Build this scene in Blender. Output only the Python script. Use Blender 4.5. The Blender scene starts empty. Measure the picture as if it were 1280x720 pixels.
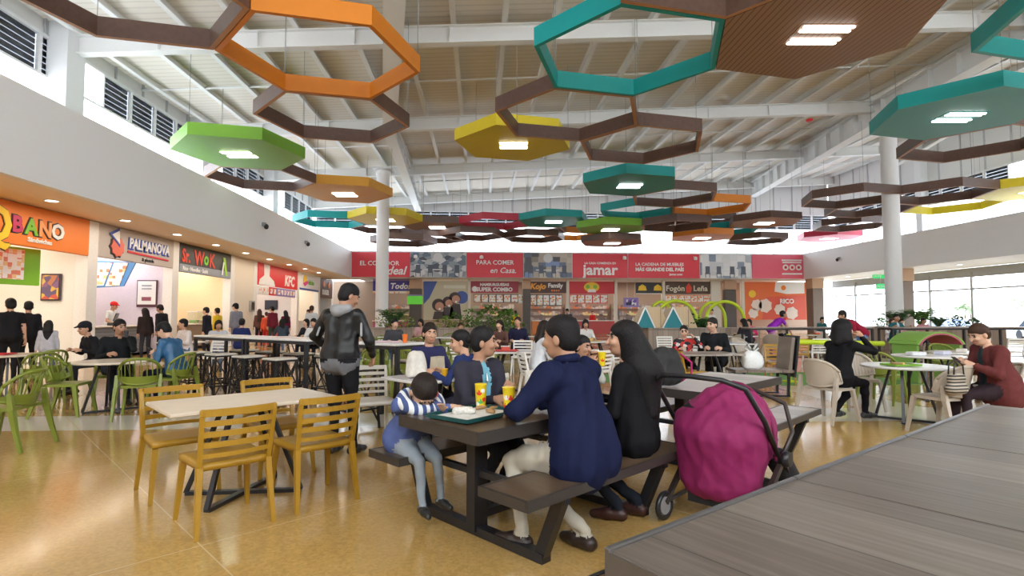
import bpy, bmesh, math, random
import numpy as np
from mathutils import Vector, Matrix
random.seed(7); rng = np.random.default_rng(7)
PI = math.pi
C = bpy.context.scene.collection
sc = bpy.context.scene
# ---------------------------------------------------------------- camera
CAM_H = 1.40; F = 680.0; PITCH = math.atan(35/680.0); YAW = math.radians(-3.37)
cam = bpy.data.cameras.new('camera'); cam.sensor_width = 36; cam.lens = 36*F/1280; cam.clip_start = .05; cam.clip_end = 400
co = bpy.data.objects.new('camera', cam); C.objects.link(co); co.location = (0, 0, CAM_H)
co.rotation_euler = (PI/2+PITCH, 0, YAW); sc.camera = co
# ---------------------------------------------------------------- world, exposure
w = bpy.data.worlds.new('overcast_sky'); sc.world = w; w.use_nodes = True
bg = w.node_tree.nodes['Background']; bg.inputs[0].default_value = (.93, .97, 1, 1); bg.inputs[1].default_value = 3.3
sc.view_settings.view_transform = 'Standard'; sc.view_settings.look = 'None'
sc.view_settings.gamma = 1; sc.view_settings.use_curve_mapping = False
sc.view_settings.exposure = 0.9
sc.cycles.max_bounces = 7; sc.cycles.diffuse_bounces = 4; sc.cycles.glossy_bounces = 3
sc.cycles.transmission_bounces = 4; sc.cycles.transparent_max_bounces = 12
sc.cycles.caustics_reflective = False; sc.cycles.caustics_refractive = False
sc.cycles.sample_clamp_indirect = 6

def at(px, py, z=None, Y=None):
    "a point of the place seen at a pixel of the 1280x720 photograph, at height z or distance Y"
    x = (px-640)/F; v = -(py-360)/F; c, s = math.cos(PITCH), math.sin(PITCH)
    d = (x, c-v*s, s+v*c); c, s = math.cos(YAW), math.sin(YAW)
    d = (d[0]*c-d[1]*s, d[0]*s+d[1]*c, d[2])
    t = (z-CAM_H)/d[2] if z is not None else Y/d[1]
    return Vector((d[0]*t, d[1]*t, CAM_H+d[2]*t))

def XE(px, Y): return Y*math.tan(math.atan((px-640)/F)-YAW)
def fixx(x, y): return XE(600+F*x/y, y)
# ---------------------------------------------------------------- materials
MATS = {}
def M(key, col=(.8, .8, .8), rough=.5, metal=0, noise=.06, scale=30, bump=0, coat=0, emit=None, spec=.5, sheen=0):
    if key in MATS: return MATS[key]
    m = bpy.data.materials.new(key); m.use_nodes = True; MATS[key] = m
    nt = m.node_tree; b = nt.nodes['Principled BSDF']
    b.inputs['Roughness'].default_value = rough; b.inputs['Metallic'].default_value = metal
    b.inputs['Coat Weight'].default_value = coat; b.inputs['Specular IOR Level'].default_value = spec
    b.inputs['Base Color'].default_value = (*col, 1)
    if noise or bump:
        tc = nt.nodes.new('ShaderNodeTexCoord'); n = nt.nodes.new('ShaderNodeTexNoise'); n.inputs['Scale'].default_value = scale
        n.inputs['Detail'].default_value = 3
        nt.links.new(tc.outputs['Object'], n.inputs['Vector'])
        if noise:
            mr = nt.nodes.new('ShaderNodeMapRange'); mr.inputs['To Min'].default_value = 1-noise*2; mr.inputs['To Max'].default_value = 1+noise*2
            nt.links.new(n.outputs['Fac'], mr.inputs['Value'])
            vm = nt.nodes.new('ShaderNodeVectorMath'); vm.operation = 'SCALE'; vm.inputs[0].default_value = col
            nt.links.new(mr.outputs['Result'], vm.inputs['Scale']); nt.links.new(vm.outputs['Vector'], b.inputs['Base Color'])
        if bump:
            bp = nt.nodes.new('ShaderNodeBump'); bp.inputs['Strength'].default_value = bump; bp.inputs['Distance'].default_value = .01
            nt.links.new(n.outputs['Fac'], bp.inputs['Height']); nt.links.new(bp.outputs['Normal'], b.inputs['Normal'])
    if emit:
        b.inputs['Emission Color'].default_value = (*emit[:3], 1); b.inputs['Emission Strength'].default_value = emit[3]
    return m
def wood(key, c1, c2, plank=.12, axis='X', rough=.4, grain=1.0, gap=.035, spec=.5):
    "planks across the object, long grain: stripes of slightly different tone with thin dark gaps"
    if key in MATS: return MATS[key]
    m = bpy.data.materials.new(key); m.use_nodes = True; MATS[key] = m; nt = m.node_tree; N = nt.nodes; L = nt.links
    b = N['Principled BSDF']; b.inputs['Roughness'].default_value = rough; b.inputs['Specular IOR Level'].default_value = spec
    tc = N.new('ShaderNodeTexCoord'); sx = N.new('ShaderNodeSeparateXYZ'); L.new(tc.outputs['Object'], sx.inputs[0])
    along, across = (('Y', 'X') if axis == 'X' else ('X', 'Y'))
    dv = N.new('ShaderNodeMath'); dv.operation = 'DIVIDE'; dv.inputs[1].default_value = plank; L.new(sx.outputs[across], dv.inputs[0])
    fl = N.new('ShaderNodeMath'); fl.operation = 'FLOOR'; L.new(dv.outputs[0], fl.inputs[0])
    fr = N.new('ShaderNodeMath'); fr.operation = 'FRACT'; L.new(dv.outputs[0], fr.inputs[0])
    wn = N.new('ShaderNodeTexWhiteNoise'); wn.noise_dimensions = '1D'; L.new(fl.outputs[0], wn.inputs['W'])
    cb = N.new('ShaderNodeCombineXYZ')
    a = N.new('ShaderNodeMath'); a.operation = 'MULTIPLY'; a.inputs[1].default_value = 2*grain; L.new(sx.outputs[along], a.inputs[0])
    q = N.new('ShaderNodeMath'); q.operation = 'MULTIPLY'; q.inputs[1].default_value = 45*grain; L.new(sx.outputs[across], q.inputs[0])
    L.new(a.outputs[0], cb.inputs[0]); L.new(q.outputs[0], cb.inputs[1]); L.new(wn.outputs['Value'], cb.inputs[2])
    no = N.new('ShaderNodeTexNoise'); no.inputs['Scale'].default_value = 1.2; no.inputs['Detail'].default_value = 5; L.new(cb.outputs[0], no.inputs['Vector'])
    ad = N.new('ShaderNodeMath'); ad.operation = 'ADD'; L.new(no.outputs['Fac'], ad.inputs[0])
    ms = N.new('ShaderNodeMath'); ms.operation = 'MULTIPLY_ADD'; ms.inputs[1].default_value = .5; ms.inputs[2].default_value = -.25
    L.new(wn.outputs['Value'], ms.inputs[0]); L.new(ms.outputs[0], ad.inputs[1])
    rp = N.new('ShaderNodeValToRGB'); rp.color_ramp.elements[0].position = .25; rp.color_ramp.elements[1].position = .8
    rp.color_ramp.elements[0].color = (*c1, 1); rp.color_ramp.elements[1].color = (*c2, 1); L.new(ad.outputs[0], rp.inputs[0])
    lt = N.new('ShaderNodeMath'); lt.operation = 'LESS_THAN'; lt.inputs[1].default_value = gap; L.new(fr.outputs[0], lt.inputs[0])
    mx = N.new('ShaderNodeMix'); mx.data_type = 'RGBA'; mx.inputs[7].default_value = (c1[0]*.25, c1[1]*.25, c1[2]*.25, 1)
    L.new(lt.outputs[0], mx.inputs[0]); L.new(rp.outputs[0], mx.inputs[6]); L.new(mx.outputs[2], b.inputs['Base Color'])
    return m
def stripes(key, cols, widths, axis='X', rough=.5, bump=.0):
    "regular stripes of the given colours"
    if key in MATS: return MATS[key]
    m = bpy.data.materials.new(key); m.use_nodes = True; MATS[key] = m; nt = m.node_tree; N = nt.nodes; L = nt.links
    b = N['Principled BSDF']; b.inputs['Roughness'].default_value = rough
    tc = N.new('ShaderNodeTexCoord'); sx = N.new('ShaderNodeSeparateXYZ'); L.new(tc.outputs['Object'], sx.inputs[0])
    T = sum(widths)
    dv = N.new('ShaderNodeMath'); dv.operation = 'DIVIDE'; dv.inputs[1].default_value = T; L.new(sx.outputs[axis], dv.inputs[0])
    fr = N.new('ShaderNodeMath'); fr.operation = 'FRACT'; L.new(dv.outputs[0], fr.inputs[0])
    rp = N.new('ShaderNodeValToRGB'); cr = rp.color_ramp; cr.interpolation = 'CONSTANT'
    cr.elements[0].color = (*cols[0], 1); acc = widths[0]/T; cr.elements[1].position = acc; cr.elements[1].color = (*cols[1], 1)
    for c, wd in zip(cols[2:], widths[1:]):
        acc += wd/T; e = cr.elements.new(acc); e.color = (*c, 1)
    L.new(fr.outputs[0], rp.inputs[0]); L.new(rp.outputs[0], b.inputs['Base Color'])
    return m
def patches(key, cols, scale=3, rough=.5, kind='VORONOI', stretch=(1, 1, 1)):
    "irregular patches of colour: printed photographs, busy shelves, foliage"
    if key in MATS: return MATS[key]
    m = bpy.data.materials.new(key); m.use_nodes = True; MATS[key] = m; nt = m.node_tree; N = nt.nodes; L = nt.links
    b = N['Principled BSDF']; b.inputs['Roughness'].default_value = rough
    tc = N.new('ShaderNodeTexCoord'); mp = N.new('ShaderNodeMapping'); mp.inputs['Scale'].default_value = stretch
    L.new(tc.outputs['Object'], mp.inputs[0])
    v = N.new('ShaderNodeTexVoronoi'); v.inputs['Scale'].default_value = scale; L.new(mp.outputs[0], v.inputs['Vector'])
    if kind == 'BOX': v.distance = 'CHEBYCHEV'; v.inputs['Randomness'].default_value = .35
    s = N.new('ShaderNodeSeparateColor'); L.new(v.outputs['Color'], s.inputs[0])
    rp = N.new('ShaderNodeValToRGB'); cr = rp.color_ramp; cr.interpolation = 'CONSTANT'
    cr.elements[0].color = (*cols[0], 1); cr.elements[1].position = 1/len(cols); cr.elements[1].color = (*cols[1], 1)
    for i, c in enumerate(cols[2:]): e = cr.elements.new((i+2)/len(cols)); e.color = (*c, 1)
    L.new(s.outputs[0], rp.inputs[0]); L.new(rp.outputs[0], b.inputs['Base Color'])
    return m
def glass(key, tint=(.95, .98, 1), gl=.12):
    if key in MATS: return MATS[key]
    m = bpy.data.materials.new(key); m.use_nodes = True; MATS[key] = m; nt = m.node_tree; N = nt.nodes; L = nt.links
    N.remove(N['Principled BSDF']); t = N.new('ShaderNodeBsdfTransparent'); t.inputs[0].default_value = (*tint, 1)
    g = N.new('ShaderNodeBsdfGlossy'); g.inputs['Roughness'].default_value = .03; mx = N.new('ShaderNodeMixShader'); mx.inputs[0].default_value = gl
    L.new(t.outputs[0], mx.inputs[1]); L.new(g.outputs[0], mx.inputs[2]); L.new(mx.outputs[0], N['Material Output'].inputs[0])
    return m
def milky(key, col=(.95, .97, 1), through=.55):
    "translucent sheet that lets daylight through"
    if key in MATS: return MATS[key]
    m = bpy.data.materials.new(key); m.use_nodes = True; MATS[key] = m; nt = m.node_tree; N = nt.nodes; L = nt.links
    N.remove(N['Principled BSDF']); t = N.new('ShaderNodeBsdfTransparent'); t.inputs[0].default_value = (*col, 1)
    g = N.new('ShaderNodeBsdfTranslucent'); g.inputs[0].default_value = (*col, 1); mx = N.new('ShaderNodeMixShader'); mx.inputs[0].default_value = through
    L.new(g.outputs[0], mx.inputs[1]); L.new(t.outputs[0], mx.inputs[2]); L.new(mx.outputs[0], N['Material Output'].inputs[0])
    return m

# ---------------------------------------------------------------- mesh builder
def Rz(a): return Matrix.Rotation(a, 3, 'Z')
class MB:
    def __init__(s): s.v = []; s.f = []; s.m = []; s.sm = []
    def add(s, vs, fs, mi=0, smooth=False):
        o = len(s.v); s.v += [tuple(v) for v in vs]; s.f += [tuple(i+o for i in f) for f in fs]
        s.m += [mi]*len(fs); s.sm += [smooth]*len(fs); return s
    def box(s, c, d, R=None, mi=0, b=0.0):
        "box centred at c with full sizes d, edges chamfered by b"
        R = R or Matrix.Identity(3); c = Vector(c); hx, hy, hz = d[0]/2, d[1]/2, d[2]/2
        if b <= 0 or b*2.2 > min(d):
            vs = [c+R@Vector((x*hx, y*hy, z*hz)) for z in (-1, 1) for x, y in ((-1, -1), (1, -1), (1, 1), (-1, 1))]
            return s.add(vs, [(3, 2, 1, 0), (4, 5, 6, 7), (0, 1, 5, 4), (1, 2, 6, 5), (2, 3, 7, 6), (3, 0, 4, 7)], mi)
        prof = [(hx-b, -hy), (hx, -hy+b), (hx, hy-b), (hx-b, hy), (-hx+b, hy), (-hx, hy-b), (-hx, -hy+b), (-hx+b, -hy)]
        vs = []
        for z, k in ((-hz, b), (-hz+b, 0), (hz-b, 0), (hz, b)):
            for x, y in prof:
                vs.append(c+R@Vector((x-math.copysign(k, x), y-math.copysign(k, y), z)))
        fs = [tuple(range(7, -1, -1)), tuple(range(24, 32))]
        for r in range(3):
            for i in range(8):
                j = (i+1) % 8; fs.append((r*8+i, r*8+j, r*8+8+j, r*8+8+i))
        return s.add(vs, fs, mi)
    def bar(s, p, q, w, h, up=(0, 0, 1), mi=0, b=0, w2=None, h2=None):
        "rectangular bar from p to q, w wide and h deep, tapering to w2 x h2"
        p = Vector(p); q = Vector(q); d = (q-p); L = d.length
        if L < 1e-6: return s
        d /= L; up = Vector(up)
        if abs(d.dot(up)) > .98: up = Vector((0, 1, 0)) if abs(d.y) < .9 else Vector((1, 0, 0))
        x = d.cross(up).normalized(); y = x.cross(d).normalized(); w2 = w if w2 is None else w2; h2 = h if h2 is None else h2
        vs = []
        for pt, ww, hh in ((p, w, h), (q, w2, h2)):
            for a, c in ((-1, -1), (1, -1), (1, 1), (-1, 1)): vs.append(pt+x*a*ww/2+y*c*hh/2)
        return s.add(vs, [(0, 1, 2, 3), (7, 6, 5, 4), (1, 0, 4, 5), (2, 1, 5, 6), (3, 2, 6, 7), (0, 3, 7, 4)], mi)
    def tube(s, pts, r, n=8, mi=0, closed=False, r2=None, sq=1):
        pts = [Vector(p) for p in pts]; N = len(pts); vs = []; prev = None
        for i, p in enumerate(pts):
            a = pts[(i-1) % N] if (closed or i > 0) else p; c = pts[(i+1) % N] if (closed or i < N-1) else p
            d = (c-a).normalized(); ref = prev if prev is not None else (Vector((0, 0, 1)) if abs(d.z) < .9 else Vector((1, 0, 0)))
            x = d.cross(ref).normalized(); y = x.cross(d).normalized(); prev = y
            rr = r if r2 is None else r+(r2-r)*i/(N-1)
            for k in range(n):
                t = 2*PI*k/n; vs.append(p+x*math.cos(t)*rr+y*math.sin(t)*rr*sq)
        fs = []
        for i in range(N if closed else N-1):
            j = (i+1) % N
            for k in range(n): l = (k+1) % n; fs.append((i*n+k, j*n+k, j*n+l, i*n+l))
        s.add(vs, fs, mi, True)
        if not closed:
            o = len(s.v)-len(vs); s.f += [tuple(o+k for k in range(n)), tuple(o+(N-1)*n+k for k in reversed(range(n)))]; s.m += [mi, mi]; s.sm += [False, False]
        return s
    def prism(s, poly, z0, z1, mi=0, f=None, side=None):
        "extruded polygon; f maps (x, y, z) to the local frame"
        f = f or (lambda x, y, z: (x, y, z)); n = len(poly)
        vs = [f(x, y, z0) for x, y in poly]+[f(x, y, z1) for x, y in poly]
        s.add(vs, [tuple(reversed(range(n))), tuple(range(n, 2*n))], mi)
        o = len(s.v)-2*n; sd = mi if side is None else side
        for i in range(n): j = (i+1) % n; s.f.append((o+i, o+j, o+n+j, o+n+i)); s.m.append(sd); s.sm.append(False)
        return s
    def lathe(s, prof, c=(0, 0, 0), n=16, mi=0):
        "profile of (radius, z)"
        vs = []; c = Vector(c)
        for r, z in prof:
            for k in range(n): t = 2*PI*k/n; vs.append(c+Vector((r*math.cos(t), r*math.sin(t), z)))
        fs = [(i*n+k, i*n+(k+1) % n, (i+1)*n+(k+1) % n, (i+1)*n+k) for i in range(len(prof)-1) for k in range(n)]
        s.add(vs, fs, mi, True)
        o = len(s.v)-len(vs); s.f += [tuple(o+k for k in reversed(range(n))), tuple(o+(len(prof)-1)*n+k for k in range(n))]; s.m += [mi]*2; s.sm += [False]*2
        return s
    def ball(s, c, r, n=12, mi=0, R=None):
        r = r if isinstance(r, (tuple, list)) else (r, r, r); R = R or Matrix.Identity(3); c = Vector(c); vs = []; m = n//2
        for i in range(1, m):
            for k in range(n):
                a = PI*i/m; t = 2*PI*k/n; vs.append(c+R@Vector((r[0]*math.sin(a)*math.cos(t), r[1]*math.sin(a)*math.sin(t), r[2]*math.cos(a))))
        vs += [c+R@Vector((0, 0, r[2])), c-R@Vector((0, 0, r[2]))]; T = len(vs)-2; B = T+1
        fs = [((i)*n+k, (i+1)*n+k, (i+1)*n+(k+1) % n, i*n+(k+1) % n) for i in range(m-2) for k in range(n)]
        fs += [(T, k, (k+1) % n) for k in range(n)]+[(B, (m-2)*n+(k+1) % n, (m-2)*n+k) for k in range(n)]
        return s.add(vs, fs, mi, True)
    def build(s, name, mats, parent=None, loc=None, rot=None):
        me = bpy.data.meshes.new(name); me.from_pydata([tuple(v) for v in s.v], [], s.f)
        for m in (mats if isinstance(mats, (list, tuple)) else [mats]): me.materials.append(m)
        me.polygons.foreach_set('material_index', s.m); me.polygons.foreach_set('use_smooth', s.sm); me.update()
        o = bpy.data.objects.new(name, me); C.objects.link(o)
        if parent: o.parent = parent
        if loc is not None: o.location = loc
        if rot is not None: o.rotation_euler = rot
        return o
LABELS = {}
def tag(o, label, cat, group=None, kind=None):
    o['label'] = label; o['category'] = cat
    if group: o['group'] = group
    if kind: o['kind'] = kind
    LABELS.setdefault(label, []).append(o.name)
    return o
def thing(name, label, cat, loc=(0, 0, 0), rz=0, group=None):
    o = bpy.data.objects.new(name, None); o.empty_display_size = .1; C.objects.link(o); o.location = loc; o.rotation_euler = (0, 0, rz)
    return tag(o, label, cat, group)
def struct(name, mb, mats, **k):
    o = mb.build(name, mats, **k); o['kind'] = 'structure'; return o
def kids(o): return [c for c in C.objects if c.parent == o]
def dup(root, label, loc, rz=0, group=None):
    ch = CH.get(root.name) or [(c, [g for g in kids(c)]) for c in kids(root)]; CH[root.name] = ch
    r = root.copy(); C.objects.link(r); r.location = loc; r.rotation_euler = (0, 0, rz)
    r['label'] = label; LABELS.setdefault(label, []).append(r.name)
    if group: r['group'] = group
    for c, gs in ch:
        d = c.copy(); C.objects.link(d); d.parent = r
        for g in gs: e = g.copy(); C.objects.link(e); e.parent = d
    return r
CH = {}
class Kind:
    "first use moves the original, later uses copy it"
    def __init__(s, maker): s.maker = maker; s.first = None
    def put(s, label, loc, rz=0, group=None):
        if s.first is None:
            s.first = s.maker(); o = s.first; o.location = loc; o.rotation_euler = (0, 0, rz); o['label'] = label
            LABELS.setdefault(label, []).append(o.name)
            if group: o['group'] = group
            return o
        return dup(s.first, label, loc, rz, group)
def text(st, size, mat, loc, rot, parent=None, name='lettering', ext=.01, align='LEFT', sx=1, shear=0, bold=0):
    cu = bpy.data.curves.new(name, 'FONT'); cu.body = st; cu.size = size; cu.extrude = ext; cu.align_x = align; cu.shear = shear
    cu.offset = bold; cu.resolution_u = 2
    cu.materials.append(mat); tmp = bpy.data.objects.new(name, cu); me = bpy.data.meshes.new_from_object(tmp); bpy.data.objects.remove(tmp); me.name = name
    o = bpy.data.objects.new(name, me); C.objects.link(o); o.location = loc; o.rotation_euler = rot; o.scale = (sx, 1, 1)
    if parent: o.parent = parent
    return o
WHITE = M('white_paint', (.82, .83, .84), .5, noise=.02)
CREAM = M('cream_wall', (.80, .72, .60), .6, noise=.02)
BLACK = M('black_powdercoat', (.018, .018, .022), .35, noise=.1)
STEEL = M('white_steel', (.88, .89, .88), .45, noise=.02)
# ================================================================ the hall
XL, XR, YB = -9.5, 24.9, 40.5          # faces of the bulkheads
XLU, XRU, YBU = -13.0, 29.0, 43.4      # upper walls behind them
YF = -7.0                              # end behind the camera, left open above for daylight
Z0, Z1 = 4.25, 6.20                    # bulkhead bottom and top
def roofz(X, Y=20): return 11.05+.06*X+.012*max(0, Y-20)
# floor: polished ochre terrazzo with a pale band and thin diagonal joints
def floor_mat():
    m = bpy.data.materials.new('ochre_terrazzo'); m.use_nodes = True; nt = m.node_tree; N = nt.nodes; L = nt.links; b = N['Principled BSDF']
    tc = N.new('ShaderNodeTexCoord'); sx = N.new('ShaderNodeSeparateXYZ'); L.new(tc.outputs['Object'], sx.inputs[0])
    n1 = N.new('ShaderNodeTexNoise'); n1.inputs['Scale'].default_value = .9; n1.inputs['Detail'].default_value = 4; L.new(tc.outputs['Object'], n1.inputs['Vector'])
    n2 = N.new('ShaderNodeTexVoronoi'); n2.inputs['Scale'].default_value = 55; L.new(tc.outputs['Object'], n2.inputs['Vector'])
    rp = N.new('ShaderNodeValToRGB'); rp.color_ramp.elements[0].position = .3; rp.color_ramp.elements[1].position = .7
    rp.color_ramp.elements[0].color = (.45, .275, .085, 1); rp.color_ramp.elements[1].color = (.54, .345, .12, 1); L.new(n1.outputs['Fac'], rp.inputs[0])
    sc_ = N.new('ShaderNodeSeparateColor'); L.new(n2.outputs['Color'], sc_.inputs[0])
    mr = N.new('ShaderNodeMapRange'); mr.inputs['To Min'].default_value = .88; mr.inputs['To Max'].default_value = 1.12; L.new(sc_.outputs[0], mr.inputs['Value'])
    vm = N.new('ShaderNodeVectorMath'); vm.operation = 'SCALE'; L.new(rp.outputs[0], vm.inputs[0]); L.new(mr.outputs[0], vm.inputs['Scale'])
    def band(sock, lo, hi):
        g = N.new('ShaderNodeMath'); g.operation = 'GREATER_THAN'; g.inputs[1].default_value = lo; L.new(sock, g.inputs[0])
        l = N.new('ShaderNodeMath'); l.operation = 'LESS_THAN'; l.inputs[1].default_value = hi; L.new(sock, l.inputs[0])
        a = N.new('ShaderNodeMath'); a.operation = 'MULTIPLY'; L.new(g.outputs[0], a.inputs[0]); L.new(l.outputs[0], a.inputs[1]); return a.outputs[0]
    def fold(axis_deg, off, period, wdt):
        mp = N.new('ShaderNodeMapping'); mp.inputs['Rotation'].default_value = (0, 0, math.radians(axis_deg)); L.new(tc.outputs['Object'], mp.inputs[0])
        s = N.new('ShaderNodeSeparateXYZ'); L.new(mp.outputs[0], s.inputs[0])
        a = N.new('ShaderNodeMath'); a.operation = 'ADD'; a.inputs[1].default_value = off; L.new(s.outputs['X'], a.inputs[0])
        d = N.new('ShaderNodeMath'); d.operation = 'DIVIDE'; d.inputs[1].default_value = period; L.new(a.outputs[0], d.inputs[0])
        f = N.new('ShaderNodeMath'); f.operation = 'FRACT'; L.new(d.outputs[0], f.inputs[0])
        l = N.new('ShaderNodeMath'); l.operation = 'LESS_THAN'; l.inputs[1].default_value = wdt/period; L.new(f.outputs[0], l.inputs[0]); return l.outputs[0]
    def mx(fac, a, col):
        k = N.new('ShaderNodeMix'); k.data_type = 'RGBA'; L.new(fac, k.inputs[0]); L.new(a, k.inputs[6]); k.inputs[7].default_value = (*col, 1); return k.outputs[2]
    c = mx(band(sx.outputs['Y'], 7.05, 8.05), vm.outputs[0], (.66, .60, .50))
    for y in (16.2, 25.4, 34.0): c = mx(band(sx.outputs['Y'], y, y+1.0), c, (.66, .60, .50))
    c = mx(band(sx.outputs['X'], 5.8, 6.8), c, (.66, .60, .50))
    p = at(250, 682, 0)
    for ang in (48, -42):
        a = math.radians(ang); xx = p.x*math.cos(a)-p.y*math.sin(a)
        c = mx(fold(ang, -xx+30*2.6, 2.6, .008), c, (.66, .49, .26))
    L.new(c, b.inputs['Base Color']); b.inputs['Roughness'].default_value = .13; b.inputs['Specular IOR Level'].default_value = .55
    r2 = N.new('ShaderNodeMapRange'); r2.inputs['To Min'].default_value = .08; r2.inputs['To Max'].default_value = .2; L.new(n1.outputs['Fac'], r2.inputs['Value']); L.new(r2.outputs[0], b.inputs['Roughness'])
    return m
fl = MB(); fl.box((7.7, 18.3, -.1), (45.6, 51.4, .2)); struct('floor', fl, floor_mat())
gr = MB(); gr.box((10, 20, -.32), (260, 260, .2)); struct('ground_outside', gr, M('pale_paving', (.6, .6, .6), .8))
# roof deck, purlins, cross beams, girders
DECK = stripes('ribbed_roof_deck', [(.86, .81, .72), (.76, .71, .63)], [.22, .08], axis='Y', rough=.6)
rf = MB(); ys = [YF, 20, YBU+.3]
for a, b_ in zip(ys[:-1], ys[1:]):
    vs = []
    for dz in (0, .12):
        for X, Y in ((XLU-.3, a), (XRU+.3, a), (XRU+.3, b_), (XLU-.3, b_)): vs.append((X, Y, roofz(X, Y)+dz))
    rf.add(vs, [(3, 2, 1, 0), (4, 5, 6, 7), (0, 1, 5, 4), (2, 3, 7, 6), (1, 2, 6, 5), (3, 0, 4, 7)])
struct('ceiling', rf, DECK)
mb = MB(); mb.box((8, YF-.1, 2.4), (42.4, .2, 4.8)); struct('wall_light_blocker', mb, M('pale_grey_wall', (.83, .84, .85), .55, noise=.015))  # unseen wall, added to block low daylight from behind the camera
n = 0
def trim(mb, mat=STEEL, nm='trim'):
    global n
    n += 1; return struct('%s_%d' % (nm, n), mb, mat)
for i in range(26):                                  # purlins
    X = -12.4+i*1.64; mb = MB()
    for a, b_ in zip(ys[:-1], ys[1:]):
        mb.bar((X, a, roofz(X, a)-.13), (X, b_, roofz(X, b_)-.13), .07, .26)
        mb.bar((X+.05, a, roofz(X, a)-.25), (X+.05, b_, roofz(X, b_)-.25), .17, .03)
    trim(mb)
for j, Y in enumerate((1.0, 9.0, 17.2, 25.3, 33.6, 42.6)):   # cross beams: I sections
    mb = MB(); a = (XLU, Y, roofz(XLU, Y)-.55); b_ = (XRU, Y, roofz(XRU, Y)-.55)
    mb.bar(a, b_, .03, .56); mb.bar((a[0], Y, a[2]-.28), (b_[0], Y, b_[2]-.28), .30, .035); mb.bar((a[0], Y, a[2]+.27), (b_[0], Y, b_[2]+.27), .30, .035)
    for k in range(1, 14):
        X = XLU+k*3; mb.box((X, Y, roofz(X, Y)-.55), (.02, .28, .54))
    trim(mb)
for j, Y in enumerate((5, 13.1, 21.3, 29.4, 38)):           # sag rods
    mb = MB(); mb.tube([(XLU, Y, roofz(XLU, Y)-.22), (XRU, Y, roofz(XRU, Y)-.22)], .04, 6); trim(mb)
def girder(p, q, h=.75, w=.36):
    mb = MB(); p = Vector(p); q = Vector(q)
    mb.bar(p, q, .05, h); dz = Vector((0, 0, h/2)); mb.bar(p-dz, q-dz, w, .05); mb.bar(p+dz, q+dz, w, .05)
    L = (q-p).length; k = 1.5
    while k < L: c = p+(q-p)*k/L; mb.box(c, (w*.8, .03, h*.95)); k += 1.5
    trim(mb)
LC = Vector((-5.6, 31.5, 0)); RC = Vector((20.1, 25.3, 0))
girder((-1.9, 12, 10.3), (-4.2, 25, 10.15), .8, .6); girder((-4.2, 25, 10.15), (-4.9, 43, 10.1), .8, .5)
girder((18.2, 8, 11.5), (19.4, 25.3, 11.3), 1.0, .6); girder((19.4, 25.3, 11.3), (22.3, 43, 11.7), 1.1, .6)
for nm, P, r, zt in (('a', LC, .36, 9.8), ('b', RC, .37, 10.8)):
    mb = MB(); mb.lathe([(r*1.35, 0), (r*1.35, .06), (r, .07), (r, zt-.3), (r*1.2, zt-.25), (r*1.2, zt)], (P.x, P.y, 0), 28)
    mb.box((P.x, P.y, zt+.04), (1.1, 1.1, .08)); trim(mb, WHITE, 'column')
mb = MB(); mb.tube([(P0 := RC)+Vector((0, 0, 8.6)), RC+Vector((3.6, -.4, 10.7))], .07, 8); trim(mb)
# left and right bulkheads with the ledge roofs behind them, back bulkhead
WARM = M('lamplit_soffit', (.86, .72, .58), .6, noise=.02)  # peach glow of the downlights put into the soffit colour
PALE = M('pale_grey_wall', (.83, .84, .85), .55, noise=.015)
def bulk(name, c, d, mat=PALE): mb = MB(); mb.box(c, d); return struct(name, mb, mat)
bulk('wall_left_bulkhead', (XL-.1, (YF+YB+3)/2, (Z0+Z1)/2), (.2, YB+3-YF, Z1-Z0))
bulk('trim_left_ledge', ((XL+XLU)/2-.1, (YF+YBU)/2, Z1-.06), (XL-XLU-.2, YBU-YF, .1), WHITE)
bulk('ceiling_left_soffit', ((XL-15.6)/2-.1, (YF+YB+3)/2, Z0+.06), (15.6+XL-.2, YB+3-YF, .1), WARM)
bulk('wall_right_bulkhead', (XR+.1, (YF+YB+3)/2, (Z0+Z1)/2), (.2, YB+3-YF, Z1-Z0))
bulk('trim_right_ledge', ((XR+XRU)/2+.1, (YF+YBU)/2, Z1-.06), (XRU-XR-.2, YBU-YF, .1), WHITE)
bulk('ceiling_right_soffit', ((XR+XRU)/2+.1, (YF+YB+3)/2, Z0+.06), (XRU-XR-.2, YB+3-YF, .1), WHITE)
bulk('wall_back_bulkhead', ((XL+XR)/2, YB+.1, (Z0+Z1)/2), (XR-XL, .2, Z1-Z0))
bulk('trim_back_ledge', ((XL+XR)/2, (YB+YBU)/2+.1, Z1-.06), (XR-XL, YBU-YB-.2, .1), WHITE)
bulk('ceiling_back_soffit', ((XL+XR)/2, YB+3, Z0+.06), (XR-XL, 5.6, .1), WHITE)
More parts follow.
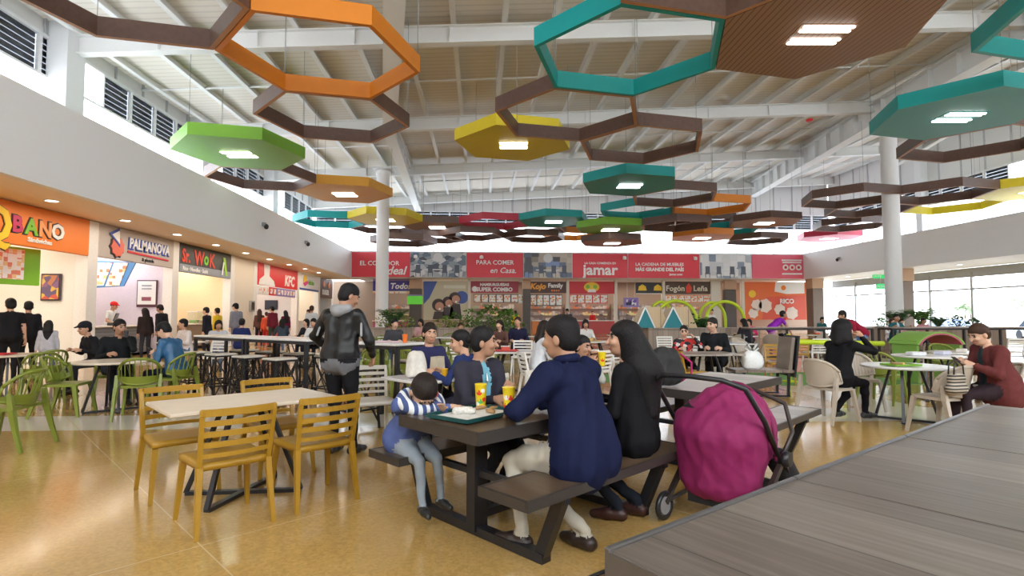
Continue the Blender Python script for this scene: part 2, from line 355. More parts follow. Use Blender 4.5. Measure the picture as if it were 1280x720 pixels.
# upper walls: cladding on top, a run of grey louvred panes, milky daylight sheet below
CLAD = M('ribbed_cladding', (.76, .76, .75), .55, noise=.02)
PANE = glass('louvre_glass', (.50, .52, .55), .06); MILK = milky('milky_sheet')
LOUV = M('window_louvre', (.36, .38, .41), .5)
zp0, zp1 = 8.55, 9.75
def upper(side):
    global n
    if side == 'back': L0, L1 = XLU, XRU; P = lambda t, off, z: Vector((t, YBU+off, z)); R = Matrix.Identity(3)
    else:
        X = XLU if side == 'left' else XRU; sg = -1 if side == 'left' else 1
        L0, L1 = YF, YBU; P = lambda t, off, z: Vector((X+sg*off, t, z)); R = Rz(PI/2)
    N_ = int((L1-L0)/1.55); st = (L1-L0)/N_
    mb = MB()
    for i in range(N_):
        t = L0+(i+.5)*st; q = P(t, 0, 0); zt = roofz(q.x, q.y)+.1
        mb.box(P(t, .06, (zp1+zt)/2), (st-.05, .1, zt-zp1), R); mb.box(P(L0+i*st, .03, (zp1+zt)/2), (.07, .16, zt-zp1), R, 1)
    struct('wall_%s_upper' % side, mb, [CLAD, M('cladding_joint', (.5, .51, .53), .5)])
    mb = MB(); mb.box(P((L0+L1)/2, .05, (Z1+zp0)/2), (L1-L0, .02, zp0-Z1), R); struct('window_%s_daylight_sheet' % side, mb, MILK)
    mb = MB(); mb.box(P((L0+L1)/2, 0, zp1), (L1-L0, .12, .1), R); mb.box(P((L0+L1)/2, 0, zp0), (L1-L0, .1, .07), R)
    mb.box(P((L0+L1)/2, -.02, Z1+.05), (L1-L0, .14, .14), R)
    k = 0; t = L0
    while t < L1: mb.box(P(t, -.01, (Z1+zp0)/2), (.05, .08, zp0-Z1), R); t += 3.1
    struct('trim_%s_sill' % side, mb, WHITE)
    t = L0+.05; i = 0
    while t < L1-1:                                    # each pane a window of its own
        if side != 'back' and (i % 6) == 5: t += 1.2; i += 1; continue
        wd = min(1.5, L1-t); mid = t+wd/2; n += 1
        mb = MB(); mb.box(P(mid, .04, (zp0+zp1)/2), (wd-.1, .012, zp1-zp0-.1), R)
        w_ = struct('window_%d' % n, mb, PANE)
        fr = MB()
        for s_ in (-1, 1): fr.box(P(mid+s_*(wd/2-.03), 0, (zp0+zp1)/2), (.06, .09, zp1-zp0), R)
        for k in range(6): fr.box(P(mid, .10, zp0+.15+k*.19), (wd-.12, .05, .15), R, 1)
        f_ = fr.build('window_frame', [WHITE, LOUV]); f_.parent = w_
        t += wd; i += 1
for s_ in ('left', 'right', 'back'): upper(s_)
for Y in (17.2, 25.3, 33.6):                              # upper piers on the left
    mb = MB(); mb.box((XLU+.3, Y-.1, 8.2), (.6, .75, 4.4)); trim(mb, WHITE)
    mb = MB(); mb.box((XRU-.25, Y-.1, 8.9), (.5, .5, 5.4)); trim(mb, WHITE)
# right wall: tall shop windows looking out on the car park
gl = glass('clear_glass', (.97, .99, 1), .05)
for i, (a, b_) in enumerate(zip((24.2, 27.2, 30.4, 33.4, 36.9, 40.4), (27.2, 30.4, 33.4, 36.9, 40.4, 43.4))):
    mb = MB(); mb.box((XRU, (a+b_)/2, 1.95), (.02, b_-a-.1, 3.6)); w_ = struct('window_tall_%d' % (i+1), mb, gl)
    fr = MB(); fr.box((XRU, a, 2.0), (.14, .12, 4.0)); fr.box((XRU, (a+b_)/2, 3.0), (.10, b_-a, .09)); fr.box((XRU, (a+b_)/2, .1), (.12, b_-a, .2)); fr.box((XRU, (a+b_)/2, 3.75), (.12, b_-a, .1))
    f_ = fr.build('window_frame', M('grey_mullion', (.45, .48, .52), .4)); f_.parent = w_
mb = MB(); mb.box((XRU+.05, 18.2, 4.0), (.1, 50, .5)); struct('wall_right_header', mb, M('header_grey', (.50, .56, .62), .5))
mb = MB(); mb.box((XRU, 8.4, 2.0), (.2, 31.0, 4.2)); struct('wall_right', mb, PALE)
for Y in (31.6, 40.2):
    mb = MB(); mb.box((25.6, Y, 1.75), (.85, .85, 3.5), mi=0, b=.02); mb.box((25.6, Y, 3.88), (.9, .9, .75), mi=1)
    trim(mb, [M('taupe_pillar', (.20, .15, .12), .5), M('pillar_capital', (.55, .36, .24), .5)], 'column')
# ground-floor walls behind the left stalls, partitions between the stalls
XS = -11.7
bulk('wall_left', (-15.7, (YF+YB+3)/2, 2.1), (.2, YB+3-YF, 4.2), M('stall_back_wall', (.78, .72, .66), .6))
parts_y = [(9.35, CREAM), (16.9, M('stall_side_ivory', (.80, .77, .72), .6)), (21.35, M('stall_side_lilac', (.74, .66, .76), .6)),
           (26.15, M('stall_side_honey', (.80, .66, .42), .6)), (28.75, CREAM), (35.35, M('stall_side_grey', (.62, .62, .62), .6)), (39.95, CREAM), (43.4, WHITE)]
for i, (Y, m_) in enumerate(parts_y):
    bulk('wall_partition_%d' % (i+1), ((XS-15.6)/2-.1, Y+.08, 2.12), (15.6+XS-.2, .16, 4.16), m_)
    mb = MB(); mb.box((XS-.06, Y+.05, 2.12), (.36, .42, 4.24), b=.01); trim(mb, M('ivory_pillar', (.84, .82, .79), .4), 'column')
bulk('wall_left_solid', (XS, 27.45, 2.12), (.2, 2.4, 4.24), CREAM)
bulk('wall_back', ((-15.7+XRU)/2, 45.6, 2.1), (XRU+15.7, .2, 4.3), M('back_stall_wall', (.34, .25, .19), .6))
# soffit downlights
LAMP = M('lamp_glow', (1, 1, 1), .5, noise=0, emit=(1, .93, .82, 9))
def downlight():
    t = thing('downlight', '-', 'light'); mb = MB(); mb.lathe([(.17, -.015), (.17, 0), (.13, 0), (.13, -.015)], (0, 0, 0), 20); mb.build('trim_ring', WHITE, t)
    mb = MB(); mb.lathe([(.125, -.008), (.125, 0)], n=20); mb.build('lamp', LAMP, t); return t
DL = Kind(downlight); LABELS.pop('-', None)
ords = ['nearest', 'second', 'third', 'fourth', 'fifth', 'sixth', 'seventh', 'eighth', 'ninth', 'tenth', 'eleventh', 'twelfth']
for i in range(9):
    DL.put('round recessed downlight in the left lamp-warmed soffit, %s from the camera' % ords[i], (-10.6, 14.0+i*2.8, Z0+.008), 0, 'downlights in the left soffit')
for i in range(4):
    DL.put('round recessed downlight in the right soffit, %s from the camera' % ords[i], (26.6, 24+i*4.6, Z0+.008), 0, 'downlights in the right soffit')
# lamps in the stalls
def area(name, loc, sx, sy, e, col=(1, .9, .78)):
    l = bpy.data.lights.new(name, 'AREA'); l.shape = 'RECTANGLE'; l.size = sx; l.size_y = sy; l.energy = e; l.color = col
    o = bpy.data.objects.new(name, l); C.objects.link(o); o.location = loc; return o
for Y, l_, e in ((13.5, 5, 95), (19.5, 3.4, 80), (24.2, 3.4, 75), (32.4, 5, 80), (38.1, 3.4, 60)):
    area('stall_lamp', (-13.6, Y, 4.1), 1.6, l_, e)
area('stall_lamp', (8, 43.6, 4.1), 30, .8, 260)
area('soffit_lamp', (-10.6, 22, 4.18), .5, 30, 150, (1, .82, .62))
# ================================================================ hexagonal ceiling panels
HZ = 7.3; HR = 2.27; HA = math.radians(10.93); HH = .42
def hdir(k, d=math.sqrt(3)*HR): a = HA+math.radians(30+60*k); return Vector((d*math.cos(a), d*math.sin(a), 0))
HCOL = {'orange': (.72, .23, .012), 'teal': (.0, .33, .33), 'lime green': (.20, .47, .03), 'yellow': (.76, .60, .012),
        'amber': (.70, .33, .015), 'crimson': (.55, .03, .07), 'brown': (.115, .062, .045)}
def hmat(c):
    if c == 'brown': return [wood('walnut_board', (.10, .055, .042), (.17, .095, .075), .14, 'Z', .35) if False else M('walnut_board', (.125, .068, .052), .38, noise=.15, scale=9),
                             M('ply_edge', (.50, .25, .12), .5, noise=.1)]
    m = M(c.replace(' ', '_')+'_laminate', HCOL[c], .45, noise=.03, scale=3); return [m, m]
TUBE = M('tube_glow', (1, 1, 1), .5, noise=0, emit=(1, .98, .95, 5))
def hexpoly(R): return [(R*math.cos(HA+k*PI/3), R*math.sin(HA+k*PI/3)) for k in range(6)]
HKINDS = {}
def hexmake(c, solid):
    def mk():
        t = thing('ceiling_hexagon', '-', 'ceiling panel')
        mb = MB(); Ro, Ri = HR-.012, HR-.13; P, Q = hexpoly(Ro), hexpoly(Ri)
        if solid:
            bottom = {'brown': stripes('slatted_walnut', [(.36, .20, .115), (.17, .09, .055)], [.10, .03], 'X', .5)}.get(c, hmat(c)[0])
            mb.prism(P, .0, HH, mi=0); mb.m[-8] = 1
            mb.build('panel', [hmat(c)[0], bottom], t)
            fx = MB(); fx.box((0, 0, -.006), (1.16, .80, .012)); hb = fx.build('light_fixture', bottom, t)
            for k in range(4): tb = MB(); tb.box((0, (-.33, -.17, .17, .33)[k], -.03), (1.05, .075, .03), b=.01); tb.build('lamp_tube', TUBE, hb)
            for o in (hb,): o.rotation_euler = (0, 0, HA-.25)
        else:
            for k in range(6):
                a, b_, c_, d = P[k], P[(k+1) % 6], Q[(k+1) % 6], Q[k]
                vs = [(*a, 0), (*b_, 0), (*c_, 0), (*d, 0), (*a, HH), (*b_, HH), (*c_, HH), (*d, HH)]
                mb.add(vs, [(3, 2, 1, 0)], 1); mb.add(vs, [(4, 5, 6, 7), (0, 1, 5, 4), (2, 3, 7, 6)], 0)
            mb.build('frame', hmat(c), t)
        for k in (0, 2, 4):
            x, y = hexpoly(HR-.07)[k]; wr = MB(); wr.tube([(x, y, HH), (x, y, 3.4)], .008, 4); wr.build('hanging_wire', M('wire', (.3, .3, .3), .4), t)
        return t
    return mk
def hexa(c, solid, P, label, dz=0):
    K = HKINDS.setdefault((c, solid), Kind(hexmake(c, solid))); LABELS.pop('-', None)
    P = Vector(P)
    return K.put(label, (P.x, P.y, HZ+dz), 0, 'hexagonal panels and frames under the roof')
hp = lambda px, py, dz=0: at(px, py, HZ+dz)
O = Vector((-3.69, 12.61, 0)); T = Vector((3.38, 12.0, 0)); G = Vector((-8.78, 20.12, 0))
hexa('orange', 0, O, 'open orange hexagon frame at the upper left, nearest of the coloured ones')
hexa('brown', 0, O+hdir(1), 'open brown hexagon frame joined to the far edge of the near orange frame')
hexa('brown', 0, O+hdir(3), 'open brown hexagon frame left of the near orange frame, above the left windows')
hexa('lime green', 1, G, 'solid lime green hexagon panel with lit tubes near the left wall')
b1 = G+hdir(1); hexa('brown', 0, b1, 'open brown hexagon frame between the lime green and the amber panel')
hexa('amber', 1, b1+hdir(0), 'solid amber hexagon panel with lit tubes in front of the left column')
hexa('teal', 0, T, 'large open teal hexagon frame at top centre')
b2 = T+hdir(1); hexa('brown', 0, b2, 'open brown hexagon frame joined to the far edge of the top teal frame')
hexa('brown', 0, b2+hdir(0), 'open brown hexagon frame hanging just in front of the solid teal panel in the middle')
hexa('brown', 1, T+hdir(5), 'huge solid slatted walnut hexagon panel with lit tubes at the top right')
hexa('brown', 0, T+hdir(4), 'open brown hexagon frame nearest the camera, cut by the top edge')
hexa('yellow', 1, hp(642, 181, .6), 'solid bright yellow hexagon panel with lit tubes right of centre', .6)
E0 = hp(787, 232); hexa('teal', 1, E0, 'solid teal hexagon panel with lit tubes in the middle of the hall')
b3 = E0+hdir(0); hexa('brown', 0, b3, 'open brown hexagon frame joined to the right of the middle teal panel')
hexa('teal', 0, b3+hdir(1), 'open teal hexagon frame behind the middle teal panel')
hexa('orange', 0, b3+hdir(0), 'open orange hexagon frame right of the middle teal frame')
Y0 = hp(482, 275); hexa('yellow', 1, Y0, 'solid yellow hexagon panel with lit tubes behind the left column')
hexa('teal', 0, Y0+hdir(2), 'small far open teal hexagon frame left of the left column')
hexa('brown', 0, Y0+hdir(1), 'far open brown hexagon frame behind the far yellow panel')
bs = Y0+hdir(0); hexa('brown', 1, bs, 'far solid walnut hexagon panel with lit tubes right of the far yellow panel')
cr = bs+hdir(5); hexa('crimson', 0, cr, 'open crimson hexagon frame far off at the centre')
tg = cr+hdir(5); hexa('teal', 1, tg, 'far solid teal hexagon panel with lit tubes right of the crimson frame')
bt = cr+hdir(0); hexa('brown', 0, bt, 'far open brown hexagon frame behind the far teal panel')
hexa('orange', 0, bt+hdir(0), 'small far open orange hexagon frame below the far teal panel')
gs = hp(763, 287, -.5); hexa('lime green', 1, gs, 'far solid lime green hexagon panel with lit tubes near the back wall', -.5)
hexa('brown', 0, gs+hdir(5), 'far open brown hexagon frame right of the far lime green panel', -.5)
b5 = hp(880, 279, .5); hexa('brown', 0, b5, 'far open brown hexagon frame above the far orange panel', .5)
hexa('orange', 1, hp(877, 297.5, -.5), 'small far solid orange hexagon panel with lit tubes near the back wall', -.5)
b6 = hp(955, 279); hexa('brown', 1, b6, 'far solid walnut hexagon panel with lit tubes right of the middle orange frame')
hexa('teal', 0, b6+hdir(1), 'far open teal hexagon frame behind the right walnut panel')
I1 = hp(1061, 251); hexa('brown', 0, I1, 'open brown hexagon frame left of the right column')
I2 = I1+hdir(5); hexa('brown', 0, I2, 'open brown hexagon frame in front of the right column')
hexa('yellow', 1, I2+hdir(5), 'solid yellow hexagon panel with lit tubes cut by the right edge')
hexa('yellow', 0, I2+hdir(0), 'open yellow hexagon frame near the right wall')
hexa('brown', 0, I2+hdir(1), 'open brown hexagon frame just behind the right column')
hexa('crimson', 1, hp(1036, 298), 'small far solid crimson hexagon panel with lit tubes near the right bulkhead')
hexa('brown', 0, hp(1062, 284), 'far open brown hexagon frame in front of the crimson panel')
for px, py, dz, c, so, lb in ((545, 300, -.45, 'brown', 0, 'small far open brown hexagon frame left of the en Casa banner'), (590, 296, -.45, 'brown', 0, 'small far open brown hexagon frame over the en Casa banner'),
        (505, 304, -.95, 'brown', 0, 'lowest small far brown hexagon frame right of the left column'), (668, 299, -.45, 'brown', 0, 'small far open brown hexagon frame left of the jamar banner'),
        (765, 304, -.95, 'brown', 1, 'small far solid walnut hexagon panel over the jamar banner'), (945, 302, -.45, 'brown', 0, 'small far open brown hexagon frame above the pink red banner'), (828, 276, .5, 'brown', 0, 'far open brown hexagon frame over the long red banner')):
    hexa(c, so, hp(px, py, dz), lb, dz)
A = at(1122, 137, HZ); J = Vector((A.x-HR*math.cos(HA+PI), A.y-HR*math.sin(HA+PI), 0))
hexa('teal', 1, J, 'large solid teal hexagon panel with lit tubes at the right edge')
hexa('brown', 0, J+hdir(0), 'open brown hexagon frame behind the large right teal panel')
A = at(1213, 66, HZ); K_ = Vector((A.x-HR*math.cos(HA+PI*2/3), A.y-HR*math.sin(HA+PI*2/3), 0))
hexa('teal', 0, K_, 'open teal hexagon frame in the top right corner')
# a small red fire alarm sounder on the girder
mb = MB(); mb.lathe([(.10, 0), (.16, .04), (.16, .10), (.08, .14)], n=14); tag(mb.build('alarm_sounder', M('alarm_red', (.8, .02, .03), .4), loc=(15.9, 25.0, 10.8)), 'small round red alarm sounder up under the roof beams', 'alarm')
# ================================================================ stalls along the left wall
SGN = lambda t, col, rough=.45: M(t, col, rough, noise=.02)
ORG, RED, GRN = SGN('sign_orange', (.85, .22, .02)), SGN('sign_red', (.62, .015, .03)), SGN('sign_green', (.20, .52, .03))
YEL, WHT, BLU = SGN('sign_yellow', (.90, .60, .02)), SGN('sign_white', (.88, .88, .88)), SGN('sign_blue', (.03, .08, .45))
BLK, PNK, LIL = SGN('sign_black', (.02, .02, .025)), SGN('sign_magenta', (.55, .03, .12)), SGN('sign_violet', (.30, .22, .55))
XF = XS+.06
def leftY(px, X=XS): return 680*(-X)/(600-px)
def lsign(name, label, y0, y1, z0, z1, mat, x=XF):
    t = thing(name, label, 'sign', (x, (y0+y1)/2, (z0+z1)/2))
    mb = MB(); mb.box((0, 0, 0), (.14, y1-y0, z1-z0), b=.012); mb.build('board', mat, t); return t
RL = (PI/2, 0, PI/2)
def ltext(t, st, size, mat, y, z, sx=1, shear=0, bold=.004, nm='lettering'): return text(st, size, mat, (.078, y, z), RL, t, nm, .012, 'LEFT', sx, shear, bold)
def blob(t, name, pts, mat, x0=.07, x1=.10):
    mb = MB(); mb.prism(pts, x0, x1, f=lambda a, b, c: (c, a, b)); return mb.build(name, mat, t)
# first stall
t = lsign('shop_sign', 'orange fascia sign with a big yellow Q and multicoloured letters at the left edge', 9.3, 16.75, 3.18, 4.24, ORG)
text('Q', 1.25, BLK, (.076, .06, -.50), RL, t, 'letter_outline', .006, 'LEFT', .95, 0, .055)
text('Q', 1.25, YEL, (.092, .06, -.50), RL, t, 'yellow_letter', .012, 'LEFT', .95, 0, .03)
for ch, m_, y in (('B', PNK, 1.03), ('A', GRN, 1.43), ('N', ORG, 1.85), ('O', WHT, 2.27)):
    text(ch, .56, BLK, (.074, y-.01, -.20), RL, t, 'letter_outline', .004, 'LEFT', 1, 0, .05)
    text(ch, .56, m_ if ch != 'N' else SGN('letter_orange', (.9, .35, .12)), (.084, y, -.20), RL, t, 'letter', .01, 'LEFT', 1, 0, .02)
ltext(t, 'Sándwiches', .17, WHT, 1.52, -.40)
t = thing('menu_board', 'lit white menu boards in a green surround hanging at the left edge', 'menu board', (-12.6, 14.1, 2.75), math.radians(-14))
mb = MB(); mb.box((0, .1, -.02), (.1, 3.2, 1.0), b=.01); mb.build('surround', SGN('menu_green', (.22, .55, .02)), t)
SCR = M('menu_screen', (.9, .88, .86), .3, noise=0, emit=(1, .97, .94, .8)); PRT = patches('menu_print', [(.9, .88, .86), (.9, .9, .88), (.9, .88, .84), (.75, .25, .15), (.85, .6, .3), (.9, .9, .9)], 9, .4, 'BOX')
for k in range(3): mb = MB(); mb.box((.06, -1.0+k*.92, .02), (.03, .84, .8)); mb.build('screen', PRT, t)
t = thing('framed_poster', 'dark framed food poster on the side wall of the orange stall', 'poster', at(64, 359, Y=16.86), 0)
mb = MB(); mb.box((0, 0, 0), (.56, .06, .80), b=.01); mb.build('frame', M('poster_frame', (.05, .03, .04), .3), t)
mb = MB(); mb.box((0, -.035, 0), (.47, .01, .71)); mb.build('print', patches('food_print', [(.25, .12, .25), (.5, .2, .1), (.7, .45, .1), (.15, .1, .2), (.6, .1, .08)], 6, .3), t)
def counter(label, y0, y1, x, mat, topm, h=1.05):
    t = thing('service_counter', label, 'counter', (x, (y0+y1)/2, 0)); mb = MB(); mb.box((-.3, 0, h/2-.02), (.6, y1-y0, h-.04), b=.01); mb.build('counter_body', mat, t)
    mb = MB(); mb.box((-.28, 0, h), (.72, y1-y0+.06, .05), b=.01); mb.build('countertop', topm, t)
    mb = MB(); mb.box((-.28, 0, .05), (.56, y1-y0-.04, .1)); mb.build('plinth', BLACK, t); return t
CTOP = M('counter_top', (.82, .78, .72), .25)
counter('cream service counter of the orange stall at the left edge', 10, 15.6, -12.9, M('counter_cream', (.7, .64, .58), .5), CTOP)
counter('grey panelled service counter under the pizza sign', 16.9, 20.7, -12.2, stripes('counter_slats', [(.22, .23, .26), (.12, .12, .14)], [.09, .02], 'Z'), CTOP)
counter('steel and glass service counter under the wok sign', 21.4, 25.4, -12.2, M('counter_brown', (.30, .20, .13), .4), CTOP)
counter('red service counter under the red chicken sign', 28.9, 34.6, -12.4, M('counter_red', (.5, .05, .05), .4), CTOP)
counter('white service counter under the yellow and white sign', 35.4, 39.2, -12.4, M('counter_white', (.7, .7, .7), .4), CTOP)
# pizza stall
t = lsign('shop_sign', 'taupe fascia sign with white lettering and a red pizza emblem', 16.8, 20.85, 3.2, 4.24, SGN('sign_taupe', (.50, .44, .40)))
s_ = lambda cx, cz, r, n, j=0.0: [(cx+r*(1+(j if k % 2 else -j))*math.cos(2*PI*k/n), cz+r*(1+(j if k % 2 else -j))*math.sin(2*PI*k/n)) for k in range(n)]
blob(t, 'emblem_shadow', s_(-1.22, -.14, .34, 18, .10), BLK, .07, .08); blob(t, 'emblem_body', s_(-1.18, -.12, .30, 18, .08), SGN('emblem_red', (.75, .16, .10)), .08, .10)
blob(t, 'emblem_slice_edge', [(-1.62, .26), (-1.15, .50), (-1.10, -.12)], BLU, .10, .11); blob(t, 'emblem_slice', [(-1.50, .24), (-1.17, .40), (-1.13, -.02)], WHT, .11, .125)
ltext(t, 'PALMANOVA', .47, BLU, -.66, -.09, .82, .1, .045); text('PALMANOVA', .47, WHT, (.10, -.64, -.07), RL, t, 'lettering', .012, 'LEFT', .82, .1, .012)
blob(t, 'underline', [(-.68, -.17), (1.65, -.24), (1.65, -.30), (-.68, -.24)], RED); ltext(t, '& pizzería', .17, BLK, .1, -.44)
t = thing('menu_board', 'slanted blue and white menu boards hanging in the pizza stall', 'menu board', at(139, 343, Y=20.2)-Vector((0, .35, 0)), 0)
mb = MB(); mb.prism([(-.85, -.5), (.45, -.42), (.85, .45), (-.85, .5)], -.03, .03, f=lambda a, b, c: (a, c, b)); mb.build('backing', SGN('menu_blue', (.10, .30, .70)), t); rd = MB(); rd.tube([(-.5, 0, .4), (-.5, 0, 1.36)], .012, 5); rd.tube([(.5, 0, .4), (.5, 0, 1.36)], .012, 5); rd.build('hanging_rod', STEEL, t)
for a, b_ in ((-.62, -.12), (-.06, .42)):
    mb = MB(); mb.prism([(a-.1, -.43), (b_-.1, -.40), (b_+.18, .42), (a+.18, .42)], -.05, -.032, f=lambda x, y, c: (x, c, y)); mb.build('screen', PRT, t)
t = thing('framed_poster', 'white poster in a dark frame on the lilac wall of the pizza stall', 'poster', at(184, 367, Y=21.30)-Vector((0, .35, 0)), 0)
mb = MB(); mb.box((0, 0, 0), (.74, .06, 1.02), b=.01); mb.build('frame', M('poster_frame2', (.10, .03, .05), .3), t)
mb = MB(); mb.box((0, -.035, .03), (.66, .01, .88)); mb.build('print', WHT, t); mb = MB(); mb.box((0, -.045, -.2), (.34, .01, .14), b=0); mb.build('product_picture', SGN('poster_wine', (.30, .08, .12)), t)
for k in range(2): mb = MB(); mb.box((0, -.045, .18+.12*k), (.36, .01, .04)); mb.build('caption', M('caption_grey', (.3, .3, .33), .5), t)
t = thing('cash_register', 'black till on the counter of the pizza stall', 'till', (-12.35, 18.9, 1.08), math.radians(20))
mb = MB(); mb.box((0, 0, .05), (.36, .42, .1), b=.01); mb.build('drawer_base', BLACK, t); mb = MB(); mb.box((.02, 0, .28), (.03, .36, .28), Matrix.Rotation(.3, 3, 'Y')); mb.build('monitor', BLACK, t)
t = thing('shop_shelf', 'dark shelf of boxes at the back of the pizza stall', 'shelf', (-14.9, 18.4, 0), 0)
mb = MB(); mb.box((0, 0, 1.0), (.5, 2.4, 2.0), b=.02); mb.build('cabinet', M('oven_steel', (.32, .33, .36), .3, .7), t)
for k in range(3): mb = MB(); mb.box((.27, -.75+k*.75, 1.25), (.04, .6, .5), b=.01); mb.build('oven_door', M('oven_glass', (.03, .03, .04), .1), t)
# wok stall
t = lsign('shop_sign', 'black fascia sign with red wok lettering and a green chopstick emblem', 21.25, 25.6, 3.12, 4.24, SGN('sign_charcoal', (.045, .05, .05)))
mb = MB(); mb.box((.072, 0, -.40), (.02, 4.3, .30)); mb.build('grey_band', SGN('sign_band', (.30, .33, .38)), t)
WR = SGN('wok_red', (.80, .06, .02)); ltext(t, 'Sr.', .72, WR, -2.02, -.15, .8, 0, .02); ltext(t, 'W', .82, WR, -1.1, -.18, .9, 0, .02); ltext(t, 'O', .5, SGN('wok_green', (.2, .6, .03)), -.32, -.12, .9, 0, .03); ltext(t, 'K', .82, WR, .12, -.18, .9, 0, .02)
ltext(t, 'Rice · Noodles · Sushi', .22, WHT, -1.95, -.48, 1, 0, .006)
blob(t, 'chopstick_emblem', [(1.35, .35), (1.55, .35), (1.78, -.45), (1.62, -.47)], SGN('emblem_lime', (.35, .70, .03))); blob(t, 'chopstick_emblem', [(1.42, .1), (1.3, -.45), (1.18, -.45), (1.32, .15)], WHT, .11, .12)
for k in range(3):
    t = thing('pendant_lamp', 'amber pendant lamp in the wok stall, %s of three' % ['nearest', 'middle', 'farthest'][k], 'lamp', (-13.6, 22.3+k*1.2, 2.9), 0, 'pendant lamps in the wok stall')
    mb = MB(); mb.lathe([(.06, .35), (.10, .3), (.16, .02), (.15, 0)], n=16); mb.build('lamp_shade', M('amber_glass', (.9, .45, .08), .4, emit=(1, .6, .2, 2)), t); mb = MB(); mb.tube([(0, 0, .3), (0, 0, 1.37)], .008, 5); mb.build('cord', BLACK, t)
t = thing('display_case', 'lit display case of food and bottles inside the wok stall', 'display case', (-12.4, 24.6, 1.08))
mb = MB(); mb.box((0, 0, .25), (.4, 1.3, .5)); mb.build('case', glass('case_glass', (.9, .95, .95), .15), t)
mb = MB(); mb.box((0, 0, .08), (.32, 1.2, .12), b=.02); mb.build('food_trays', patches('food_trays', [(.5, .3, .1), (.2, .45, .12), (.75, .7, .6), (.5, .1, .06)], 7), t)
mb = MB(); mb.box((0, 0, .51), (.42, 1.32, .03)); mb.build('lid', STEEL, t)
# red chicken stall, white stall and dark stall
t = lsign('shop_sign', 'red fascia sign with white KFC lettering', 28.75, 34.9, 3.05, 4.22, SGN('sign_bright_red', (.72, .02, .03)))
ltext(t, 'KFC', .86, WHT, .75, -.42, 1.05, .15, .03)
blob(t, 'white_bucket_shape', [(-2.35, .55), (-1.55, .55), (-1.6, -.05), (-.9, -.3), (-.75, -.58), (-3.0, -.58), (-2.9, -.3), (-2.3, -.05)], WHT, .07, .082)
for y0, y1, m_ in ((28.8, 30.3, WHT), (30.35, 31.4, RED), (31.5, 34.6, LIL)):
    s2 = lsign('menu_strip', {WHT: 'short white menu strip under the red chicken sign', RED: 'short red menu strip under the red chicken sign', LIL: 'long violet and white menu strip under the red chicken sign'}[m_], y0, y1, 2.55, 3.0, m_, XF-.03)
    for k in range(int((y1-y0)/.5)): mb = MB(); mb.box((.08, -(y1-y0)/2+.3+k*.5, 0), (.01, .32, .28)); mb.build('menu_picture', PRT, s2)
t = thing('menu_screen', 'small black screen inside the red chicken stall', 'screen', (-13.2, 34.965, 2.1)); mb = MB(); mb.box((0, 0, 0), (.8, .06, .6), b=.01); mb.build('bezel', BLACK, t); mb = MB(); mb.box((0, -.035, 0), (.72, .01, .52)); mb.build('display', M('screen_dark', (.04, .05, .08), .1), t)
t = lsign('shop_sign', 'white fascia sign with a yellow and magenta swirl', 35.25, 39.4, 3.1, 4.2, WHT)
blob(t, 'yellow_swirl', s_(-1.0, .12, .34, 16), YEL); blob(t, 'magenta_swirl', [(-1.5, -.1), (-.6, .1), (-.3, -.02), (-1.1, -.3)], SGN('swirl_magenta', (.65, .03, .25)), .10, .11); ltext(t, 'Frisby', .42, GRN, -.3, -.12, 1, .15, .01) if False else ltext(t, 'delicias', .42, GRN, -.3, -.12, 1, .15, .01)
mb = MB(); mb.box((.075, 0, -.48), (.02, 4.1, .12)); mb.build('lower_band', BLU, t)
t = lsign('shop_sign', 'far dark fascia sign with orange and white lettering', 39.85, 43.1, 2.75, 4.15, SGN('sign_darkbrown', (.08, .03, .02)))
blob(t, 'orange_emblem', s_(-.75, .32, .25, 14), ORG); blob(t, 'orange_emblem', s_(.6, .3, .25, 14), ORG); ltext(t, 'BURGER', .5, WHT, -1.15, -.45, .9, 0, .02)
for k, Y in enumerate((15.9, 29.9, 36)):
    pass
t = thing('fire_hose_box', 'small grey wall box on the cream wall beside the wok stall', 'wall box', (XS+.15, 28.0, 1.9)); mb = MB(); mb.box((0, 0, 0), (.1, .5, .55), b=.01); mb.build('box', M('wallbox_grey', (.4, .38, .36), .5), t); mb = MB(); mb.box((.055, 0, 0), (.01, .36, .4)); mb.build('window', glass('box_glass', (.6, .6, .6)), t)
for lx, ly, sd in ((-9.45, 24.2, 'left bulkhead, nearer'), (-9.45, 30.0, 'left bulkhead, farther'), (24.85, 36.2, 'right bulkhead')):
    t = thing('security_camera', 'small dark dome camera on the %s' % sd, 'security camera', (lx, ly, 5.3)); sg = 1 if lx < 0 else -1
    mb = MB(); mb.box((sg*.02, 0, .1), (.16, .16, .16), b=.01); mb.build('bracket', M('cam_grey', (.3, .31, .33), .4), t); mb = MB(); mb.ball((sg*.12, 0, 0), (.1, .1, .12), 14); mb.build('dome', BLACK, t)
for _o in list(C.objects):
    if _o.parent is None and _o.get('category') and _o.location.x < -11.5 and _o.location.y > 16.3 and _o.name not in ('framed_poster',): _o.location.y += .35
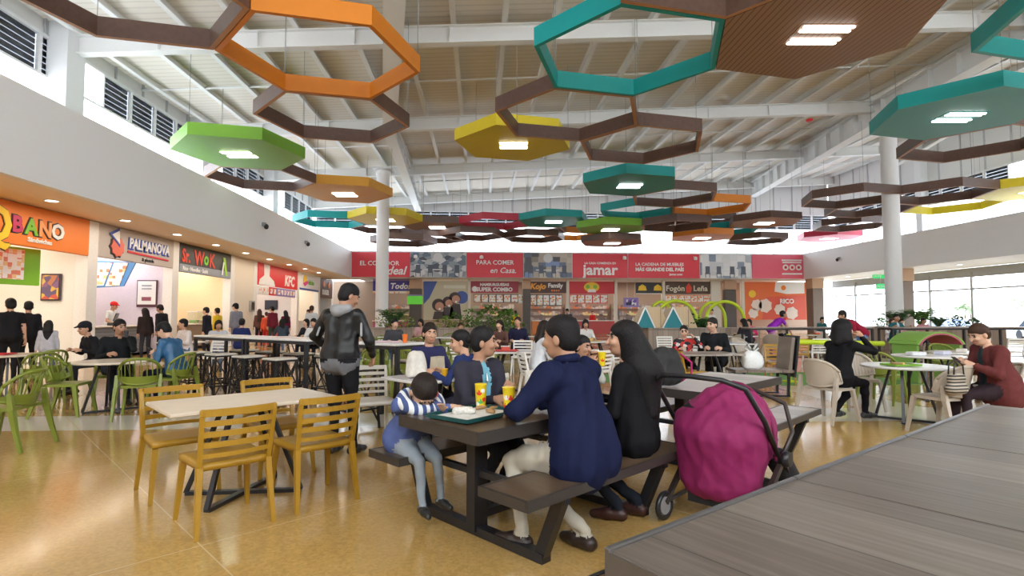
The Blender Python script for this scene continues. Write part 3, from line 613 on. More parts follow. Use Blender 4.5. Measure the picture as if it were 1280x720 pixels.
# ================================================================ banners on the back bulkhead
YBN = YB-.04
bx = lambda px: XE(px, YBN)
RB = (PI/2, 0, 0)
REDB = SGN('banner_red', (.72, .045, .07)); PINKB = SGN('banner_pink', (.80, .13, .20))
def bsign(name, label, x0, x1, z0, z1, mat, Y=YBN, cat='banner', board='board', depth=.05):
    t = thing(name, label, cat, ((x0+x1)/2, Y, (z0+z1)/2)); mb = MB(); mb.box((0, 0, 0), (x1-x0, depth, z1-z0)); mb.build(board, mat, t); return t
def btext(t, st, size, mat, x, z, sx=1, shear=0, bold=.006, d=-.04, align='CENTER'): return text(st, size, mat, (x, d, z), RB, t, 'lettering', .01, align, sx, shear, bold)
PH1 = patches('dining_photo_blue', [(.16, .22, .30), (.30, .36, .42), (.50, .54, .58), (.70, .72, .74), (.10, .12, .16), (.42, .46, .50)], 2.2, .5, 'VORONOI', (1, 1, 1.6))
PH2 = patches('furniture_photo', [(.30, .27, .24), (.16, .20, .28), (.50, .45, .40), (.25, .35, .60), (.12, .12, .14), (.60, .55, .48)], 1.9, .5, 'BOX', (1, 1, 1.4))
t = bsign('wall_banner', 'red banner behind the left column reading EL COMEDOR ideal', bx(439), bx(512), 4.27, 6.1, REDB); btext(t, 'EL COMEDOR', .46, WHT, -.1, -.05); btext(t, 'ideal', .85, WHT, 1.0, -.72, 1, .3, .02)
def photo(label, x0, x1, mat, seedn):
    t = bsign('photo_banner', label, x0, x1, 4.27, 6.1, mat); w_ = x1-x0; r = random.Random(seedn)
    chair = M('print_dark', (.10, .12, .17), .5) ; lite = M('print_light', (.72, .74, .75), .5)
    mb = MB(); mb.box((0, -.032, -.35), (w_*.5, .01, .08)); mb.box((-w_*.18, -.032, -.6), (.06, .01, .5)); mb.box((w_*.18, -.032, -.6), (.06, .01, .5)); mb.build('printed_table', lite, t)
    for k in (-.36, -.14, .12, .34):
        mb = MB(); x = w_*k; mb.box((x, -.04, -.25), (.34, .01, .5)); mb.box((x, -.04, -.55), (.40, .01, .1)); mb.box((x-.16, -.04, -.72), (.05, .01, .3)); mb.box((x+.16, -.04, -.72), (.05, .01, .3)); mb.build('printed_chair', chair, t)
    mb = MB(); mb.prism(s_(0, .55, .35, 16), -.045, -.035, f=lambda a, b, c: (a, c, b)); mb.build('printed_lamp', lite, t); return t
photo('grey blue dining room photo banner right of the left column', bx(512.5), bx(582), PH1, 1)
t = bsign('wall_banner', 'red banner reading PARA COMER en Casa', bx(583), bx(654), 4.27, 6.1, REDB); btext(t, 'PARA COMER', .46, WHT, 0, .05); btext(t, 'en Casa.', .58, WHT, .6, -.58, 1, .25)
photo('brown and blue furniture photo banner left of the white script banner', bx(655), bx(715), PH2, 2)
t = bsign('wall_banner', 'red banner reading jamar in big white letters', bx(716), bx(785), 4.27, 6.1, REDB); btext(t, 'LA CASA COMIENZA EN', .22, WHT, 0, .12); btext(t, 'jamar', 1.12, WHT, 0, -.68, 1.05, 0, .03)
t = bsign('wall_banner', 'long red banner reading LA CADENA DE MUEBLES MÁS GRANDE DEL PAÍS', bx(786), bx(875), 4.27, 6.1, REDB)
btext(t, 'LA CADENA DE MUEBLES', .33, WHT, -.35, .02); btext(t, 'MÁS GRANDE DEL PAÍS', .36, WHT, -.35, -.38, 1, 0, .016); btext(t, 'jamar.com', .24, WHT, .9, -.70)
photo('pale blue and white furniture photo banner near the right end', bx(876), bx(940), patches('chairs_photo', [(.25, .32, .42), (.62, .66, .70), (.80, .82, .84), (.75, .77, .80), (.45, .50, .56)], 1.8, .5, 'BOX'), 3)
t = bsign('wall_banner', 'pink red banner with three round emblems at the right end of the row', bx(941), bx(1007), 4.27, 6.1, PINKB)
for k in range(3):
    mb = MB(); mb.prism(s_(.55+k*.52, -.05, .23, 18), -.045, -.035, f=lambda a, b, c: (a, c, b)); mb.build('round_emblem', WHT, t)
    mb = MB(); mb.prism(s_(.55+k*.52, -.05, .11, 14), -.055, -.045, f=lambda a, b, c: (a, c, b)); mb.build('emblem_mark', REDB, t)
mb = MB(); mb.box((1.05, -.04, .5), (1.6, .01, .12)); mb.box((1.05, -.04, .33), (1.5, .01, .1)); mb.box((1.05, -.04, -.55), (1.6, .01, .12)); mb.build('small_print', WHT, t)
for px, lb in ((518, 'red comedor'), (600, 'PARA COMER'), (778, 'jamar'), (866, 'MÁS GRANDE')):
    t = thing('spotlight', 'small white spotlight above the %s banner' % lb, 'spotlight', (bx(px)+.1, YB-.42, 5.72)); mb = MB(); mb.lathe([(.10, -.1), (.15, -.08), (.13, .12), (.05, .16)], n=14); mb.build('lamp_head', WHT, t); mb = MB(); mb.bar((0, 0, .1), (0, .36, .2), .04, .04); mb.build('arm', WHT, t)
# ================================================================ stall fronts along the back
YS = 42.6; fx_ = lambda px: XE(px, YS)
t = bsign('shop_sign', 'violet and white stall sign half behind the left column', fx_(466), fx_(512), 3.35, 4.12, SGN('sign_navy', (.06, .05, .35)), YS, 'sign'); btext(t, 'de Todos', .62, WHT, .3, -.22, 1, .2, .02)
mb = MB(); mb.box((0, -.03, .62), (2.8, .03, .45)); mb.build('upper_light_band', LIL, t); mb = MB(); mb.box((0, -.03, -.5), (2.8, .03, .16)); mb.build('lower_print_band', PRT, t)
t = bsign('led_sign', 'bright green lit sign beside the dark pillar', fx_(510), fx_(529), 2.3, 2.95, M('led_green', (.15, .8, .05), .4, emit=(.10, .6, .05, .12)), YS-.39, 'sign'); mb = MB(); mb.box((0, -.03, .38), (1.2, .05, .1)); mb.build('sign_header', LIL, t)
for px, wpx, lb in ((520, 15, 'beside the green lit sign'), (658, 9, 'between two stall signs at the centre'), (911, 15, 'left of the orange poster wall')):
    t = thing('pillar', 'dark grey wall pillar with a warm top %s' % lb, 'pillar', (fx_(px), YS-.1, 0), 0); wd = wpx/680*YS
    mb = MB(); mb.box((0, 0, 1.75), (wd, .5, 3.5), b=.02); mb.build('shaft', M('pillar_dark', (.10, .085, .08), .5), t); mb = MB(); mb.box((0, 0, 3.86), (wd+.04, .54, .7)); mb.build('capital', M('pillar_capital', (.55, .36, .24), .5), t)
# poster wall of three people: a plain mural
t = bsign('mural', 'wide wall mural of three smiling people under a blue ribbon', fx_(529.5), fx_(586), 1.1, 4.1, SGN('mural_ground', (.62, .58, .42)), YS, 'mural')
def flat(t, name, pts, mat, d=-.04): mb = MB(); mb.prism(pts, d, d+.008, f=lambda a, b, c: (a, c, b)); return mb.build(name, mat, t)
flat(t, 'blue_ribbon', [(-1.75, 1.5), (-.7, 1.5), (-1.3, .2), (-1.75, -.3)], SGN('mural_blue', (.06, .12, .45))); flat(t, 'blue_disc', s_(1.2, .25, .5, 18), SGN('mural_blue', 0))
SK, DH = SGN('mural_skin', (.58, .30, .20)), SGN('mural_hair', (.05, .03, .03))
for x, z, r in ((-.55, -.35, .50), (.18, -.1, .42), (.72, .2, .46)):
    flat(t, 'printed_hair', s_(x-.05, z, r, 18), DH, -.05); flat(t, 'printed_face', s_(x+.03, z-.1, r*.68, 16), SK, -.06); flat(t, 'printed_body', [(x-.5, -1.45), (x+.5, -1.45), (x+.35, z-r), (x-.35, z-r)], DH, -.045)
    flat(t, 'printed_smile', s_(x+.05, z-.3, .09, 10), WHT, -.07)
flat(t, 'printed_lettering', [(-.2, .95), (1.5, .95), (1.5, 1.2), (-.2, 1.2)], SGN('mural_light', (.75, .74, .62)))
def menu(x0, x1, z0, z1, n_, label, bgm=BLK):
    t = bsign('menu_board', label, x0, x1, z0, z1, bgm, YS+.1, 'menu board'); w_ = (x1-x0)/n_
    for k in range(n_): mb = MB(); mb.box((-(x1-x0)/2+w_*(k+.5), -.04, 0), (w_*.84, .03, (z1-z0)*.86)); mb.build('menu_picture', PRT, t)
    return t
t = bsign('shop_sign', 'dark red stall sign with two lines of white lettering below the en Casa banner', fx_(588), fx_(648), 3.2, 4.12, SGN('sign_maroon', (.35, .02, .05)), YS, 'sign'); btext(t, 'HAMBURGUESAS', .3, WHT, 0, .1, 1, 0, .015); btext(t, 'SUPER COMBO', .42, WHT, 0, -.32, 1, 0, .02); flat(t, 'round_emblem', s_(-1.55, -.15, .22, 14), SGN('sign_white', 0))
menu(fx_(592), fx_(648), 2.45, 3.1, 6, 'row of menu pictures below the dark red stall sign')
t = bsign('shop_sign', 'dark brown stall sign with orange and white lettering at the centre', fx_(662), fx_(709), 3.2, 4.1, SGN('sign_darkbrown', 0), YS, 'sign'); btext(t, 'Kojo', .62, SGN('letter_amber', (.9, .4, .03)), -.85, -.12, 1, .25, .03); btext(t, 'Family', .46, WHT, .55, 0, 1, 0, .02); btext(t, '••••', .5, ORG, .55, -.42)
menu(fx_(663), fx_(703), 2.2, 3.1, 5, 'row of menu pictures below the orange Kojo lettering'); menu(fx_(648), fx_(661), 2.4, 3.1, 2, 'pair of small lit screens at the centre pillar', WHT)
t = bsign('shop_sign', 'bright red stall sign with a yellow and green oval emblem', fx_(711), fx_(768), 3.15, 4.12, RED, YS, 'sign'); flat(t, 'oval_emblem', [(.62*math.cos(a), .05+.40*math.sin(a)) for a in [2*PI*k/20 for k in range(20)]], YEL, -.04)
for x in (-.3, .28): flat(t, 'green_leaf', s_(x, .08, .16, 10), GRN, -.05)
flat(t, 'white_script', [(-.34, -.36), (.34, -.36), (.28, -.12), (-.28, -.12)], WHT, -.055)
menu(fx_(712), fx_(760), 2.4, 3.1, 5, 'row of red and white menu pictures below the oval emblem', RED)
t = bsign('shop_sign', 'black stall sign with two yellow burger emblems', fx_(795), fx_(828), 3.2, 4.05, BLK, YS, 'sign')
for x in (-.55, .7): flat(t, 'burger_emblem', [(x-.35, -.2), (x+.35, -.2), (x+.28, .12), (x, .3), (x-.28, .12)], YEL)
mb = MB(); mb.box((0, -.03, -.45), (2.1, .05, .06)); mb.build('light_strip', WHT, t)
t = bsign('shop_sign', 'dark sign with white lettering Fogón & Leña and a flame', fx_(830), fx_(889), 3.15, 4.15, SGN('sign_umber', (.08, .045, .03)), YS, 'sign'); btext(t, 'Fogón', .62, SGN('letter_cream', (.8, .75, .6)), -1.0, -.25, 1, 0, .01); btext(t, 'Leña', .62, SGN('letter_cream', 0), 1.05, -.25, 1, 0, .01); flat(t, 'flame', [(-.1, -.4), (.25, -.4), (.35, 0), (.1, .4), (-.15, .05)], WR)
menu(fx_(832), fx_(888), 2.5, 3.05, 7, 'row of orange menu pictures below the flame sign', ORG)
t = bsign('screen', 'purple and black lit screen below the yellow burger emblems', fx_(778), fx_(797), 2.1, 2.85, LIL, YS-.3, 'screen'); rd = MB(); rd.tube([(-.3, 0, .3), (-.3, 0, 1.78)], .012, 5); rd.tube([(.3, 0, .3), (.3, 0, 1.78)], .012, 5); rd.build('hanging_rod', STEEL, t); mb = MB(); mb.box((0, -.03, 0), (.8, .03, .45)); mb.build('picture', patches('purple_print', [(.2, .1, .5), (.8, .8, .85), (.05, .04, .1)], 4), t)
t = bsign('poster_wall', 'tall orange and red poster wall with white food shapes', fx_(930), fx_(1009), 1.1, 4.15, SGN('poster_orange', (.80, .16, .03)), YS, 'poster')
flat(t, 'white_swoosh', [(0, 1.5), (2.4, 1.5), (2.4, .6), (.9, .55), (-.1, .75)], WHT, -.04); flat(t, 'red_lower_field', [(-.8, .3), (2.45, .5), (2.45, -1.5), (-1.2, -1.5)], SGN('poster_red', (.75, .10, .05)), -.035)
flat(t, 'yellow_disc', s_(-1.95, .55, .3, 16), YEL, -.04)
for x, z, r in ((-1.6, -.35, .45), (-.9, -.4, .55), (-1.9, -1.0, .4), (.3, -.7, .45), (1.3, -1.0, .5)): flat(t, 'printed_plate', s_(x, z, r, 14, .08), SGN('print_cream', (.82, .70, .62)), -.05)
btext(t, 'RICO', .5, WHT, .9, -.2, 1, 0, .02, -.06); flat(t, 'round_mark', s_(.65, 1.05, .2, 12), ORG, -.05)
for a, b_, lb, m_ in ((588, 648, 'dark counter below the dark red stall sign', M('counter_dark', (.10, .07, .06), .4)), (664, 709, 'orange fronted counter below the orange Kojo lettering', M('counter_orange', (.75, .22, .03), .4)), (711, 768, 'red counter below the oval emblem', M('counter_red', 0)), (772, 828, 'dark counter below the burger emblems', M('counter_dark', 0)), (830, 889, 'brick brown counter below the flame sign', M('counter_brick', (.32, .12, .07), .5)), (466, 512, 'pink and white counter behind the left column', M('counter_pink', (.5, .1, .2), .5))):
    t = thing('service_counter', lb, 'counter', ((fx_(a)+fx_(b_))/2, YS+.1, 0)); wd = fx_(b_)-fx_(a)-.1; mb = MB(); mb.box((0, 0, .5), (wd, .6, 1.0), b=.01); mb.build('counter_body', m_, t); mb = MB(); mb.box((0, -.02, 1.03), (wd+.05, .7, .06)); mb.build('countertop', CTOP, t)
    t = thing('kitchen_shelves', 'crowded kitchen shelves behind the %s' % lb, 'shelves', ((fx_(a)+fx_(b_))/2, YS+2.4, 0)); mb = MB(); mb.box((0, .1, 1.2), (wd, .3, 2.4)); mb.build('cabinet', M('kitchen_wall', (.30, .22, .18), .5), t)
    for k in range(3):
        mb = MB(); rr = random.Random(a+k)
        x = -wd/2+.1
        while x < wd/2-.2: w2 = rr.uniform(.12, .35); h2 = rr.uniform(.15, .42); mb.box((x+w2/2, -.1, .9+k*.55+h2/2), (w2*.85, .2, h2)); x += w2
        mb.build('stored_goods', patches('shelf_goods', [(.35, .3, .28), (.6, .55, .5), (.15, .15, .18), (.55, .2, .1), (.25, .35, .2), (.7, .6, .3)], 2.2), t)
for px in (709.5, 769.5, 829, 894, 586.5, 928, 1012):
    mb = MB(); mb.box((fx_(px), YS, 2.12), (.22 if px != 894 else .8, .34, 4.2)); trim(mb, M('ivory_trim', (.72, .68, .6), .5))
mb = MB(); mb.box((fx_(1019), YS+.2, 2.1), (1.0, .3, 4.2)); trim(mb, WHITE)
# exit signs on the right
for i, (px, py, lb) in enumerate(((1098, 345, 'upper'), (1101, 358, 'lower'))):
    p = at(px, py, Y=36-2.5*i); t = thing('exit_sign', 'small green hanging exit sign, the %s of two by the right column' % lb, 'sign', p); mb = MB(); mb.box((0, 0, 0), (.85-.2*i, .06, .34), b=.01); mb.build('board', M('exit_green', (.02, .42, .12), .4, emit=(.02, .5, .15, .5)), t)
    text('SALIDA', .2, WHT, (-.38+.1*i, -.036, -.07), RB, t, 'lettering', .004, 'LEFT', .9-.1*i)
    mb = MB(); mb.tube([(0, 0, .15), (0, 0, Z0-p.z)], .012, 5); mb.build('hanging_rod', STEEL, t)
# ================================================================ furniture
UA = math.radians(41); U = Vector((math.cos(UA), math.sin(UA), 0)); E_ = Vector((math.sin(UA), -math.cos(UA), 0))   # the tables stand askew: U along, E_ towards the camera
MUST = M('mustard_plastic', (.39, .215, .018), .38, noise=.03, scale=4); LIMEP = M('olive_green_plastic', (.18, .22, .025), .38, noise=.04, scale=4)
TAUPE = M('taupe_plastic', (.47, .41, .34), .42, noise=.04, scale=4); IVORY = M('ivory_plastic', (.66, .62, .55), .42, noise=.03, scale=4)
BRWN = wood('dark_table_boards', (.095, .060, .036), (.19, .122, .076), .42, 'X', .32, 1, .012)
GREY = wood('grey_oak_boards', (.12, .096, .080), (.235, .198, .168), .37, 'X', .36, .8, .014)
MIDW = wood('sheen_paled_boards', (.32, .28, .25), (.50, .45, .41), .30, 'X', .3, .9, .02)  # boards greyed and lightened: reflected light put into their colour
LAM = M('pale_birch_laminate', (.66, .57, .46), .28, noise=.05, scale=8); LAMW = M('white_laminate', (.74, .73, .72), .22, noise=.02)
def slat_chair(mat, nm='slatted_chair'):
    def mk():
        t = thing(nm, '-', 'chair')
        for sx in (-1, 1):
            mb = MB(); mb.bar((sx*.235, .235, 0), (sx*.205, .185, .425), .026, .026, w2=.04, h2=.04); mb.build('leg', mat, t)
            mb = MB(); mb.bar((sx*.235, -.275, 0), (sx*.212, -.205, .43), .026, .028, w2=.038, h2=.045); mb.build('leg', mat, t)
        mb = MB(); NX, NY = 8, 7; P = [(-.235, .43, -.2), (.235, .43, .215)]
        vs = []; fs = []
        for k, (dz, sh) in enumerate(((0, 0), (-.045, .004))):
            for i in range(NX+1):
                for j in range(NY+1):
                    u = i/NX*2-1; v = j/NY; wd = .232-.02*(1-v)-sh; z = .452-.014*(1-u*u)*math.sin(PI*min(1, v*1.05))+dz; vs.append((u*wd, -.215+v*.435, z))
        S = (NX+1)*(NY+1); g = lambda k, i, j: k*S+i*(NY+1)+j
        for i in range(NX):
            for j in range(NY): fs.append((g(0, i, j), g(0, i+1, j), g(0, i+1, j+1), g(0, i, j+1))); fs.append((g(1, i, j+1), g(1, i+1, j+1), g(1, i+1, j), g(1, i, j)))
        for i in range(NX): fs.append((g(1, i, 0), g(1, i+1, 0), g(0, i+1, 0), g(0, i, 0))); fs.append((g(0, i, NY), g(0, i+1, NY), g(1, i+1, NY), g(1, i, NY)))
        for j in range(NY): fs.append((g(1, 0, j+1), g(1, 0, j), g(0, 0, j), g(0, 0, j+1))); fs.append((g(0, NX, j+1), g(0, NX, j), g(1, NX, j), g(1, NX, j+1)))
        mb.add(vs, fs, 0, True); mb.build('seat', mat, t)
        mb = MB(); yb = lambda z: -.205-(z-.43)*.22; cv = lambda u: -.035*(1-u*u)
        for sx in (-1, 1): mb.bar((sx*.212, yb(.43), .43), (sx*.222, yb(.78), .78), .030, .036, b=0, w2=.028, h2=.028)
        for z0, h in ((.505, .028), (.575, .036), (.645, .036), (.715, .036), (.785, .046)):
            n_ = 8
            for k in range(n_):
                u0, u1 = -1+2*k/n_, -1+2*(k+1)/n_; wv = .215+.03*(z0-.43)
                a = (u0*wv, yb(z0)+cv(u0), z0); b_ = (u1*wv, yb(z0)+cv(u1), z0); mb.bar(a, b_, .018, h)
        mb.box((-.221, yb(.79), .785), (.032, .03, .05), b=.008); mb.box((.221, yb(.79), .785), (.032, .03, .05), b=.008)
        mb.build('backrest', mat, t)
        return t
    return mk
def shell_chair(mat, ribs, nm, solid):
    "rounded tub chair: domed back whose sides run down into the rear legs"
    def mk():
        t = thing(nm, '-', 'chair')
        for sx in (-1, 1):
            mb = MB(); mb.bar((sx*.25, .26, 0), (sx*.21, .185, .43), .028, .034, w2=.045, h2=.05); mb.build('leg', mat, t)
            mb = MB(); P = [(sx*.27, -.33, 0), (sx*.262, -.27, .2), (sx*.25, -.215, .43), (sx*.255, -.19, .60)]
            for a, b_, w0, w1 in zip(P, P[1:], (.026, .034, .046), (.034, .046, .03)): mb.bar(a, b_, w0, w0*1.3, w2=w1, h2=w1*1.3)
            mb.build('leg', mat, t)
        mb = MB(); mb.prism([(-.20, -.20), (.20, -.20), (.235, -.12), (.24, .15), (.19, .22), (-.19, .22), (-.24, .15), (-.235, -.12)], .42, .455); mb.build('seat', mat, t)
        mb = MB(); R0 = .27
        def pt(u, v):   # u across -1..1, v up 0..1
            a = u*math.radians(64); top = .82-.15*abs(u)**2.6; bot = .47+.06*abs(u)**2; z = bot+(top-bot)*v
            return Vector((R0*math.sin(a)*1.0, .05-R0*math.cos(a)-.10*v*(1-.5*abs(u)), z))
        us = [-1+2*k/ribs for k in range(ribs+1)]
        for u in us: mb.tube([pt(u, v) for v in (0, .33, .66, 1)], .011 if abs(u) < 1 else .018, 6, sq=.6)
        uu = [-1+2*k/20 for k in range(21)]
        mb.tube([pt(u, 1) for u in uu], .020, 6); mb.tube([pt(u, 0) for u in uu], .018, 6)
        if solid or True:
            nu, nv = 18, 5; vs = []; cut = (0, 1) if solid else (0, .3)
            for off in (0, .012):
                for i in range(nu+1):
                    for j in range(nv+1):
                        p = pt(-1+2*i/nu, cut[0]+(cut[1]-cut[0])*j/nv); vs.append(p+Vector((0, -off, 0)))
            S = (nu+1)*(nv+1); fs = []
            for i in range(nu):
                for j in range(nv):
                    a = i*(nv+1)+j; fs.append((a, a+nv+1, a+nv+2, a+1)); fs.append((S+a+1, S+a+nv+2, S+a+nv+1, S+a))
            mb.add(vs, fs, 0, True)
        mb.build('backrest', mat, t)
        return t
    return mk
def cross_base(t, rx, ry, h, mat=BLACK):
    for sx, sy in ((-1, -1), (1, -1), (1, 1), (-1, 1)):
        mb = MB(); mb.bar((sx*rx, sy*ry, .02), (sx*.13, sy*.10, h), .035, .03); mb.build('leg', mat, t)
    mb = MB(); mb.bar((-rx, -ry, .015), (rx, ry, .015), .05, .028); mb.bar((-rx, ry, .015), (rx, -ry, .015), .05, .027); mb.build('floor_cross', mat, t)
    mb = MB(); mb.box((0, 0, h), (.5, .34, .02)); mb.build('top_plate', mat, t)
def cafe_table(L, W, mat=LAM, h=.74, nm='cafe_table'):
    def mk():
        t = thing(nm, '-', 'table'); mb = MB(); mb.box((0, 0, h-.014), (L, W, .028), b=.006); mb.build('tabletop', mat, t)
        cross_base(t, min(.34, L*.3), min(.27, W*.36), h-.035); return t
    return mk
def round_table(R, mat=LAMW, h=.74):
    def mk():
        t = thing('round_table', '-', 'table'); mb = MB(); mb.lathe([(R-.01, h-.032), (R, h-.024), (R, h-.006), (R-.008, h)], n=40); mb.build('tabletop', mat, t)
        cross_base(t, .25, .25, h-.04); return t
    return mk
def sq_ring(mb, cx, cy, z, sx, sy, r=.012):
    for a, b_ in (((-1, -1), (1, -1)), ((1, -1), (1, 1)), ((1, 1), (-1, 1)), ((-1, 1), (-1, -1))): mb.bar((cx+a[0]*sx, cy+a[1]*sy, z), (cx+b_[0]*sx, cy+b_[1]*sy, z), r*2, r*2)
def bar_stool():
    t = thing('bar_stool', '-', 'stool'); mb = MB(); mb.box((0, 0, .755), (.37, .37, .03), b=.01); mb.build('seat', IVORY, t)
    mb = MB(); sq_ring(mb, 0, 0, .73, .17, .17); mb.build('seat_frame', BLACK, t)
    for sx, sy in ((-1, -1), (1, -1), (1, 1), (-1, 1)):
        mb = MB(); mb.bar((sx*.21, sy*.21, 0), (sx*.165, sy*.165, .73), .024, .024); mb.build('leg', BLACK, t)
    mb = MB()
    for s in (-1, 1):
        mb.bar((-.20, s*.20, .08), (.17, s*.17, .70), .014, .014); mb.bar((.20, s*.20, .08), (-.17, s*.17, .70), .014, .014)
        mb.bar((s*.20, -.20, .08), (s*.17, .17, .70), .014, .014); mb.bar((s*.20, .20, .08), (s*.17, -.17, .70), .014, .014)
    sq_ring(mb, 0, 0, .25, .195, .195); mb.build('cross_brace', BLACK, t); return t
def bar_table(L, W, mat=LAMW, h=1.05):
    def mk():
        t = thing('bar_table', '-', 'table'); mb = MB(); mb.box((0, 0, h-.015), (L, W, .03), b=.005); mb.build('tabletop', mat, t)
        mb = MB(); sq_ring(mb, 0, 0, h-.055, L/2-.03, W/2-.03, .022); mb.build('apron', BLACK, t)
        for sx, sy in ((-1, -1), (1, -1), (1, 1), (-1, 1)): mb = MB(); mb.box((sx*(L/2-.03), sy*(W/2-.03), (h-.05)/2), (.05, .05, h-.05)); mb.build('leg', BLACK, t)
        mb = MB(); mb.bar((-L/2+.03, 0, .22), (L/2-.03, 0, .22), .03, .03)
        for sx in (-1, 1): mb.bar((sx*(L/2-.03), -W/2+.03, .22), (sx*(L/2-.03), W/2-.03, .22), .03, .03)
        mb.build('foot_rail', BLACK, t); return t
    return mk
def picnic(L, mat, name='picnic_table'):
    "table with a bench on each side joined by steel frames; local x along U, y away from the camera"
    def mk():
        t = thing(name, '-', 'table'); W = .80
        for nm_, y, wd, z in (('tabletop', 0, W, .75), ('bench_seat', -.59, .38, .46), ('bench_seat', .59, .38, .46)):
            mb = MB(); mb.box((0, y, z-.02), (L-.03, wd-.03, .038), b=.003); o = mb.build(nm_, mat, t)
            mb = MB(); x, yy = L/2-.008, wd/2-.008
            for s in (-1, 1): bh = .075 if y == 0 else .055; mb.box((0, y+s*yy, z+.001-bh/2), (L, .02, bh)); mb.box((s*x, y, z+.001-bh/2), (.02, wd-.03, bh-.0005))
            mb.build('edge_band', M('edge_band_dark', (.045, .038, .035), .35), o)
        for x in (-L/2+.34, L/2-.34):
            mb = MB()
            for s in (-1, 1):
                mb.box((x, s*.04, .37), (.075, .05, .64)) if s > 0 else None
                mb.bar((x, s*.56, .03), (x, s*.72, .40), .06, .07); mb.bar((x, s*.38, .39), (x, s*.76, .39), .05, .05)
            mb.box((x, 0, .355), (.11, .075, .65)); mb.box((x, 0, .03), (.075, 1.20, .055)); mb.box((x, 0, .69), (.07, .7, .05)); mb.box((x, 0, .39), (.04, .82, .04)); mb.build('leg_frame', BLACK, t)
        mb = MB(); mb.box((0, 0, .12), (L-.7, .05, .05)); mb.build('stretcher', BLACK, t); return t
    return mk
LABELS.pop('-', None)
# --- the family's picnic table and the one beyond it
P1c = Vector((-.27, 3.37, 0))+U*.86; P1L = 1.72
Kind(picnic(P1L, BRWN)).put('dark brown picnic table with attached benches where the family sits', P1c, UA)
P2c = Vector((2.95, 5.97, 0))-U*.86
Kind(picnic(P1L, MIDW)).put('grey brown picnic table with an empty bench behind the pink stroller', P2c, UA)
P3c = Vector((4.35, 9.9, 0))
# --- the long table at the lower right: three units side by side, boards running across
def big_unit(L, W):
    def mk():
        t = thing('communal_table', '-', 'table'); mb = MB(); mb.box((0, 0, .73), (L-.012, W, .035), b=.003); o = mb.build('tabletop', GREY, t)
        mb = MB()
        for s in (-1, 1): mb.box((0, s*(W/2+.008), .715), (L-.006, .022, .082), b=.004); mb.box((s*(L/2-.009), 0, .71), (.014, W, .07))
        mb.build('edge_band', M('steel_edge', (.16, .155, .16), .3, metal=.6), o)
        for x in (-L/2+.25, L/2-.25): mb = MB(); mb.box((x, 0, .35), (.08, .08, .66)); mb.box((x, 0, .03), (.09, W-.1, .05)); mb.box((x, 0, .66), (.07, W-.1, .05)); mb.build('leg_frame', BLACK, t)
        return t
    return mk
BA = math.radians(34.2); BU = Vector((math.cos(BA), math.sin(BA), 0)); BV = Vector((math.sin(BA), -math.cos(BA), 0)); c0 = Vector((.35, 1.53, 0))
for k, (a, b_, lb) in enumerate(((0, 1.10, 'nearest grey board communal table at the bottom right, its corner in view'), (1.10, 2.35, 'middle grey board communal table at the lower right'), (2.35, 4.1, 'farthest grey board communal table at the right edge, in front of the woman in maroon'))):
    t = big_unit(b_-a, .92)(); t['label'] = lb; t['group'] = 'communal tables at the lower right'; LABELS.setdefault(lb, []).append('x'); t.location = c0+BU*(a+b_)/2+BV*.47; t.rotation_euler = (0, 0, BA)
def bench_unit():
    t = thing('bench', '-', 'bench'); mb = MB(); mb.box((0, 0, .44), (1.9, .36, .04), b=.004); mb.build('bench_seat', BRWN, t)
    mb = MB()
    for s in (-1, 1): mb.box((0, s*.18, .43), (1.92, .018, .07))
    mb.build('edge_band', BLACK, t)
    for s in (-1, 1): mb = MB(); mb.bar((s*.75, 0, .0), (s*.75, 0, .41), .06, .06); mb.box((s*.75, 0, .02), (.06, .36, .04)); mb.build('leg', BLACK, t)
    return t
Kind(bench_unit).put('dark bench under the corner of the nearest communal table', c0+BU*.78-BV*.02+Vector((-.12, .10, 0)), BA)
# --- mustard chairs round the birch table
YC = Vector((-1.86, 4.50, 0)); Kind(cafe_table(1.22, .76)).put('pale birch rectangular table ringed by four mustard chairs', YC, UA)
MC = Kind(slat_chair(MUST)); g = 'mustard slatted chairs'
MC.put('mustard slatted chair nearest the camera, its back to us', YC-U*.30+E_*.50, UA, g)
MC.put('mustard slatted chair at the near right of the birch table', YC+U*.34+E_*.48, UA, g)
MC.put('mustard slatted chair at the far left of the birch table, seat towards us', YC-U*.36-E_*.42, UA+PI, g)
MC.put('mustard slatted chair behind the birch table, only its back showing', YC+U*.42-E_*.42, UA+PI, g)
MC.put('mustard slatted chair left of the couple at the grey table', (3.62, 9.35, 0), math.radians(-75), g)
MC.put('mustard slatted chair beside the wooden booth on the right', (6.15, 10.9, 0), math.radians(165), g)
MC.put('mustard slatted chair behind the lime net on the right', (8.2, 13.6, 0), math.radians(150), g)
# --- green shell chairs at the left
GC = Kind(shell_chair(LIMEP, 9, 'tub_chair', False)); g = 'olive green tub chairs'
RT = Kind(round_table(.50, LAM)); gt = 'round cafe tables'
LT = Vector((-5.42, 8.45, 0)); RT.put('round beige table at the left between green chairs, a man in black behind it', LT, 0, gt)
GC.put('green tub chair cut by the left edge of the picture, nearest of the green ones', (-5.02, 6.15, 0), math.radians(95), g)
GC.put('green tub chair in profile left of the round beige table', (-5.85, 8.15, 0), math.radians(-80), g)
GC.put('green tub chair with its slotted back to us in front of the round beige table', (-4.72, 7.95, 0), math.radians(22), g)
GC.put('green tub chair under the man in the blue jacket', (-4.78, 8.85, 0), math.radians(82), g)
GC.put('green tub chair under the man in the black jacket on the left', (-5.92, 9.25, 0), math.radians(-150), g)
LT2 = Vector((-8.15, 9.9, 0)); RT.put('round beige table with a red tray at the left edge', LT2, 0, gt)
GC.put('green tub chair in front of the table with the red tray', (-7.35, 9.75, 0), math.radians(60), g)
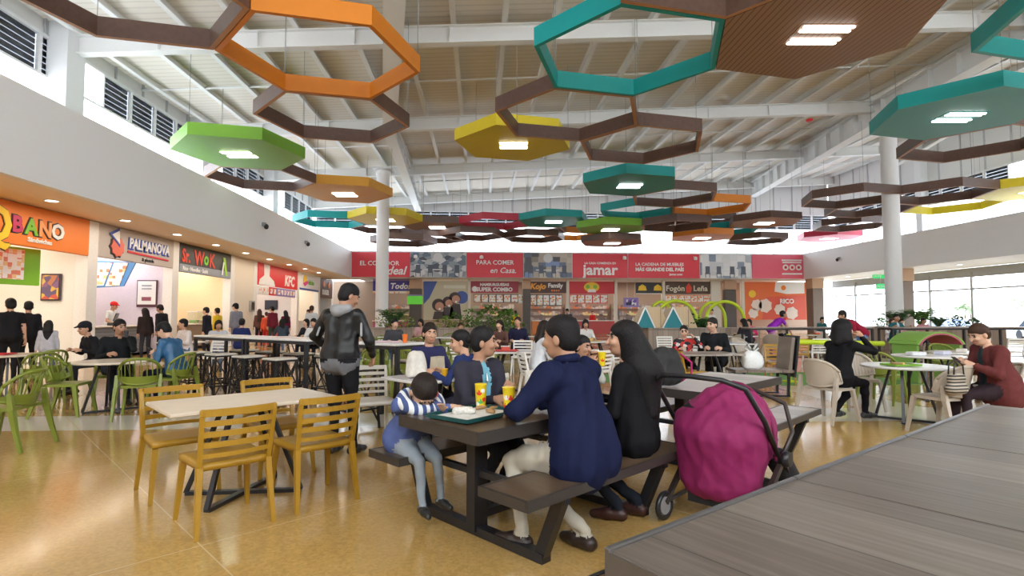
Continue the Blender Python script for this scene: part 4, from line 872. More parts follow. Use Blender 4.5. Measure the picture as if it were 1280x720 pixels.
GC.put('green tub chair half behind the profile green chair', (-7.0, 9.2, 0), math.radians(40), g)
# --- black framed bar tables and stools
BD = Vector((.79, -.61, 0)); BP = Vector((.61, .79, 0)); ba = math.atan2(-.61, .79); S0 = Vector((-5.05, 10.55, 0))
BT = Kind(bar_table(1.66, .62)); g = 'black framed bar tables'
BT.put('left long bar table with a black frame behind the birch table', S0+BD*.85, ba, g)
BT.put('right long bar table with a black frame next to the man in the leather jacket', S0+BD*2.55, ba, g)
BT2 = Kind(bar_table(.95, .62)); BT2.put('short bar table with a black frame right of the man in the leather jacket', (-1.22, 7.45, 0), ba, g)
BS = Kind(bar_stool); g = 'bar stools with black criss-cross legs'
for k in range(4): BS.put('criss-cross bar stool, near side of the left bar tables, %s from left' % ords2[k] if (ords2 := ['first', 'second', 'third', 'fourth']) else '', S0+BD*(.35+k*.85)-BP*.42, ba, g)
for k in range(4): BS.put('criss-cross bar stool, far side of the left bar tables, %s from left' % ords2[k], S0+BD*(.45+k*.85)+BP*.42, ba+.1, g)
BS.put('bar stool behind the short bar table at the leather jacket', (-.95, 8.0, 0), ba, g)
BS.put('bar stool in front of the short bar table at the leather jacket', (-1.55, 6.95, 0), ba, g)
# --- ivory chair, and table of the teenager
TC = Vector((-.38, 6.15, 0)); Kind(cafe_table(1.2, .76, LAMW)).put('white rectangular table of the teenager behind the mother', TC, UA)
IC = Kind(slat_chair(IVORY)); g = 'ivory slatted chairs'
IC.put('ivory slatted chair behind the boy, beside the short bar table', (-1.22, 6.35, 0), math.radians(-155), g)
IC.put('ivory slatted chair under the teenager in navy', TC-U*.02+E_*.50, UA, g)
IC.put('ivory slatted chair between the mother and the man in navy', (.62, 6.3, 0), math.radians(20), g)
# --- right: white round table with taupe chairs
RTc = Vector((5.72, 7.05, 0)); RW = Kind(round_table(.52, LAMW)); RW.put('round white table with a green tray in front of the woman in black', RTc, 0, gt)
TCc = Kind(shell_chair(TAUPE, 14, 'taupe_tub_chair', True)); g = 'taupe tub chairs'
TCc.put('taupe tub chair under the woman in black', (4.68, 7.12, 0), math.radians(-68), g)
TCc.put('taupe tub chair with a handbag on its back, right of the round white table', (5.50, 6.22, 0), math.radians(12), g)
TCc.put('taupe tub chair half hidden behind the round white table', (5.75, 8.0, 0), math.radians(165), g)
TCc.put('taupe tub chair under the woman in maroon at the right edge', (6.22, 6.30, 0), math.radians(80), g)
RW2 = Vector((7.55, 8.8, 0)); RW.put('white table behind the round white table on the right', RW2, 0, gt); RW.put('white table nearer the window side, left of the woman in maroon', (8.9, 9.6, 0), 0, gt)
g = 'olive green tub chairs'
GC.put('green tub chair left of the white table on the right', (6.55, 8.55, 0), math.radians(-60), g)
GC.put('green tub chair behind the white table on the right', (7.2, 9.7, 0), math.radians(190), g)
GC.put('green tub chair beside the woman in maroon', (8.35, 8.75, 0), math.radians(60), g)
GC.put('green tub chair far right beyond the white tables', (9.4, 10.5, 0), math.radians(170), g)
# --- the couple's grey table, booth, boxes
P3 = Kind(cafe_table(1.05, .85, MIDW, .75)); P3.put('grey topped table in front of the couple', (3.98, 9.45, 0), 0)
def booth():
    t = thing('booth_seat', '-', 'bench'); B = wood('booth_boards', (.20, .16, .13), (.34, .28, .24), .3, 'X', .3)
    mb = MB(); mb.box((0, 0, .44), (1.0, .5, .05), b=.005); mb.build('bench_seat', B, t); mb = MB(); mb.box((.47, .02, .72), (.06, .52, .62), Matrix.Rotation(.12, 3, 'Y'), b=.005); mb.build('backrest', B, t)
    mb = MB(); mb.box((.55, .02, .70), (.035, .56, .72), Matrix.Rotation(.12, 3, 'Y')); mb.build('back_panel', BLACK, t)
    for s in (-1, 1): mb = MB(); sq_ring(mb, 0, s*.22, .02, .42, .01); mb.bar((-.4, s*.22, .02), (-.35, s*.22, .42), .04, .04); mb.bar((.4, s*.22, .02), (.42, s*.22, .42), .04, .04); mb.build('leg_frame', BLACK, t)
    return t
Kind(booth).put('brown wooden booth seat with a white carrier bag on it', (4.95, 9.45, 0), math.radians(-6))
mb = MB(); n_ = 14
ring = lambda r, z, k_: [(r*math.cos(2*PI*k/n_)*1.0, r*.55*math.sin(2*PI*k/n_)+.02*math.sin(5*k+k_), z) for k in range(n_)]
def bag(name, label, loc, rz, hgt, wdt, mat, knots=True):
    mb = MB(); prof = [(.75, 0), (1.0, .12), (1.05, .35), (.95, .6), (.7, .8), (.45, .9)]; vs = []
    for i, (r, z) in enumerate(prof): vs += ring(r*wdt/2, z*hgt, i)
    fs = [(i*n_+k, i*n_+(k+1) % n_, (i+1)*n_+(k+1) % n_, (i+1)*n_+k) for i in range(len(prof)-1) for k in range(n_)]+[tuple(reversed(range(n_)))]
    mb.add(vs, fs, 0, True); t = thing(name, label, 'bag', loc, rz); mb.build('sack', mat, t)
    if knots:
        for s in (-1, 1): mb = MB(); mb.tube([(s*.10*wdt, 0, .86*hgt), (s*.34*wdt, .02, 1.02*hgt), (s*.24*wdt, 0, 1.22*hgt), (s*.06*wdt, 0, .95*hgt)], .022*wdt/.3, 8, sq=.4); mb.build('handle', mat, t)
    return t
bag('carrier_bag', 'white plastic carrier bag standing on the brown booth seat', (4.80, 9.38, .466), .2, .36, .40, M('carrier_plastic', (.80, .82, .82), .35, bump=.6))
# --- low planter wall and long bar on the right
PLW = wood('planter_boards', (.22, .17, .13), (.38, .30, .24), .2, 'X', .5)
for (x0, x1, Y, lb) in ((6.3, 10.6, 20.5, 'long low wooden planter box below the teal triangles'), (15.2, 22.0, 22.0, 'long low wooden planter box near the right windows'), (-5.0, -.2, 21.5, 'long low wooden planter box beside the left column'),):
    t = thing('planter_box', lb, 'planter', ((x0+x1)/2, Y, 0)); mb = MB(); wd = x1-x0
    mb.box((0, -.4, .45), (wd, .06, .9), b=.01); mb.box((0, .4, .45), (wd, .06, .9)); mb.box((-wd/2+.03, 0, .45), (.06, .74, .9)); mb.box((wd/2-.03, 0, .45), (.06, .74, .9)); mb.build('box', PLW, t)
    mb = MB(); mb.box((0, 0, .80), (wd-.1, .74, .06)); mb.build('soil', M('soil', (.06, .04, .03), .9, bump=.5), t); mb = MB(); mb.box((0, -.42, .93), (wd+.05, .14, .05)); mb.box((0, .42, .93), (wd+.05, .14, .05)); mb.build('rim', PLW, t)
def long_bar(lb, x, Y, L, rz=0):
    t = Kind(bar_table(L, .6, wood('bar_boards', (.20, .15, .12), (.34, .27, .22), .25, 'X', .3), 1.08)).put(lb, (x, Y, 0), rz, 'long wooden bar tables'); 
    for k in range(1, int(L/1.1)): mb = MB(); mb.box((-L/2+k*1.1, -.2, .52), (.05, .05, 1.0)); mb.build('leg', BLACK, t)
    return t
long_bar('long brown bar table with black posts at the right, behind the woman in black', 9.4, 15.2, 3.6)
long_bar('long brown bar table with black posts in front of the right windows', 13.9, 15.0, 4.6)
WS = Kind(slat_chair(M('white_plastic', (.76, .75, .72), .4, noise=.02), 'white_slatted_chair')); g = 'white slatted chairs'
wsp = [(9.0, 14.2, 0, 'left under the first long bar table'), (9.9, 14.2, 10, 'right under the first long bar table'), (12.3, 14.0, 0, 'first from the left under the window bar table'), (13.3, 14.0, 5, 'second from the left under the window bar table'), (14.3, 14.0, -5, 'third from the left under the window bar table'), (15.4, 14.0, 0, 'rightmost under the window bar table'),
       (5.35, 15.3, 180, 'leftmost of the row below the teal triangles'), (6.15, 15.3, 178, 'second of the row below the teal triangles'), (3.1, 11.3, 200, 'behind the long haired woman'), (1.0, 13.0, 170, 'beyond the woman in the white coat'), (-.6, 12.6, 15, 'in the middle of the hall, facing away'),
       (-3.9, 14.2, 30, 'behind the left bar tables, nearer'), (-2.6, 15.6, 200, 'behind the left bar tables, farther'), (2.0, 9.6, 40, 'near the woman in the white coat'), (-6.3, 13.2, 160, 'beyond the man in the blue jacket')]
for x, y, a, lb in wsp: WS.put('white slatted chair '+lb, (x, y, 0), math.radians(a), g)
# --- tables and chairs deeper in the hall
MT = Kind(cafe_table(1.1, .75, LAMW)); g = 'white rectangular tables deeper in the hall'
mts = [(-2.0, 13.2, 'behind the short bar table'), (.6, 10.3, 'left of the woman in the white coat'), (1.7, 10.6, 'in front of the woman in the white coat'), (-.2, 14.2, 'among green chairs at the centre'), (3.0, 14.2, 'behind the man in navy'),
       (6.0, 13.0, 'beyond the couple'), (8.6, 17.6, 'by the green arches'), (-4.6, 15.5, 'beyond the left bar tables, nearer'), (-6.3, 18.0, 'beyond the left bar tables, farther'), (12.0, 18.6, 'by the purple shirted person'), (-1.4, 17.2, 'before the left planter'), (2.2, 18.0, 'far at the centre'), (-7.6, 14.6, 'near the wok stall'), (5.0, 18.6, 'before the teal triangles'), (16.4, 19.0, 'near the right column')]
for x, y, lb in mts: MT.put('white rectangular table '+lb, (x, y, 0), math.radians(random.choice((0, 41, 41))), g)
g = 'olive green tub chairs'
for i, (x, y, a, lb) in enumerate([(-1.95, 10.3, 15, 'just left behind the short bar table'), (-1.15, 9.7, -20, 'just right behind the short bar table'), (-.75, 8.9, 40, 'left of the woman facing us'), (-2.3, 12.2, 10, 'left of the pair facing away behind the short bar table'), (-1.5, 12.3, -10, 'right of the pair facing away behind the short bar table'), (-2.6, 14.1, 170, 'far side of the table behind the short bar table, left'), (-1.6, 14.1, 190, 'far side of the table behind the short bar table, right'),
        (-.9, 11.2, 30, 'alone between the short bar table and the teenager'), (-.7, 13.3, 20, 'near side of the centre table, left'), (.2, 13.4, -15, 'near side of the centre table, right'), (-.1, 15.2, 185, 'far side of the centre table'), (-3.2, 16.5, 120, 'left of the centre, farther off'), (-1.7, 16.3, 15, 'before the left planter, nearer'), (-1.0, 18.1, 180, 'before the left planter, farther'), (2.1, 17.0, 10, 'far at the centre right')]):
    GC.put('green tub chair '+lb, (x, y, 0), math.radians(a), g)
for i, (x, y, a, lb) in enumerate([(8.0, 16.7, 10, 'near the green arches, left'), (9.2, 16.8, -20, 'near the green arches, right'), (11.4, 17.8, 20, 'by the purple shirted person'), (12.7, 19.4, 190, 'behind the purple shirted person'), (5.2, 12.2, 30, 'beyond the couple, left'), (6.8, 13.7, 200, 'beyond the couple, right'), (15.9, 18.2, 0, 'near the right column')]):
    TCc.put('taupe tub chair '+lb, (x, y, 0), math.radians(a), 'taupe tub chairs')
# ================================================================ people: each body grown as one smooth surface
def surface(prims, h, paint=()):
    """blend tapered limbs and ellipsoids into one skin (naive surface nets).
    prim: ('c', a, b, ra, rb, label, k) or ('e', centre, radii, R, label, k) ; paint only relabels"""
    bb = []
    for p in prims:
        if p[0] == 'c': a, b = np.array(p[1]), np.array(p[2]); r = max(p[3], p[4]); bb.append((np.minimum(a, b)-r, np.maximum(a, b)+r))
        else: c = np.array(p[1]); r = max(p[2]); bb.append((c-r, c+r))
    lo = np.min([b[0] for b in bb], 0)-h*3; hi = np.max([b[1] for b in bb], 0)+h*3
    n = np.ceil((hi-lo)/h).astype(int)+1
    D = np.full(n, 1.0, np.float32); B = np.full(n, 1e3, np.float32); Lb = np.zeros(n, np.int16)
    ax = [lo[i]+np.arange(n[i])*h for i in range(3)]
    def ev(p, sl):
        X, Y, Z = np.meshgrid(ax[0][sl[0]], ax[1][sl[1]], ax[2][sl[2]], indexing='ij')
        if p[0] == 'c':
            a = np.array(p[1], float); b = np.array(p[2], float); d = b-a; L2 = max(d@d, 1e-9)
            t = np.clip(((X-a[0])*d[0]+(Y-a[1])*d[1]+(Z-a[2])*d[2])/L2, 0, 1)
            return np.sqrt((X-a[0]-t*d[0])**2+(Y-a[1]-t*d[1])**2+(Z-a[2]-t*d[2])**2)-(p[3]+t*(p[4]-p[3]))
        c = p[1]; r = p[2]; R = p[3]; x = X-c[0]; y = Y-c[1]; z = Z-c[2]
        if R is not None:
            Q = np.array(R).T; x, y, z = (Q[0][0]*x+Q[0][1]*y+Q[0][2]*z, Q[1][0]*x+Q[1][1]*y+Q[1][2]*z, Q[2][0]*x+Q[2][1]*y+Q[2][2]*z)
        k0 = np.sqrt((x/r[0])**2+(y/r[1])**2+(z/r[2])**2); k1 = np.sqrt((x/r[0]**2)**2+(y/r[1]**2)**2+(z/r[2]**2)**2)
        return k0*(k0-1)/np.maximum(k1, 1e-6)
    def box(p, m):
        if p[0] == 'c': a, b = np.array(p[1]), np.array(p[2]); r = max(p[3], p[4]); l, u = np.minimum(a, b)-r-m, np.maximum(a, b)+r+m
        else: c = np.array(p[1]); r = max(p[2]); l, u = c-r-m, c+r+m
        i0 = np.clip(np.floor((l-lo)/h).astype(int), 0, n-1); i1 = np.clip(np.ceil((u-lo)/h).astype(int)+1, 1, n)
        return tuple(slice(i0[k], i1[k]) for k in range(3))
    cuts = [p for p in prims if p[-1] == 'cut']
    for p in prims:
        if p[-1] == 'cut': continue
        k = p[-1]; sl = box(p, k+3*h); d = ev(p, sl).astype(np.float32); cur = D[sl]
        if k > 0:
            hh = np.clip(.5+.5*(cur-d)/k, 0, 1); D[sl] = cur*(1-hh)+d*hh-k*hh*(1-hh)
        else: D[sl] = np.minimum(cur, d)
        m = d < B[sl]; B[sl] = np.where(m, d, B[sl]); Lb[sl] = np.where(m, p[-2], Lb[sl])
    for p in cuts: sl = box(p, 3*h); D[sl] = np.maximum(D[sl], -ev(p, sl))
    for p in paint: sl = box(p, h); d = ev(p, sl); Lb[sl] = np.where(d < 0, p[-2], Lb[sl])
    S = D < 0
    cs = np.zeros(n-1, int)
    for i in (0, 1):
        for j in (0, 1):
            for k in (0, 1): cs += S[i:n[0]-1+i, j:n[1]-1+j, k:n[2]-1+k]
    act = np.argwhere((cs > 0) & (cs < 8)); idx = np.full(n-1, -1); idx[tuple(act.T)] = np.arange(len(act))
    P = np.zeros((len(act), 3)); cnt = np.zeros(len(act))
    for axis in range(3):
        o = [k for k in range(3) if k != axis]
        for a in (0, 1):
            for b in (0, 1):
                q0 = act.copy(); q0[:, o[0]] += a; q0[:, o[1]] += b; q1 = q0.copy(); q1[:, axis] += 1
                d0 = D[tuple(q0.T)]; d1 = D[tuple(q1.T)]; m = (d0 < 0) != (d1 < 0)
                t = np.where(m, d0/np.where(m, d0-d1, 1), 0); pt = q0.astype(float); pt[:, axis] += t
                P += pt*m[:, None]; cnt += m
    P = lo+P/np.maximum(cnt, 1)[:, None]*h
    faces = []
    for axis in range(3):
        o = [(axis+1) % 3, (axis+2) % 3]
        s0 = [slice(None)]*3; s1 = [slice(None)]*3; s0[axis] = slice(0, -1); s1[axis] = slice(1, None)
        a = S[tuple(s0)]; b = S[tuple(s1)]; e = np.argwhere(a != b); inside = a[tuple(e.T)]
        ok = (e[:, o[0]] > 0) & (e[:, o[1]] > 0); e = e[ok]; inside = inside[ok]
        q = []
        for du, dv in ((0, 0), (-1, 0), (-1, -1), (0, -1)):
            c = e.copy(); c[:, o[0]] += du; c[:, o[1]] += dv; q.append(idx[tuple(c.T)])
        q = np.stack(q, 1); q[~inside] = q[~inside][:, ::-1]; faces.append(q)
    Fc = np.concatenate(faces); Fc = Fc[(Fc >= 0).all(1)]
    nb = np.rint((P-lo)/h).astype(int); vl = Lb[tuple(np.clip(nb, 0, n-1).T)]
    return P, Fc, vl[Fc[:, 0]]
def mesh_of(name, pieces, mats, folds=0, cloths=None):
    V = []; Fs = []; ML = []; o = 0
    for P, Fc, L in pieces: V.append(P); Fs.append(Fc+o); ML.append(L); o += len(P)
    V = np.concatenate(V); Fs = np.concatenate(Fs); ML = np.concatenate(ML)
    me = bpy.data.meshes.new(name); me.vertices.add(len(V)); me.vertices.foreach_set('co', V.astype(np.float32).ravel())
    me.loops.add(len(Fs)*4); me.loops.foreach_set('vertex_index', Fs.astype(np.int32).ravel())
    me.polygons.add(len(Fs)); me.polygons.foreach_set('loop_start', (np.arange(len(Fs))*4).astype(np.int32)); me.polygons.foreach_set('loop_total', np.full(len(Fs), 4, np.int32))
    for m in mats: me.materials.append(m)
    me.polygons.foreach_set('material_index', ML.astype(np.int32)); me.polygons.foreach_set('use_smooth', np.ones(len(Fs), bool)); me.update(); me.validate()
    if folds:
        N_ = np.zeros(len(V)*3, np.float32); me.vertices.foreach_get('normal', N_); N_ = N_.reshape(-1, 3)
        rg = np.random.default_rng(len(V)); w1 = rg.normal(size=(3, 3))*5; q = V+.03*np.sin(V@w1.T+rg.uniform(0, 6, 3)); a = np.zeros(len(V))
        for f_, am in ((16, 1.), (27, .8), (45, .45)):
            for _ in range(3):
                kx = rg.normal(size=3); kx /= np.linalg.norm(kx); kx[2] *= .55; a += am*(1-2*np.abs(np.sin(q@kx*f_+rg.uniform(0, 6))))
        a *= folds/3.2
        if cloths is not None:
            mk = np.zeros(len(V)); ok = np.isin(ML, cloths); mk[Fs[ok].ravel()] = 1; mk[Fs[~ok].ravel()] = 0; a *= mk
        V = V+N_*a[:, None]; me.vertices.foreach_set('co', V.astype(np.float32).ravel()); me.update()
    o = bpy.data.objects.new(name, me); C.objects.link(o); return o
def cloth(key, col, rough=.8): return M('cloth_'+key, col, rough, noise=.10, scale=14, bump=.25, spec=.12)
SKINS = [(.56, .31, .20), (.44, .235, .145), (.64, .39, .27)]
HAIRC = {'black': (.010, .009, .010), 'brown': (.05, .025, .015), 'dark': (.018, .012, .010), 'grey': (.25, .24, .23)}
v3 = lambda *a: np.array(a, float)
def rot(ax, a): return np.array(Matrix.Rotation(a, 3, ax))
def ik(S, T, l1, l2, pole):
    d = T-S; L = np.linalg.norm(d); Lc = min(L, (l1+l2)*.999); u = d/max(L, 1e-6); T = S+u*Lc
    a = (l1*l1-l2*l2+Lc*Lc)/(2*Lc); hgt = math.sqrt(max(l1*l1-a*a, 0)); pv = np.array(pole, float); pv = pv-(pv@u)*u; pv /= max(np.linalg.norm(pv), 1e-6)
    return S+u*a+pv*hgt, T
def hand(W, d, nrm, s, side, lab, curl=.6):
    "palm, four fingers and a thumb; d points along the hand, nrm out of the palm"
    d = d/np.linalg.norm(d); nrm = nrm-(nrm@d)*d; nrm /= max(np.linalg.norm(nrm), 1e-6); x = np.cross(d, nrm)*side
    pr = [('c', W, W+d*.03*s, .025*s, .026*s, lab, .015*s)]
    for k, (off, ln) in enumerate(((-.027, .068), (-.009, .078), (.009, .073), (.026, .058))):
        b = W+d*.03*s+x*off*.7*s; m = W+d*.085*s+x*off*s; pr.append(('c', b, m, .015*s, .0125*s, lab, .012*s))
        a1 = curl*.9; q = m+(d*math.cos(a1)+nrm*math.sin(a1))*ln*.55*s; a2 = curl*1.9; e = q+(d*math.cos(a2)+nrm*math.sin(a2))*ln*.45*s
        pr += [('c', m, q, .0092*s, .0085*s, lab, .003), ('c', q, e, .0085*s, .0072*s, lab, .003)]
    t0 = W+d*.025*s-x*.022*s; t1 = W+d*.06*s-x*.052*s+nrm*.012*s; t2 = t1+(d*.8+nrm*.4)*.03*s
    pr += [('c', t0, t1, .014*s, .011*s, lab, .01*s), ('c', t1, t2, .0105*s, .009*s, lab, .003)]
    return pr
NP = 0
def person(label, loc, rz, h=1.68, pose='sit', seat=.46, top='navy', topc=(.02, .03, .09), pants=(.03, .035, .06), shoes=(.02, .02, .02), skin=0, hair='short', hairc='black',
           lean=8, yaw=0, pitch=8, tilt=0, hands=None, feet=None, det=1, girth=1.0, sleeves='long', extra=None, inner=None, poles=None, curl=(.7, .7), twist=0, headsc=1.06, fold=1.0, hem=.5, armr=1.14, group=None, patternmat=None, cap=None):
    """faces local +Y. det 0: far, 1: middle distance, 2: near"""
    global NP
    NP += 1; s = h/1.70; SK_, TP, PN, SH, HR_, IN, EY, LP = range(8)
    vox = (.030, .017, .0105)[det]; P = []; k = .03*s
    hipz = (seat+.095*s) if pose == 'sit' else .93*s
    ln = math.radians(lean); up = v3(math.sin(math.radians(tilt)), math.sin(ln), math.cos(ln)); up /= np.linalg.norm(up)
    Rt = rot('Z', math.radians(twist)); side = Rt@v3(1, 0, 0)
    pel = v3(0, 0, hipz); hw = .092*s
    base = pel+v3(0, 0, .05*s); waist = base+up*.12*s; chest = base+up*.34*s; neck = base+up*.475*s
    g_ = girth
    for sg in (-1, 1):
        P.append(('c', pel+v3(sg*.075*s, -.015*s, .01), base+up*.06*s+v3(sg*.06*s, 0, 0), .108*s*g_, .098*s*g_, PN, .05*s))
        if hem: P.append(('c', base+up*.03*s-v3(.05*sg*s, 0, 0), pel+v3(.05*sg*s, -.012*s, (.06-.10*hem)*s), .112*s*g_, .121*s*g_, TP, .02*s)); P.append(('c', base+up*.04*s+v3(sg*.068*s, 0, 0), pel+v3(sg*.076*s, -.012*s, (.06-.10*hem)*s), .108*s*g_, .119*s*g_, TP, .03*s))
        P.append(('c', base+up*.06*s+v3(sg*.055*s, 0, 0), chest+side*sg*.078*s, .100*s*g_, .105*s*(g_*.5+.5), TP, .05*s))
    sh = [chest+up*.075*s+side*sg*.165*s*(g_*.4+.6) for sg in (-1, 1)]
    P.append(('c', sh[0], sh[1], .058*s, .058*s, TP, .05*s)); P.append(('c', chest, neck-up*.03*s, .085*s, .055*s, TP, .05*s))
    if sleeves != 'bare' : P.append(('c', neck-up*.035*s, neck-up*.005*s, .060*s, .052*s, TP, .015*s))
    hc = neck+up*.0*s+v3(0, 0, 0); hd = rot('Z', math.radians(yaw))@rot('X', -math.radians(pitch))
    if pose == 'bow': pass
    headc = neck+up*.075*s+hd@v3(0, .025, .085)*s; P.append(('c', neck-up*.02*s, headc-hd@v3(0, .015, .05)*s, .050*s, .048*s, SK_, .02*s))
    # arms
    if hands is None: hands = [v3(-.16, .36, seat+.33), v3(.16, .36, seat+.33)] if pose == 'sit' else [v3(-.26, .02, .80)*s, v3(.26, .02, .80)*s]
    W = []; poles = poles or [(-.5, -.5, -.8), (.5, -.5, -.8)]
    for i, sg in enumerate((-1, 1)):
        T_ = np.array(hands[i], float); el, T_ = ik(sh[i], T_, .275*s, .245*s, poles[i])
        P.append(('c', sh[i], el, .055*s*(g_*.5+.5)*armr, .044*s*armr, TP, .03*s))
        if sleeves == 'short':
            mid = sh[i]+(el-sh[i])*.55; P.pop(); P += [('c', sh[i], mid, .054*s, .050*s, TP, .02*s), ('c', mid, el, .040*s, .036*s, SK_, .012*s), ('c', el, T_, .037*s, .025*s, SK_, .012*s)]
        else: P += [('c', el, el+(T_-el)*.90, .044*s*armr, .033*s*armr, TP, .02*s), ('c', el+(T_-el)*.88, T_, .024*s, .022*s, SK_, .006*s)]
        d = T_-el; d = d/max(np.linalg.norm(d), 1e-6); W.append((T_, d, sg))
    # legs
    if feet is None: feet = [v3(-.10, .40, 0), v3(.10, .42, 0)] if pose == 'sit' else [v3(-.10, .02, 0), v3(.10, -.03, 0)]
    for i, sg in enumerate((-1, 1)):
        f = np.array(feet[i], float); an = f+v3(0, 0, .085*s); H0 = pel+v3(sg*hw, 0, 0)
        kn, an = ik(H0, an, .43*s, .42*s, (0, 1, .35) if pose == 'sit' else (0, 1, 0))
        if pose == 'sit': P.append(('c', H0, kn, .088*s*g_, .060*s, PN, .03*s))
        else: P.append(('c', H0, kn, .090*s*g_, .060*s, PN, .03*s))
        P.append(('c', kn, kn+(an-kn)*.3, .060*s, .058*s, PN, .02*s)); P.append(('c', kn+(an-kn)*.3, an+v3(0, 0, .02), .058*s, .043*s, PN, .02*s))
        fd = v3(f[0]-0, 0, 0)*0+v3(sg*.12, 1, 0); z0 = an[2]-.085*s
        if len(feet[i]) > 3: pass
        fd = fd/np.linalg.norm(fd); hz = v3(an[0], an[1], z0+.045*s)-fd*.035*s
        P += [('c', hz, hz+fd*.10*s, .042*s, .044*s, SH, .015*s), ('c', hz+fd*.10*s, hz+fd*.20*s-v3(0, 0, .012*s), .043*s, .030*s, SH, .015*s)]
    paint = []
    if hem:
        for sg in (-1, 1): paint.append(('c', base+up*.06*s+v3(sg*.06*s, -.05*s, 0), pel+v3(sg*.07*s, -.07*s, (.09-.12*hem)*s), .115*s*g_, .115*s*g_, TP, 0))
    if inner is not None:   # shirt showing in an open jacket
        fr = np.cross(side, up); fr = fr if fr[1] > 0 else -fr
        paint.append(('c', neck+fr*.09*s, base+up*.08*s+fr*.16*s, .045*s, .062*s, IN, 0))
    if extra: P += extra(dict(s=s, pel=pel, base=base, up=up, chest=chest, neck=neck, sh=sh, headc=headc, hd=hd, TP=TP, PN=PN, SK=SK_, IN=IN, SH=SH))
    pieces = [surface(P, vox, paint)]
    # head
    hh = (.016, .0095, .0058)[det]; s0 = s; s = s*headsc; q = lambda x, y, z: headc+hd@v3(x, y, z)*s; R = hd
    def el_(c, r, lab, kk): return ('e', q(*c), tuple(a*s for a in r), R, lab, kk*s if not isinstance(kk, str) else kk)
    Hp = [el_((0, -.012, .040), (.074, .094, .080), SK_, .02), el_((0, .022, -.015), (.062, .070, .092), SK_, .02), el_((0, .040, -.075), (.040, .042, .034), SK_, .025),
          ('c', q(0, -.02, -.05), neck, .048*s, .050*s, SK_, .02*s), ('c', q(0, .088, .005), q(0, .106, -.026), .008*s, .0135*s, SK_, .008*s)]
    for sg in (-1, 1):
        Hp += [el_((sg*.074, -.008, -.012), (.012, .020, .030), SK_, .006), el_((sg*.034, .070, -.022), (.026, .022, .022), SK_, .02)]
        if det: Hp.append(el_((sg*.030, .078, .012), (.0105, .0085, .0062), EY, .002))
    Hp.append(el_((0, .084, -.062), (.024, .012, .010), LP, .006))
    pt = []
    for sg in (-1, 1):
        if det: Hp.append(el_((sg*.032, .083, .034), (.019, .010, .0045), HR_, .002))
    pieces.append(surface(Hp, hh, pt)); sH = s; s = s0
    if det:
        for i, (T_, d, sg) in enumerate(W):
            nr = np.array([-sg*.75, .1, -.6]) if curl[i] >= 0 else np.array([0, 0, -1.]); pieces.append(surface([('c', T_-d*.035*s, T_, .023*s, .023*s, SK_, .01)]+hand(T_, d, nr, s, sg, SK_, abs(curl[i])), (.01, .0085, .0048)[det]))
    else:
        for T_, d, sg in W: pieces.append(surface(hand(T_, d, np.array([-sg*.7, 0, -.7]), s*1.05, sg, SK_, .6), .014))
    col = SKINS[skin]; nm = '%02d' % NP
    mats = [M('skin_%d' % skin, col, .5, noise=.05, scale=20), patternmat or cloth('%s_%.2f_%.2f' % (top, topc[0], topc[2]), topc), cloth('trousers_%.3f_%.3f_%.3f' % pants, pants), M('shoe_%.2f_%.2f' % (shoes[0], shoes[2]), shoes, .4, noise=.1),
            M('hair_'+hairc, HAIRC[hairc], .62, noise=.3, scale=60, spec=.25, bump=.4), cloth('inner_%.2f_%.2f' % ((inner or (.8, .8, .8))[0], (inner or (.8, .8, .8))[2]), inner or (.8, .8, .8)), M('eye', (.05, .035, .03), .2, noise=0), M('lips_%d' % skin, (col[0]*.8, col[1]*.5, col[2]*.5), .45, noise=0)]
    body = mesh_of('person', pieces, mats, folds=(0, .006, .010)[det]*fold, cloths=[1, 2, 5]); body.location = loc; body.rotation_euler = (0, 0, rz)
    tag(body, label, 'person', group)
    # hair
    s = sH
    if hair:
        Hr = []; cut = lambda c, r: ('e', q(*c), tuple(a*s for a in r), R, 0, 'cut')
        if hair == 'short': Hr += [el_((0, -.016, .046), (.082, .100, .087), 0, .0), el_((0, -.045, -.008), (.077, .066, .078), 0, .02), cut((0, .115, -.035), (.085, .085, .095)), cut((0, .055, -.115), (.12, .075, .07))]
        elif hair == 'buzz': Hr += [el_((0, -.016, .044), (.078, .097, .083), 0, 0), el_((0, -.045, .0), (.074, .070, .06), 0, .02), cut((0, .115, -.03), (.085, .09, .1)), cut((0, .02, -.12), (.12, .08, .085))]
        elif hair == 'cap': Hr += [el_((0, -.016, .036), (.081, .099, .08), 0, 0), cut((0, .115, -.035), (.085, .085, .095)), cut((0, .03, -.11), (.12, .09, .085))]
        else:
            Hr += [el_((0, -.018, .044), (.086, .104, .090), 0, .0), el_((0, -.05, -.02), (.082, .070, .085), 0, .03), cut((0, .125, -.04), (.075, .095, .105))]
            dn = v3(0, 0, -1); bk = hd@v3(0, -1, 0); bk = v3(bk[0], bk[1], 0); bk /= max(np.linalg.norm(bk), .1); rt_ = np.cross(bk, v3(0, 0, 1))
            if hair == 'long':
                c0_ = q(0, -.055, .0)
                for off in (-.045, 0, .045):
                    a = c0_+rt_*off*s; b = a+bk*.05*s+dn*.17*s; c_ = b+bk*.03*s+dn*.27*s+rt_*off*.5*s; Hr += [('c', a, b, .060*s, .062*s, 0, .025), ('c', b, c_, .060*s, .034*s, 0, .025)]
            elif hair == 'bob': 
                for sg in (-1, 1): Hr.append(('c', q(sg*.055, -.02, .02), q(sg*.062, -.015, -.085), .042*s, .034*s, 0, .02))
                Hr.append(('c', q(0, -.06, 0), q(0, -.065, -.10), .072*s, .055*s, 0, .02))
            elif hair == 'bun': Hr.append(el_((0, -.115, .065), (.042, .040, .042), 0, .012)); Hr.append(cut((0, .05, -.11), (.12, .09, .07)))
            elif hair == 'pony':
